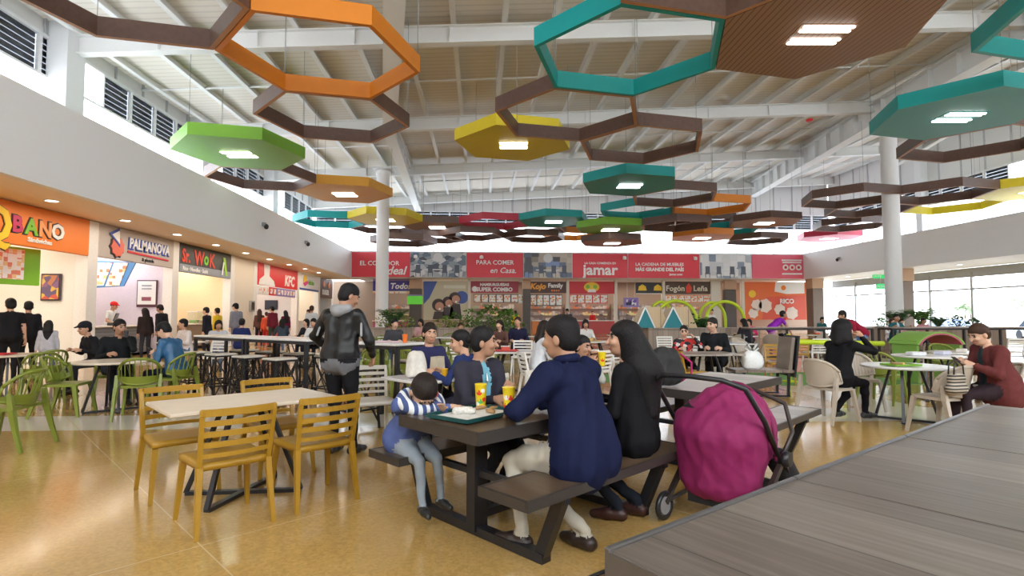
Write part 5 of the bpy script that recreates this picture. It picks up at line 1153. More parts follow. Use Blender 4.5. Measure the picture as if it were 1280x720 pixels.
                a = q(0, -.10, .05); b = a+bk*.06*s+dn*.06*s; Hr += [('c', a, b, .028*s, .034*s, 0, .02), ('c', b, b+bk*.0+dn*.24*s, .036*s, .014*s, 0, .02)]; Hr.append(cut((0, .05, -.12), (.12, .09, .08)))
        Pz, Fz, Lz = surface(Hr, hh*1.1); Lz[:] = 0
        ho = mesh_of('hair', [(Pz, Fz, Lz)], [mats[4]], folds=.0035 if det else 0); ho.parent = body
    if cap is not None:
        Cp = [el_((0, -.014, .058), (.088, .106, .082), 0, 0), ('c', q(0, .09, .055), q(0, .15, .045), .016*s, .012*s, 0, .02), ('c', q(-.03, .09, .055), q(-.03, .14, .045), .014*s, .01*s, 0, .02), ('c', q(.03, .09, .055), q(.03, .14, .045), .014*s, .01*s, 0, .02), ('e', q(0, -.01, -.05), (.12*s, .13*s, .085*s), R, 0, 'cut')]
        Pz, Fz, Lz = surface(Cp, hh*1.1); Lz[:] = 0; co_ = mesh_of('cap', [(Pz, Fz, Lz)], [cloth('cap_%.2f' % cap[0], cap)]); co_.parent = body
    s = s0
    return body, dict(headc=headc, hd=hd, s=s, W=W, neck=neck, up=up, sh=sh, chest=chest, base=base, pel=pel)
def child(body, name, prims, mat, vox=.01):
    Pz, Fz, Lz = surface(prims, vox); Lz[:] = 0; o = mesh_of(name, [(Pz, Fz, Lz)], [mat]); o.parent = body; return o
D_ = math.radians
NAVY = (.012, .016, .05); BLK_ = (.010, .010, .012); DENIM = (.10, .15, .24)
# ---- the family at the dark picnic table
fb = lambda s_, e: P1c+U*(s_-.86)+E_*e          # along the table from its near left end, e towards the camera
FACE_FAR = UA                                    # facing away from the camera, across the table
FACE_NEAR = UA+PI
man, I = person('man in a navy blue shirt seen from behind, sitting on the near bench', fb(.66, .62), FACE_FAR+D_(6), 1.76, 'sit', .47, 'navy', (.010, .014, .048), (.50, .46, .38), (.030, .018, .015), 1, 'short', 'black', lean=13, yaw=8, pitch=6, det=2, girth=1.48, hem=1.0, armr=1.4, headsc=1.12,
    hands=[v3(-.20, .42, .80), v3(.12, .44, .80)], feet=[v3(-.26, .28, .0), v3(-.02, -.02, .0)], poles=[(-.9, -.2, -.4), (.9, -.2, -.4)])
cr_ = [I['neck']+I['up']*.030+v3(.058*math.cos(t), .004+.058*math.sin(t), .012*math.sin(t+PI)) for t in [2*PI*k/12 for k in range(12)]]
child(man, 'shirt_collar', [('c', cr_[k], cr_[(k+1) % 12], .026, .026, 0, .012) for k in range(12)], cloth('navy_collar', (.010, .014, .048)), .007)
lady, I = person('woman in black with very long dark hair, on the near bench beside the stroller', fb(1.26, .60), FACE_FAR+D_(18), 1.68, 'sit', .47, 'black', BLK_, (.018, .022, .032), (.05, .018, .015), 0, 'long', 'black', lean=6, yaw=28, pitch=0, det=2, girth=1.2, hem=.6,
    hands=[v3(-.14, .30, .80), v3(.14, .32, .80)], feet=[v3(-.06, .12, 0), v3(.10, .02, 0)])
a = I['headc']+v3(0, -.02, .02); bkx = v3(-.25, -.12, 0)
child(lady, 'long_hair', [('c', I['headc']+v3(.0, -.04, .035), I['headc']+v3(.05, -.13, -.22), .098, .13, 0, .03), ('c', I['headc']+v3(.05, -.13, -.22), I['headc']+v3(.10, -.16, -.60), .13, .06, 0, .04), ('c', I['headc']+v3(-.03, -.12, -.2), I['headc']+v3(.0, -.18, -.50), .085, .045, 0, .04), ('c', I['headc']+v3(.10, -.08, -.2), I['headc']+v3(.16, -.10, -.50), .07, .04, 0, .04)], M('hair_black', 0), .011)
if 0: child(lady, 'belt', [('c', I['base']+v3(-.12, -.03, .0), I['base']+v3(.12, -.03, .0), .115, .115, 0, .02)], M('belt_leather', (.06, .05, .045), .4), .012)
mom, I = person('mother in a dark open cardigan and light blue top, talking across the picnic table', fb(.80, -.60), FACE_NEAR+D_(4), 1.62, 'sit', .46, 'cardigan', (.038, .036, .052), (.02, .022, .03), (.02, .02, .02), 1, 'short', 'black', lean=10, yaw=40, pitch=2, det=2, girth=1.3, armr=1.25, inner=(.20, .48, .62),
    hands=[v3(-.06, .33, .86), v3(.16, .40, .80)], feet=[v3(-.10, .22, 0), v3(.12, .2, 0)], curl=(.9, .5))
child(mom, 'hair_bun', [('c', I['headc']+I['hd']@v3(0, -.06, .03), I['headc']+I['hd']@v3(0, -.115, .02), .055, .036, 0, .02)], M('hair_black', 0), .01)
child(mom, 'pendant', [('c', I['chest']+v3(0, .105, .04), I['chest']+v3(0, .112, -.02), .004, .010, 0, 0)], M('pendant_silver', (.7, .7, .7), .3, .8), .005)
STR = stripes('striped_hood', [(.75, .78, .80), (.05, .08, .22)], [.026, .026], 'X', .8)
boy, I = person('small boy in a blue hoodie and grey jeans resting his head on the picnic table', fb(.20, -.60), FACE_NEAR-D_(8), 1.16, 'sit', .46, 'hoodie', (.085, .12, .30), (.26, .30, .34), (.02, .02, .02), 2, 'short', 'dark', lean=34, yaw=-12, pitch=58, det=2, girth=1.6, headsc=1.55, armr=1.3,
    hands=[v3(-.05, .42, .79), v3(-.22, .44, .79)], feet=[v3(-.14, .24, .09), v3(.03, .30, .09)], poles=[(-.5, -.2, -.8), (.9, 0, -.5)], curl=(-.3, -.3))
nk = I['neck']; ring_ = [nk+v3(.125*math.cos(t), .02+.10*math.sin(t), -.01-.045*math.sin(t)) for t in [2*PI*k/14 for k in range(14)]]
child(boy, 'striped_hood', [('c', ring_[k], ring_[(k+1) % 14], .045, .045, 0, .012) for k in range(14)], STR, .009)
child(boy, 'red_ear_cover', [('e', I['headc']+I['hd']@v3(-.082, .0, 0), (.014, .030, .040), I['hd'], 0, 0), ('e', I['headc']+I['hd']@v3(-.084, .01, -.01), (.020, .024, .036), I['hd'], 0, 0)], M('toy_red', (.75, .03, .04), .4), .006)
teen, I = person('teenager with black hair in a navy hoodie at the table behind the mother', TC-U*.02+E_*.50, FACE_FAR+D_(24), 1.52, 'sit', .45, 'navy', (.022, .035, .12), (.03, .03, .05), (.03, .03, .03), 0, 'short', 'black', lean=14, yaw=30, pitch=10, det=2, headsc=1.15,
    hands=[v3(-.16, .38, .80), v3(.1, .40, .80)])
person('woman with pulled back hair in a dark top facing us behind the teenager', TC+U*.10-E_*.52, FACE_NEAR+D_(-8), 1.64, 'sit', .45, 'indigo', (.03, .03, .09), (.03, .03, .05), (.03, .03, .03), 0, 'bun', 'dark', lean=8, yaw=-10, pitch=6, det=1)
child2, I = person('dark haired child holding a yellow cup, seen between the man and the long haired woman', (.92, 5.30, 0), FACE_NEAR+D_(12), 1.42, 'sit', .46, 'white', (.55, .55, .5), (.1, .1, .15), (.1, .1, .1), 1, 'short', 'black', lean=8, yaw=-10, pitch=8, det=2,
    hands=[v3(-.05, .22, .98), v3(.07, .22, .95)], curl=(.9, .9))
IC.put('ivory slatted chair under the dark haired child with the yellow cup', (.92, 5.30, 0), FACE_NEAR+D_(12), 'ivory slatted chairs')
# ---- standing man in the leather jacket
def jacket_tail(q): return [('c', q['pel']+v3(-.07, -.01, .0), q['pel']+v3(.07, -.01, .0), .138*q['s'], .138*q['s'], 5, .0), ('c', q['pel']+v3(-.07, -.01, .05), q['pel']+v3(.07, -.01, .05), .136*q['s'], .136*q['s'], 5, .0), ('c', q['base']+v3(-.07, -.01, .03), q['base']+v3(.07, -.01, .03), .142*q['s'], .142*q['s'], q['TP'], .02)]
lj, I = person('standing man in a black leather jacket with a grey hood, his back to us', at(424, 568, 0), D_(-22), 1.71, 'stand', .45, 'leather', (.016, .016, .018), (.012, .012, .014), (.02, .02, .022), 1, 'short', 'black', lean=3, yaw=-32, pitch=26, det=2, girth=1.22, hem=0, armr=1.3, inner=(.16, .16, .17),
    hands=[v3(-.27, .20, 1.02), v3(.22, .24, .98)], feet=[v3(-.09, .02, 0), v3(.13, .05, 0)], extra=jacket_tail, poles=[(-1, -.6, -.1), (.8, -.7, -.2)], patternmat=M('black_leather', (.010, .010, .011), .42, noise=.25, scale=9, bump=.5, spec=.4))
child(lj, 'grey_hood', [('c', I['neck']+v3(-.08, -.03, .01), I['neck']+v3(0, -.09, -.01), .048, .06, 0, .03), ('c', I['neck']+v3(.08, -.03, .01), I['neck']+v3(0, -.09, -.01), .048, .06, 0, .03), ('c', I['neck']+v3(-.08, -.03, .01), I['neck']+v3(-.05, .06, -.02), .04, .03, 0, .02), ('c', I['neck']+v3(.08, -.03, .01), I['neck']+v3(.05, .06, -.02), .04, .03, 0, .02)], cloth('grey_hood', (.30, .30, .31)), .011)
for sx in (-1, 1): child(lj, 'sleeve_stripe', [('c', I['sh'][0 if sx < 0 else 1]+v3(sx*.048, -.01, -.02), I['sh'][0 if sx < 0 else 1]+v3(sx*.085, -.06, -.20), .012, .012, 0, 0)], cloth('stripe_grey', (.35, .36, .38)), .007)
# ---- right side
wb, I = person('woman in black with wavy black hair eating at the round white table', (4.80, 7.10, 0), D_(-72), 1.68, 'sit', .46, 'black', (.008, .008, .009), (.010, .009, .012), (.03, .02, .03), 0, 'short', 'black', lean=14, yaw=-8, pitch=4, det=2, girth=1.15,
    hands=[v3(-.03, .34, 1.10), v3(.10, .36, 1.12)], feet=[v3(-.12, .12, .02), v3(.02, .50, 0)], poles=[(-.8, .3, -.9), (.8, .3, -.9)], curl=(1.0, 1.0))
child(wb, 'wavy_hair', [('c', I['headc']+v3(-.04, -.06, .04), I['headc']+v3(-.07, -.07, -.10), .085, .08, 0, .03), ('c', I['headc']+v3(.04, -.06, .03), I['headc']+v3(.07, -.07, -.12), .082, .078, 0, .03), ('e', I['headc']+v3(0, -.05, .055), (.122, .110, .102), None, 0, .03), ('c', I['headc']+v3(0, -.11, .02), I['headc']+v3(0, -.12, -.15), .09, .08, 0, .03)], M('hair_black', 0), .010)
wm, I = person('woman in a maroon cardigan with short brown hair looking at her phone', at(1252, 497, .46)*1, D_(76), 1.66, 'sit', .46, 'maroon', (.135, .035, .035), (.035, .022, .028), (.02, .02, .02), 2, 'short', 'brown', lean=16, yaw=8, pitch=26, det=2, girth=1.5, hem=1.2, armr=1.3, inner=(.03, .05, .06),
    hands=[v3(-.16, .36, .84), v3(.05, .36, .86)], curl=(.9, .9))
wm.location.z = 0
child(wm, 'gold_watch', [('c', I['W'][0][0]-I['W'][0][1]*.035-v3(.0, .0, .008), I['W'][0][0]-I['W'][0][1]*.035+v3(0, 0, .008), .030, .030, 0, 0)], M('watch_gold', (.75, .5, .15), .3, .8), .006)
t = thing('mobile_phone', 'small phone held by the woman in maroon', 'phone', wm.location+Rz(D_(76)).to_3x3()@Vector((-.05, .46, .88)), D_(76)); mb = MB(); mb.box((0, 0, 0), (.07, .14, .009), Matrix.Rotation(.7, 3, 'X'), b=.003); mb.build('casing', BLACK, t); mb = MB(); mb.box((0, -.004, .006), (.062, .125, .002), Matrix.Rotation(.7, 3, 'X')); mb.build('screen', M('screen_dark', 0), t)
# ---- the couple
RBK = patches('red_black_print', [(.015, .012, .015), (.55, .03, .03), (.015, .015, .02), (.5, .05, .04), (.65, .6, .6), (.02, .015, .02)], 16, .8)
person('boy in a red and black jacket beside the man in the tracksuit', (3.90, 10.18, 0), D_(172), 1.5, 'sit', .45, 'print', (.3, .02, .02), (.03, .03, .04), (.03, .03, .03), 2, 'short', 'black', lean=16, yaw=-10, pitch=12, tilt=6, det=1, hands=[v3(-.10, .26, 1.0), v3(.16, .30, .79)], patternmat=RBK)
tk, I = person('man in a black tracksuit jacket with white stripes, talking to the boy', (4.54, 10.26, 0), D_(150), 1.76, 'sit', .45, 'black', (.012, .014, .016), (.015, .015, .02), (.03, .03, .03), 2, 'short', 'dark', lean=14, yaw=-30, pitch=8, tilt=3, det=1, girth=1.12, inner=(.02, .02, .025), hands=[v3(-.12, .36, .8), v3(.16, .36, .8)])
for i_ in (0, 1): child(tk, 'sleeve_stripe', [('c', I['sh'][i_]+v3((-1, 1)[i_]*.045, .02, .0), I['sh'][i_]+v3((-1, 1)[i_]*.07, -.02, -.20), .010, .010, 0, 0)], cloth('stripe_white', (.6, .6, .62)), .008)
# ---- left side
person('woman in a black T-shirt with tied black hair standing at the left edge', (-9.9, 12.1, 0), D_(35), 1.74, 'stand', .45, 'blackt', (.012, .012, .014), (.015, .015, .018), (.03, .03, .03), 0, 'bun', 'black', yaw=15, det=1, girth=1.2, sleeves='short')
person('man in a black long sleeved top standing beside the woman in the black T-shirt', (-10.2, 12.95, 0), D_(40), 1.70, 'stand', .45, 'blackl', (.014, .014, .018), (.015, .016, .022), (.03, .03, .03), 1, 'short', 'black', det=1)
person('girl with long black hair standing with her back to us at the orange stall', (-9.2, 12.2, 0), D_(30), 1.28, 'stand', .45, 'palegrey', (.45, .45, .5), (.10, .13, .2), (.4, .4, .4), 1, 'long', 'black', det=1)
person('stall worker in a red cap and white shirt behind the pizza counter', (-12.95, 19.9, 0), D_(-100), 1.86, 'stand', .45, 'white', (.65, .65, .66), (.1, .1, .12), (.02, .02, .02), 1, 'cap', 'black', yaw=10, pitch=14, det=1, hands=[v3(-.15, .35, 1.12), v3(.18, .35, 1.12)], sleeves='short', cap=(.6, .03, .03))
person('woman with long dark hair leaning at the pizza counter', (-10.6, 18.0, 0), D_(60), 1.62, 'stand', .45, 'darkbrown', (.03, .02, .02), (.03, .03, .04), (.03, .03, .03), 1, 'long', 'dark', det=0, lean=8)
person('man in a dark jacket standing beside the long haired woman at the pizza counter', (-10.25, 18.3, 0), D_(80), 1.74, 'stand', .45, 'darkjacket', (.02, .02, .025), (.03, .03, .04), (.03, .03, .03), 1, 'short', 'dark', det=0, pitch=18)
person('man in a black jacket drinking at the round beige table on the left', (-5.92, 9.3, 0), D_(-140), 1.70, 'sit', .45, 'black', (.014, .016, .016), (.015, .018, .03), (.02, .02, .02), 1, 'short', 'black', lean=10, yaw=18, pitch=4, det=1, girth=1.2, hands=[v3(-.08, .30, 1.08), v3(.15, .34, .80)])
person('person in a black cap behind the man in the black jacket', (-7.15, 10.7, 0), D_(150), 1.66, 'sit', .45, 'black2', (.015, .015, .018), (.03, .03, .04), (.02, .02, .02), 0, 'short', 'black', lean=22, pitch=10, det=1, cap=(.02, .02, .025))
person('man in a shiny blue jacket sitting and looking down at his phone', (-4.74, 8.88, 0), D_(80), 1.70, 'sit', .45, 'blue', (.02, .085, .19), (.015, .02, .04), (.02, .02, .02), 2, 'short', 'black', lean=18, yaw=5, pitch=36, det=2, hands=[v3(-.08, .34, .82), v3(.10, .34, .82)], curl=(.9, .9), patternmat=M('blue_nylon', (.02, .10, .22), .4, noise=.2, scale=12, bump=.5))
t = thing('mobile_phone', 'phone in the hands of the man in the blue jacket', 'phone', Vector((-4.74, 8.88, 0))+Rz(D_(80)).to_3x3()@Vector((.0, .44, .86)), D_(80)); mb = MB(); mb.box((0, 0, 0), (.07, .14, .009), Matrix.Rotation(.7, 3, 'X'), b=.003); mb.build('casing', BLACK, t)
# ---- the crowd: label, x, y, facing, pose, colours ...
B1 = (.02, .02, .03)
CR = [
 ('person in a white top seated beyond the man in the blue jacket', -7.4, 13.8, 150, 'sit', 1.66, (.68, .62, .60), DENIM, 'short', 'black', {}),
 ('person in a pale grey shirt seated before the wok stall', -6.9, 14.4, 200, 'sit', 1.6, (.50, .50, .54), DENIM, 'bob', 'dark', {}),
 ('person in a black shirt standing under the wok sign', -9.6, 19.2, 90, 'stand', 1.66, B1, B1, 'short', 'black', {}),
 ('person in a yellow shirt standing under the wok sign', -9.9, 20.6, 80, 'stand', 1.66, (.75, .50, .03), B1, 'short', 'black', {}),
 ('worker in a pale uniform behind the wok counter', -13.2, 23.2, -95, 'stand', 1.80, (.55, .52, .45), B1, 'short', 'black', {}),
 ('person in a grey dress with a teal cap on standing by the wide cream pillar', -9.6, 21.5, 60, 'stand', 1.84, (.22, .22, .27), (.22, .22, .27), 'short', 'black', {'cap': (.02, .30, .28), 'girth': 1.1}),
 ('person in a navy top sitting with their back to us behind the bar tables', -7.1, 16.2, 10, 'sit', 1.66, (.02, .03, .12), B1, 'short', 'black', {}),
 ('woman with brown hair in the queue at the red chicken stall, leftmost', -10.6, 26.2, 40, 'stand', 1.68, (.12, .06, .05), B1, 'long', 'brown', {}),
 ('child in a red and yellow top in the queue at the red chicken stall', -10.1, 25.8, 20, 'stand', 1.55, (.65, .10, .05), (.5, .03, .03), 'short', 'brown', {}),
 ('man in a maroon jacket with a grey backpack queueing at the red chicken stall', -9.5, 25.0, 60, 'stand', 1.80, (.16, .02, .035), (.05, .07, .06), 'short', 'black', {'girth': 1.1}),
 ('woman with long hair in a wine top queueing at the red chicken stall', -9.3, 26.1, 50, 'stand', 1.62, (.14, .01, .04), B1, 'long', 'black', {}),
 ('woman in a slate top sitting near the red chicken stall', -7.6, 21.0, 30, 'sit', 1.62, (.05, .07, .10), DENIM, 'long', 'black', {}),
 ('person in a dark brown jacket standing below the white swirl sign', -9.0, 28.8, 90, 'stand', 1.70, (.06, .035, .03), B1, 'short', 'brown', {}),
 ('person in a white and black jacket just left of the leather jacket man', -7.0, 22.6, 0, 'stand', 1.78, (.55, .56, .58), B1, 'short', 'brown', {}),
 ('woman in black sitting left of the leather jacket man', -5.6, 17.8, 160, 'sit', 1.62, B1, B1, 'bob', 'black', {}),
 ('person in a red top sitting right of the leather jacket man', -3.35, 13.4, -60, 'sit', 1.6, (.60, .03, .03), DENIM, 'short', 'dark', {}),
 ('child in a blue and white shirt before the green plants', -.55, 15.0, 185, 'sit', 1.46, (.04, .08, .32), B1, 'short', 'brown', {}),
 ('woman in a plum top sitting at the centre, before the plants', .55, 13.9, 150, 'sit', 1.6, (.12, .02, .05), B1, 'long', 'dark', {}),
 ('person in a black apron over a white shirt standing at the centre', 1.0, 14.2, 170, 'sit', 1.75, (.02, .02, .05), B1, 'short', 'brown', {}),
 ('man in a black shirt standing before the red counter far off', 4.5, 28.0, 170, 'stand', 1.74, B1, B1, 'short', 'black', {}),
 ('person in an orange top standing at the orange counter', 2.2, 33.5, 10, 'stand', 1.7, (.75, .25, .03), B1, 'short', 'dark', {}),
 ('person in a grey top sitting under the far jamar banner', 3.4, 19.5, 160, 'sit', 1.66, (.30, .30, .32), DENIM, 'short', 'black', {}),
 ('person in a white top sitting far behind the navy shirted man', 2.9, 15.1, 185, 'sit', 1.62, (.62, .6, .58), B1, 'bob', 'black', {}),
 ('person in a pink top sitting by the green arches', 9.6, 19.4, 150, 'sit', 1.6, (.75, .05, .20), B1, 'bob', 'black', {}),
 ('woman in black sitting by the green arches with her back to us', 8.4, 17.2, 20, 'sit', 1.64, B1, B1, 'long', 'black', {}),
 ('child in an orange and red top inside the green arches', 8.6, 24.0, 180, 'stand', 1.3, (.75, .2, .03), (.5, .03, .03), 'short', 'dark', {}),
 ('person in a white shirt standing behind the green arches', 10.6, 25.0, 190, 'stand', 1.7, (.7, .7, .7), DENIM, 'short', 'dark', {}),
 ('person in a teal top sitting far right before the windows', 16.0, 25.6, 180, 'sit', 1.7, (.03, .14, .14), B1, 'short', 'black', {}),
 ('person in a pale blue shirt sitting far right next to the teal top', 17.3, 26.2, 170, 'sit', 1.7, (.5, .62, .72), DENIM, 'short', 'dark', {}),
 ('person in a beige top with a straw coloured cap sitting far right', 13.4, 24.2, 180, 'sit', 1.7, (.5, .4, .3), B1, 'short', 'dark', {'cap': (.6, .5, .3)}),
 ('woman in a pink blouse sitting before the right windows', 16.1, 21.0, 200, 'sit', 1.62, (.65, .40, .42), B1, 'long', 'dark', {}),
 ('person in a rosy shirt sitting beside the woman in the pink blouse', 17.2, 21.2, 160, 'sit', 1.66, (.55, .25, .28), B1, 'short', 'black', {}),
 ('person in a white shirt sitting before the right windows, nearest the column', 14.9, 19.8, 175, 'sit', 1.64, (.72, .7, .7), DENIM, 'bob', 'brown', {}),
 ('man in a white shirt sitting beyond the left bar tables', -4.9, 16.2, 180, 'sit', 1.68, (.66, .66, .66), B1, 'short', 'dark', {}),
 ('woman in a dusty pink top sitting before the left planter', -1.9, 17.9, 170, 'sit', 1.62, (.5, .28, .28), B1, 'bob', 'black', {}),
 ('person in a charcoal hoodie sitting beyond the short bar table', -2.2, 14.0, 190, 'sit', 1.66, (.06, .06, .07), DENIM, 'short', 'black', {}),
 ('stall worker in a red shirt behind the oval emblem counter', 9.0, 43.6, 180, 'stand', 1.75, (.55, .03, .03), B1, 'short', 'black', {}),
 ('stall worker in black behind the flame sign counter', 16.0, 43.6, 180, 'stand', 1.75, B1, B1, 'short', 'black', {}),
]
for i, (lb, x, y, a_, ps, hh_, tc_, pc_, hr_, hcl, kw) in enumerate(CR):
    kw = dict(kw); kw.setdefault('lean', 10 if ps == 'sit' else 3)
    person(lb, (fixx(x, y), y, 0), D_(a_), hh_, ps, .45, 'crowd', tc_, pc_, (.03, .03, .03), i % 3, hr_, hcl, yaw=(i*37) % 50-25, pitch=(i*13) % 18, det=0, **kw)
wc, I = person('woman in a white hooded coat with long dark hair, sitting in profile at the centre', (.95, 9.0, 0), D_(-78), 1.66, 'sit', .45, 'coat', (.62, .64, .68), (.14, .20, .30), (.3, .3, .3), 2, 'long', 'dark', lean=10, pitch=14, det=1, girth=1.1, hands=[v3(-.1, .34, .82), v3(.1, .34, .8)])
WS.put('white slatted chair under the woman in the white coat', (.95, 9.0, 0), D_(-78), 'white slatted chairs')
person('person in a purple T-shirt bending forward beyond the lime net', (10.0, 18.2, 0), D_(-95), 1.72, 'stand', .45, 'purple', (.30, .03, .48), (.45, .2, .4), (.05, .05, .05), 1, 'short', 'black', lean=48, yaw=0, pitch=-10, det=1, sleeves='short', hands=[v3(-.1, .6, .80), v3(.12, .62, .82)])
person('person in a maroon sweater and blue jeans bending over a table on the right', (9.9, 13.6, 0), D_(80), 1.72, 'stand', .45, 'wine', (.28, .015, .04), (.16, .30, .58), (.05, .05, .05), 1, 'short', 'dark', lean=52, yaw=0, pitch=10, det=1, hands=[v3(-.15, .45, .85), v3(.15, .5, .82)])
person('child in a dark teal T-shirt leaning on the long bar table before the windows', (12.5, 15.75, 0), D_(180), 1.42, 'stand', .45, 'teal', (.02, .10, .12), B1, (.05, .05, .05), 1, 'short', 'black', lean=8, det=1, sleeves='short', hands=[v3(-.26, .28, 1.08), v3(.26, .28, 1.08)], inner=(.55, .65, .72))
for lb, x, y, a_ in (('navy child', 0, 0, 0),): pass
# ================================================================ things on and around the tables
def fab(col, key): return M(key, col, .75, noise=.08, scale=18, bump=.3)
# --- pink stroller
def np2(o, name, prims, mat, vox=.012, parent=None):
    Pz, Fz, Lz = surface(prims, vox); Lz[:] = 0; x = mesh_of(name, [(Pz, Fz, Lz)], [mat], folds=.013 if name == 'hood' else .006); x.parent = o; return x
st = thing('baby_stroller', 'magenta baby stroller with its hood up beside the long haired woman', 'stroller', (1.70, 3.70, -.0), D_(-50))
MAG = fab((.25, .010, .095), 'magenta_canvas')
sc_ = 1.0
np2(st, 'hood', [('e', (0, .04, .60), (.30, .35, .33), None, 0, 0), ('c', (-.13, -.12, .32), (-.14, -.14, .62), .15, .17, 0, .08), ('c', (.13, -.12, .32), (.14, -.14, .62), .15, .17, 0, .08), ('c', (0, -.15, .31), (0, -.17, .60), .16, .18, 0, .08),
    ('e', (0, .24, .50), (.27, .42, .30), None, 0, 'cut'), ('e', (0, .55, .5), (.5, .30, .6), None, 0, 'cut'), ('e', (0, 0, -.62), (1.2, 1.2, .82), None, 0, 'cut')], MAG, .014)
arc = lambda r, yy, zz, a0, a1, n_=14, sx=1: [(r*sx*math.cos(a0+(a1-a0)*k/n_), yy, zz+r*math.sin(a0+(a1-a0)*k/n_)) for k in range(n_+1)]
DKP = M('dark_brown_plastic', (.035, .025, .022), .35)
mb = MB(); mb.tube([(.315*math.cos(t), .02+.10*math.sin(t), .46+.475*math.sin(t)) for t in [PI*k/16 for k in range(17)]], .010, 6); mb.build('hood_seam', fab((.17, .006, .06), 'magenta_seam'), st)
mb = MB(); mb.tube([(-.315, .12, .46), (-.31, .33, .60), (-.24, .40, .78), (0, .42, .86), (.24, .40, .78), (.31, .33, .60), (.315, .12, .46)], .016, 8); mb.build('hood_rim', DKP, st)
mb = MB(); mb.tube([(-.32, .10, .42), (-.33, -.18, .74), (-.31, -.40, .96), (-.20, -.47, 1.01), (0, -.49, 1.02), (.20, -.47, 1.01), (.31, -.40, .96), (.33, -.18, .74), (.32, .10, .42)], .017, 10); mb.build('push_handle', BLACK, st)
for sx in (-1, 1):
    mb = MB(); mb.bar((sx*.32, .12, .46), (sx*.30, .46, .10), .03, .035); mb.bar((sx*.32, .10, .44), (sx*.30, -.30, .12), .03, .035); mb.bar((sx*.30, -.30, .13), (sx*.29, .40, .17), .022, .022); mb.build('frame', DKP, st)
    mb = MB(); mb.lathe([(.045, -.02), (.055, 0), (.045, .03)], n=14); p = mb.build('hinge', BLACK, st, loc=(sx*.34, .12, .46), rot=(0, sx*PI/2, 0))
    for yy, r in ((.46, .085), (-.30, .10)):
        mb = MB(); mb.tube([(0, r*.82*math.cos(t), r*.82*math.sin(t)) for t in [2*PI*k/20 for k in range(20)]], r*.18, 8, closed=True); mb.tube([(-.012, 0, 0), (.012, 0, 0)], r*.6, 14, mi=1)
        mb.build('wheel', [BLACK, M('wheel_hub', (.3, .3, .32), .4)], st, loc=(sx*.31, yy, r*1.0))
mb = MB(); mb.prism([(-.19, -.20), (.19, -.20), (.18, .30), (-.18, .30)], .14, .26); mb.build('basket', fab((.018, .018, .02), 'black_canvas'), st)
np2(st, 'seat_pad', [('c', (0, .04, .42), (0, .22, .40), .15, .14, 0, .05), ('c', (0, .04, .42), (0, -.02, .66), .14, .12, 0, .05)], fab((.03, .02, .03), 'seat_canvas'), .016)
np2(st, 'pink_blanket', [('c', (.10, .16, .52), (.16, .34, .44), .10, .07, 0, .04), ('c', (-.06, .20, .52), (.10, .36, .42), .09, .07, 0, .04)], fab((.62, .22, .36), 'pink_blanket'), .014)
np2(st, 'dark_bag', [('c', (.26, .22, .42), (.30, .30, .28), .085, .075, 0, .04)], fab((.02, .02, .025), 'black_canvas2'), .014)
mb = MB(); mb.prism([(-.05, 0), (-.02, .012), (0, .034), (.02, .012), (.05, 0), (.02, -.004), (-.02, -.004)], -.003, 0, f=lambda a, b, c: (a-.10, -.335+c, .80+b)); mb.build('hood_emblem', BLACK, st)
# --- food on the family's table
def tray(label, loc, rz, col, L=.42, W=.30, paper=True):
    t = thing('food_tray', label, 'tray', loc, rz); mb = MB(); mb.box((0, 0, .006), (L-.03, W-.03, .008), b=.003)
    for s in (-1, 1): mb.bar((-L/2, s*W/2, .016), (L/2, s*W/2, .016), .014, .022); mb.bar((s*L/2, -W/2, .016), (s*L/2, W/2, .016), .014, .022)
    mb.build('tray', M('tray_%.2f_%.2f' % (col[0], col[1]), col, .35), t)
    if paper: mb = MB(); mb.box((0, 0, .0115), (L*.85, W*.8, .002)); mb.build('paper_liner', M('liner_paper', (.72, .70, .66), .7, noise=.1, scale=25), t)
    return t
tp = at(592, 520, .75); z_ = .7545
tray('dark green tray with paper and leftovers in front of the boy', (tp.x, tp.y, z_), UA+.12, (.012, .075, .075), .50, .36)
Ru = Rz(UA)
def onT(dx, dy, dz=.016): p = Vector((tp.x, tp.y, z_+dz))+Ru@Vector((dx, dy, 0)); return p
t = thing('wrapped_food', 'crumpled white wrapper with food on the dark green tray', 'food', onT(-.06, .03), .3)
surf = [('c', (-.05, 0, .018), (.05, .01, .018), .026, .022, 0, .02), ('c', (-.02, .04, .014), (.06, -.03, .014), .018, .015, 0, .02)]
Pz, Fz, Lz = surface(surf, .006); Lz[:] = 0; o = mesh_of('wrapper', [(Pz, Fz, Lz)], [M('wrapper_white', (.7, .68, .62), .6, noise=.2, scale=60, bump=.6)]); o.parent = t
for k, (dx, dy, r) in enumerate(((.12, .06, .3), (.15, -.02, 1.2), (.08, -.08, 2.1))):
    t = thing('food_scrap', 'brown food scrap on the right side of the dark green tray, %s' % ['topmost', 'middle', 'nearest'][k], 'food', onT(dx, dy), r, 'food scraps on the green tray')
    Pz, Fz, Lz = surface([('c', (-.03, 0, .012), (.03, .01, .014), .013, .011, 0, .01), ('c', (0, .015, .014), (.02, -.02, .02), .010, .008, 0, .01)], .0045); Lz[:] = 0; o = mesh_of('scrap', [(Pz, Fz, Lz)], [M('fried_crust', (.42, .24, .10), .6, noise=.3, scale=80)]); o.parent = t
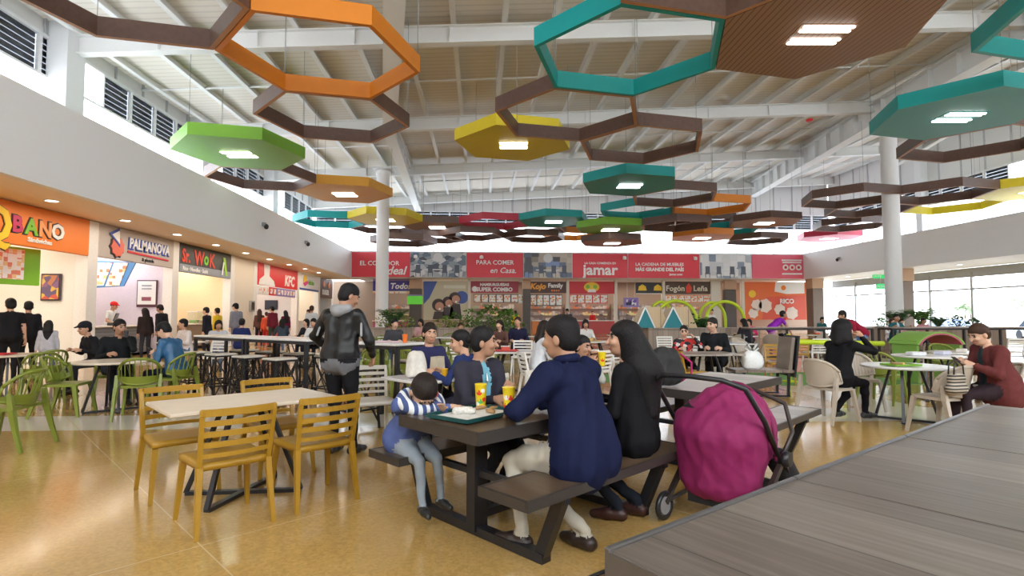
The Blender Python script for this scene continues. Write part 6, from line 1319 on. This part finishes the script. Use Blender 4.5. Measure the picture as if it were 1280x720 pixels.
def cup(name, label, loc, h, r, base, deco, lid=None, straw=None):
    t = thing(name, label, 'cup', loc); mb = MB(); mb.lathe([(r*.72, 0), (r*.74, .003), (r, h-.006), (r*1.05, h-.003), (r*1.03, h)], n=24); mb.build('cup_body', M('cup_%s' % name+label[:6], base, .35, noise=.02), t)
    for k, (a, zc, rr, col) in enumerate(deco):
        mb = MB(); rz_ = (r*.72+(r*.28)*zc/h)+.0012; pts = []
        for q in range(12): b = 2*PI*q/12; aa = a+rr*math.cos(b)/rz_; pts.append((rz_*math.cos(aa), rz_*math.sin(aa), zc+rr*math.sin(b)))
        c_ = (rz_*1.015*math.cos(a), rz_*1.015*math.sin(a), zc); mb.add([c_]+pts, [(0, q+1, (q+1) % 12+1) for q in range(12)]); mb.build('printed_mark', M('cupmark_%.1f_%.1f_%.1f' % col, col, .4, noise=0), t)
    if lid: mb = MB(); mb.lathe([(r*1.07, h-.006), (r*1.08, h+.002), (r*.9, h+.012), (r*.85, h+.012)], n=24); mb.build('lid', M('cup_lid', lid, .3), t)
    if straw: mb = MB(); mb.tube([(0, 0, h*.3), (.015, 0, h+.09)], .0035, 8); mb.build('straw', M('straw_red', (.7, .05, .05), .4), t)
    return t
RDc, YLc, GRc, WHc = (.72, .04, .02), (.92, .68, .02), (.1, .45, .1), (.85, .85, .8)
cp = at(601, 511, .755); cup('drinking_cup', 'tall yellow paper cup with green and red print, the left of two', (cp.x, cp.y, .754), .175, .042, YLc, [(-1.9, .12, .022, RDc), (-1.2, .13, .016, WHc), (-1.6, .06, .020, GRc), (-.9, .07, .015, RDc), (-2.3, .04, .014, WHc)])
cp = at(636, 514, .755); cup('drinking_cup', 'tall red and yellow paper cup beside the man in navy, right of two', (cp.x, cp.y, .754), .165, .043, YLc, [(-1.7, .045, .034, RDc), (-1.3, .10, .022, RDc), (-2.1, .10, .020, WHc), (-1.0, .05, .03, RDc), (-2.4, .05, .028, RDc)])
for k, (px, py, lb) in enumerate(((650, 499, 'white paper napkin between the cups and the man in navy'), (575, 530-20, 'white paper napkin at the far side of the dark green tray'))):
    p = at(px, py, .755); t = thing('paper_napkin', lb, 'napkin', (p.x, p.y, .7545), .4+k); mb = MB(); mb.box((0, 0, .003), (.14, .11, .004)); mb.box((.01, .01, .008), (.12, .09, .004), Matrix.Rotation(.12, 3, 'Y')); mb.build('sheet', M('napkin_white', (.78, .77, .74), .8), t)
cc = Vector((.92, 5.30, 0))+Rz(FACE_NEAR+D_(12)).to_3x3()@Vector((.01, .30, .93)); cup('drinking_cup', 'yellow paper cup held by the child between the couple', cc, .13, .036, YLc, [(-1.6, .06, .02, RDc)])
t = thing('backpack', 'dark backpack on the grey brown picnic table behind the stroller', 'backpack', (1.72, 4.98, .752), .4)
Pz, Fz, Lz = surface([('c', (-.08, 0, .12), (.08, 0, .12), .12, .12, 0, .05), ('c', (-.05, 0, .26), (.05, 0, .25), .11, .10, 0, .06), ('e', (0, 0, -.2), (.5, .5, .2), None, 0, 'cut')], .012); Lz[:] = 0; o = mesh_of('bag_body', [(Pz, Fz, Lz)], [fab((.02, .018, .02), 'black_canvas')], folds=.008); o.parent = t
mb = MB(); mb.tube([(.12, -.08, .05), (.20, -.12, .12), (.20, -.12, .22), (.12, -.06, .30)], .016, 8, sq=.5); mb.build('pink_strap', fab((.5, .02, .15), 'pink_strap'), t)
# --- teenager's table
T_ = lambda dx, dy, z=.741: TC+U*dx-E_*dy+Vector((0, 0, z))
t = thing('paper_bag', 'crumpled white paper bag standing left on the teenager table', 'bag', T_(-.40, -.02), .3); Pz, Fz, Lz = surface([('c', (-.05, 0, .06), (-.04, 0, .22), .075, .07, 0, .04), ('c', (.05, 0, .06), (.04, .02, .24), .07, .05, 0, .04), ('e', (0, 0, -.09), (.3, .3, .1), None, 0, 'cut')], .012); Lz[:] = 0
o = mesh_of('bag_body', [(Pz, Fz, Lz)], [M('paper_white', (.68, .64, .58), .7, noise=.12, scale=25, bump=.6)], folds=.008); o.parent = t
def paperbag(label, loc, rz, w_, d, h, col): t = thing('paper_bag', label, 'bag', loc, rz); mb = MB(); mb.bar((0, 0, 0), (0, 0, h), w_, d, w2=w_*.96, h2=d*.7); mb.build('bag_body', M('kraft_%.2f' % col[0], col, .75, noise=.08, scale=12, bump=.4), t); mb = MB(); mb.box((0, 0, h), (w_*.97, d*.72, .012)); mb.build('folded_top', M('kraft_%.2f' % (col[0]*.9), tuple(c*.9 for c in col), .75), t); return t
paperbag('beige paper box on the teenager table behind the yellow cup', T_(.02, .18), UA+.3, .17, .10, .19, (.62, .54, .40))
paperbag('tan paper bag with a red dot behind the left shoulder of the man in navy', T_(.46, -.12), UA-.2, .24, .12, .30, (.58, .50, .36))
cup('drinking_cup', 'squat yellow paper cup by the hand of the teenager', T_(-.18, -.22), .10, .036, (.92, .50, .02), [])
# --- right hand tables
tray('lime green tray with a pizza slice on the round white table', (5.58, 6.95, .7415), .1, (.20, .42, .04), .38, .26)
t = thing('pizza_slice', 'pizza slice on the lime green tray', 'food', (5.58, 6.95, .76), .5); mb = MB(); mb.prism([(-.10, -.06), (.12, 0), (-.10, .07)], 0, .02); mb.build('slice', M('pizza_top', (.75, .45, .10), .5, noise=.3, scale=40), t); mb = MB(); mb.tube([(-.10, -.065, .014), (-.115, 0, .016), (-.10, .075, .014)], .014, 8); mb.build('crust', M('fried_crust', 0), t)
for k, (x, y, m_, lb) in enumerate(((7.3, 8.75, (.75, .76, .80), 'white and blue food packet on the white table at the right'), (7.9, 8.9, (.6, .62, .75), 'pale blue food packet on the white table at the right'), (8.8, 9.5, (.7, .65, .6), 'beige food packet on the farther white table at the right'))):
    t = thing('food_packet', lb, 'packet', (x, y, .7415), .4*k); mb = MB(); mb.box((0, 0, .03), (.26, .16, .06), b=.012); mb.build('packet', M('packet%d' % k, m_, .4, noise=.1), t)
hb = thing('handbag', 'woven black and beige handbag hanging on the taupe chair back', 'handbag', (5.40, 5.90, .50), D_(12))
CHK = M('x', 0) if False else stripes('woven_check', [(.05, .045, .04), (.45, .40, .33)], [.018, .018], 'Z', .7)
Pz, Fz, Lz = surface([('c', (-.09, .0, .08), (.06, .0, .08), .065, .065, 0, .04), ('c', (-.08, .0, .20), (.05, .0, .20), .050, .050, 0, .06)], .010); Lz[:] = 0; o = mesh_of('bag_body', [(Pz, Fz, Lz)], [CHK]); o.parent = hb
for s in (-1, 1): mb = MB(); mb.tube([(-.09, s*.03, .24), (-.08, s*.03, .35), (-.015, s*.02, .39), (.05, s*.03, .35), (.06, s*.03, .24)], .008, 8); mb.build('handle', BLACK, hb)
# --- left tables
tray('red tray on the round beige table at the left edge', (-8.2, 9.75, .7415), .2, (.55, .02, .03), .46, .34, False)
t = thing('food_box', 'green and white food box on the red tray', 'box', (-8.35, 9.7, .757), .2); mb = MB(); mb.box((0, 0, .04), (.20, .16, .08), b=.01); mb.build('box', M('foodbox_green', (.25, .55, .2), .5), t); mb = MB(); mb.box((0, 0, .085), (.21, .17, .012), b=.004); mb.build('lid', M('foodbox_lid', (.8, .8, .78), .5), t)
cup('drinking_cup', 'small dark paper cup held up by the man in the black jacket', Vector((-5.92, 9.3, 0))+Rz(D_(-140)).to_3x3()@Vector((-.06, .39, 1.06)), .10, .033, (.05, .05, .06), [], lid=(.1, .1, .1))
cup('drinking_cup', 'orange paper cup at the right end of the short bar table', (-.98, 7.22, 1.052), .11, .035, (.85, .18, .02), [])
t = thing('paper_mat', 'pink and white paper mat on the short bar table', 'place mat', (-1.25, 7.45, 1.0515), .2-.65); mb = MB(); mb.box((0, 0, .002), (.36, .26, .003)); mb.build('sheet', M('pink_paper', (.75, .5, .58), .7, noise=.2, scale=20), t)
t = thing('wooden_tray', 'brown wooden box behind the short bar table', 'box', (-2.9, 13.0, .742), .2); mb = MB(); mb.box((0, 0, .1), (.8, .4, .2), b=.01); mb.build('box', wood('box_wood', (.30, .19, .12), (.42, .28, .18), .1), t)
for k, (i, j) in enumerate(((1, 'left of the woman in the white coat'), (2, 'in front of the woman in the white coat'), (4, 'behind the man in navy'), (5, 'beyond the couple'), (3, 'among green chairs at the centre'), (6, 'by the green arches'), (9, 'by the purple shirted person'))):
    x, y = mts[i][0], mts[i][1]; tray('food tray on the white table %s' % j, (x-.1, y-.05, .7415), .3*k, [(.5, .03, .03), (.6, .6, .58), (.45, .3, .1), (.1, .2, .35), (.55, .04, .04), (.2, .45, .1), (.6, .3, .05)][k])
    t = thing('food_box', 'small food box on the white table %s' % j, 'box', (x-.12, y, .757), .5*k); mb = MB(); mb.box((0, 0, .035), (.16, .12, .07), b=.01); mb.build('box', M('fbox%d' % (k % 3), [(.6, .08, .05), (.75, .72, .66), (.7, .45, .1)][k % 3], .5), t); mb = MB(); mb.box((0, 0, .074), (.165, .125, .01)); mb.build('lid', M('foodbox_lid', 0), t)
# ================================================================ playground
LIMEY = M('lime_yellow_foam', (.52, .66, .02), .5)
for k, (px, wpx, Y, lb) in enumerate(((826, 30, 24.5, 'back left'), (845, 52, 23, 'front left'), (890, 34, 25.5, 'back right'), (906, 50, 24, 'front right'))):
    X = XE(px, Y); r = wpx/2/680*Y; t = thing('arch', 'lime yellow hoop arch, %s of the four by the play tents' % lb, 'hoop arch', (X, Y, 0), 0, 'lime hoops'); mb = MB()
    mb.tube([(-r, 0, 0)]+[(-r*math.cos(PI*q/16), 0, 1.2+.85*math.sin(PI*q/16)) for q in range(17)]+[(r, 0, 0)], .075, 10); mb.build('hoop', LIMEY, t)
    for s in (-1, 1): mb = MB(); mb.lathe([(.16, 0), (.16, .03), (.10, .05)], (s*r, 0, 0), 16); mb.build('foot', LIMEY, t)
TEAL = M('teal_board', (.0, .20, .24), .5); PLY = wood('pale_plywood', (.55, .40, .23), (.66, .50, .31), .6, 'X', .5)
for k, (px, lb) in enumerate(((804.5, 'left'), (839, 'right'))):
    X = XE(px, 20.3); t = thing('play_tent', 'triangular play tent with a teal front and plywood sides, %s one' % lb, 'play tent', (X, 20.1, .955)); w_ = .36+.05*k
    mb = MB(); mb.prism([(-w_, 0), (w_, 0), (0, .76)], 0, .04, f=lambda a, b, c: (a, c, b)); mb.build('front', TEAL, t)
    mb = MB()
    for s in (-1, 1): mb.bar((s*w_, -.01, 0), (0, -.01, .78), .03, .05)
    mb.build('front_edge', WHITE, t); mb = MB(); mb.prism([(0, .78), (w_, .02), (w_+.03, .02), (.62, .80)], .05, .07, f=lambda a, b, c: (a, c, b)); mb.prism([(-w_, 0), (0, .76), (0, .73), (-w_+.03, 0)], .04, .8, f=lambda a, b, c: (a, c, b)); mb.build('plywood_side', PLY, t)
    mb = MB(); mb.prism([(0, .76), (w_+.02, 0), (.95, 0), (.62, .80)], .08, .11, f=lambda a, b, c: (a, c, b)); mb.build('plywood_back', PLY, t)
t = thing('lime_barrier', 'lime yellow padded barrier rail behind the woman in black', 'barrier', (7.55, 11.3, 0), .06)
mb = MB(); mb.tube([(-1.15, 0, .86), (-.4, 0, .84), (.4, 0, .82), (1.2, 0, .80)], .055, 10); mb.build('rail', LIMEY, t)
for x in (-1.0, .25): mb = MB(); mb.tube([(x, 0, 0), (x, 0, 1.02)], .035, 8); mb.lathe([(.15, 0), (.15, .03), (.05, .05)], (x, 0, 0), 14); mb.build('post', LIMEY, t)
mb = MB(); mb.box((7.6, 11.9, .006), (3.0, 2.4, .012)); tag(mb.build('turf_mat', M('turf_green', (.16, .34, .10), .9, noise=.2, scale=60, bump=.6)), 'green artificial turf mat on the floor behind the lime barrier', 'mat')
mb = MB(); mb.box((3.9, 12.2, .006), (2.4, 1.6, .012)); tag(mb.build('turf_mat', M('turf_green', 0)), 'green artificial turf mat under the chairs beyond the couple', 'mat')
t = thing('curved_play_shell', 'curved green play shell with a pink underside near the right windows', 'play shell', (9.75, 11.4, .78), .15)
for nm_, r0, r1, m_ in (('green_shell', .62, .67, M('shell_green', (.22, .42, .08), .5)), ('pink_lining', .57, .615, M('shell_pink', (.45, .08, .16), .5))):
    mb = MB(); pts = [(r1*math.cos(a), r1*math.sin(a)*.6-.12) for a in [D_(20)+D_(140)*k/16 for k in range(17)]]+[(r0*math.cos(a), r0*math.sin(a)*.6-.12) for a in [D_(160)-D_(140)*k/16 for k in range(17)]]
    mb.prism(pts, -.35, .35, f=lambda a, b, c: (a, c, b)); mb.build(nm_, m_, t)
for s in (-1, 1): mb = MB(); mb.box((s*.56, 0, -.34), (.06, .6, .88)); mb.build('support', M('shell_green', 0), t)
# ================================================================ plants
LEAFM = [M('leaf_green', (.09, .23, .03), .5, noise=.3, scale=5), M('leaf_dark', (.035, .12, .03), .5, noise=.3, scale=5), M('leaf_light', (.26, .38, .06), .5, noise=.3, scale=5)]
def plant(label, loc, h, spread, kind, sd, nL=150, mi=0):
    r = random.Random(sd); t = thing('leafy_plant', label, 'plant', loc); mb = MB(); ms = MB()
    if kind == 'palm':
        for k in range(int(nL/12)):
            a = r.uniform(0, 2*PI); L = h*r.uniform(.7, 1.05); out = spread*r.uniform(.4, 1); pts = [Vector((math.cos(a)*out*u**1.6, math.sin(a)*out*u**1.6, L*(u-.35*u**3))) for u in [i/8 for i in range(9)]]
            ms.tube(pts, .012, 5, r2=.003)
            for i in range(2, 9):
                for s in (-1, 1):
                    d = (pts[i]-pts[i-1]).normalized(); sd_ = d.cross(Vector((0, 0, 1))).normalized()*s; l = h*.22*(1-abs(i-5)/7); b = pts[i]; tip = b+sd_*l+d*l*.5-Vector((0, 0, l*.3)); w_ = d*l*.10
                    mb.add([b-w_, b+sd_*l*.5+w_*1.3, tip, b+sd_*l*.5-w_*1.6], [(0, 1, 2, 3)], 0, True)
    else:
        for k in range(9): a = r.uniform(0, 6.28); ms.tube([(0, 0, 0), (math.cos(a)*spread*.4, math.sin(a)*spread*.4, h*.6)], .014, 5, r2=.005)
        for k in range(nL):
            a = r.uniform(0, 2*PI); z = h*r.uniform(.12, 1); rr = spread*math.sqrt(r.random())*(math.sin(PI*min(.95, z/h*.85+.12)))
            c_ = Vector((math.cos(a)*rr, math.sin(a)*rr, z)); l = r.uniform(.10, .2)*h**.5; d = Vector((math.cos(a+r.uniform(-1, 1)), math.sin(a+r.uniform(-1, 1)), r.uniform(-.5, .9))).normalized(); s_v = d.cross(Vector((r.random(), r.random(), 1))).normalized()*l*.28
            mb.add([c_-d*l*.5, c_+s_v, c_+d*l*.5, c_-s_v], [(0, 1, 2, 3)], 0, True)
    ms.build('stems', M('plant_stem', (.12, .10, .04), .7), t); mb.build('foliage', LEAFM[mi], t); return t
def PX(px, Y): return XE(px, Y)
for k, (px, Y, z, h, sp, kd, mi, lb) in enumerate([(492, 21.4, .83, 1.25, .75, 'palm', 1, 'dark palm right of the left column in the planter'), (483, 21.6, .83, .8, .5, 'bush', 2, 'low pale bush at the foot of the left column'), (505, 21.5, .83, .6, .5, 'bush', 2, 'low yellow green bush in the left planter'),
        (568, 21.5, .83, .7, .7, 'bush', 0, 'green bush below the mural, left one'), (588, 21.5, .83, .85, .75, 'bush', 0, 'green bush below the mural, right one'), (556, 21.6, .83, .55, .6, 'bush', 2, 'small pale bush left of the mural bushes'),
        (870, 22.6, 0, 2.3, .75, 'palm', 1, 'tall dark plant between the two pairs of lime hoops'), (858, 20.5, .83, .8, .4, 'bush', 1, 'dark bush right of the play tents'),
        (1122, 22, .83, 1.2, .8, 'palm', 1, 'dark palm left of the child in teal on the right planter'), (1150, 22, .83, 1.35, .9, 'palm', 0, 'broad green palm behind the child in teal'), (1172, 22, .83, .9, .7, 'palm', 1, 'smaller palm right of the child in teal'), (1196, 22, .83, .6, .4, 'bush', 1, 'small bush near the right end of the right planter'), (1216, 22, .83, .5, .3, 'bush', 1, 'small potted bush at the right end of the right planter'), (1100, 22, .83, .5, .4, 'bush', 0, 'small bush left of the right column')]):
    plant(lb, (PX(px, Y), Y, z), h, sp, kd, k+3, 160 if kd == 'bush' else 216, mi)
# tall palm leaves behind the left planter, at the mural
t = plant('large leafy bush right of the mural before the red stall', (PX(612, 24), 24, 0), 1.9, 1.3, 'bush', 77, 420, 0); plant('large leafy bush beside the dark red stall, right one', (PX(634, 24.5), 24.5, 0), 1.7, 1.0, 'bush', 78, 320, 0)
# ================================================================ outside
for k, (x, y, c_, lb) in enumerate(((36, 40, (.12, .2, .42), 'blue car parked outside the right windows'), (37, 33.5, (.7, .72, .75), 'white car parked outside at the right edge'), (42, 45, (.5, .52, .55), 'silver car parked farther outside'))):
    t = thing('parked_car', lb, 'car', (x, y, -.22), D_(70)); mb = MB()
    side = [(-2.1, .25), (2.1, .25), (2.15, .7), (1.5, .85), (.8, 1.35), (-.9, 1.4), (-1.7, .95), (-2.15, .85)]; mb.prism(side, -.85, .85, f=lambda a, b, c: (a, c, b)); mb.build('car_body', M('car_paint%d' % k, c_, .3, coat=.5), t)
    mb = MB(); mb.prism([(-1.5, .92), (1.35, .92), (.75, 1.30), (-.85, 1.34)], -.87, .87, f=lambda a, b, c: (a, c, b)); mb.build('windows', M('car_glass', (.03, .04, .05), .1), t)
    for sx in (-1.35, 1.35):
        for sy in (-1, 1): mb = MB(); mb.tube([(sx, sy*.70, .33), (sx, sy*.88, .33)], .33, 16); mb.build('wheel', BLACK, t)
for k, (x, y, h_) in enumerate(((58, 62, 4), (74, 70, 5), (68, 52, 4), (90, 95, 6), (66, 84, 5))):
    r = random.Random(k); t = thing('tree', 'green tree outside the right windows, colour paled for glare, %s' % ['leftmost', 'second from left', 'third from left', 'farthest', 'fourth from left'][k], 'tree', (x, y, -.25), 0, 'trees outside'); mb = MB(); mb.tube([(0, 0, 0), (.1, 0, h_*.5)], .16, 8, r2=.08); mb.build('trunk', M('bark', (.15, .11, .08), .9), t)
    mb = MB()
    for q in range(260): c_ = Vector((r.gauss(0, 1), r.gauss(0, 1), r.gauss(0, .7)))*h_*.17+Vector((0, 0, h_*.68)); d = Vector((r.gauss(0, 1), r.gauss(0, 1), r.gauss(0, 1))).normalized()*.3; s_v = d.orthogonal().normalized()*.16; mb.add([c_-d, c_+s_v, c_+d, c_-s_v], [(0, 1, 2, 3)])
    mb.build('crown', M('leaf_glare_paled', (.42, .52, .36), .8, noise=.2), t)  # leaf colour paled to imitate overexposed daylight outside
for _l, _n in LABELS.items():
    if _l != '-' and len(_l.split()) > 16: print('LONG', _l)
    if _l != '-' and len(_n) > 1: print('DUPL', _l, _n)
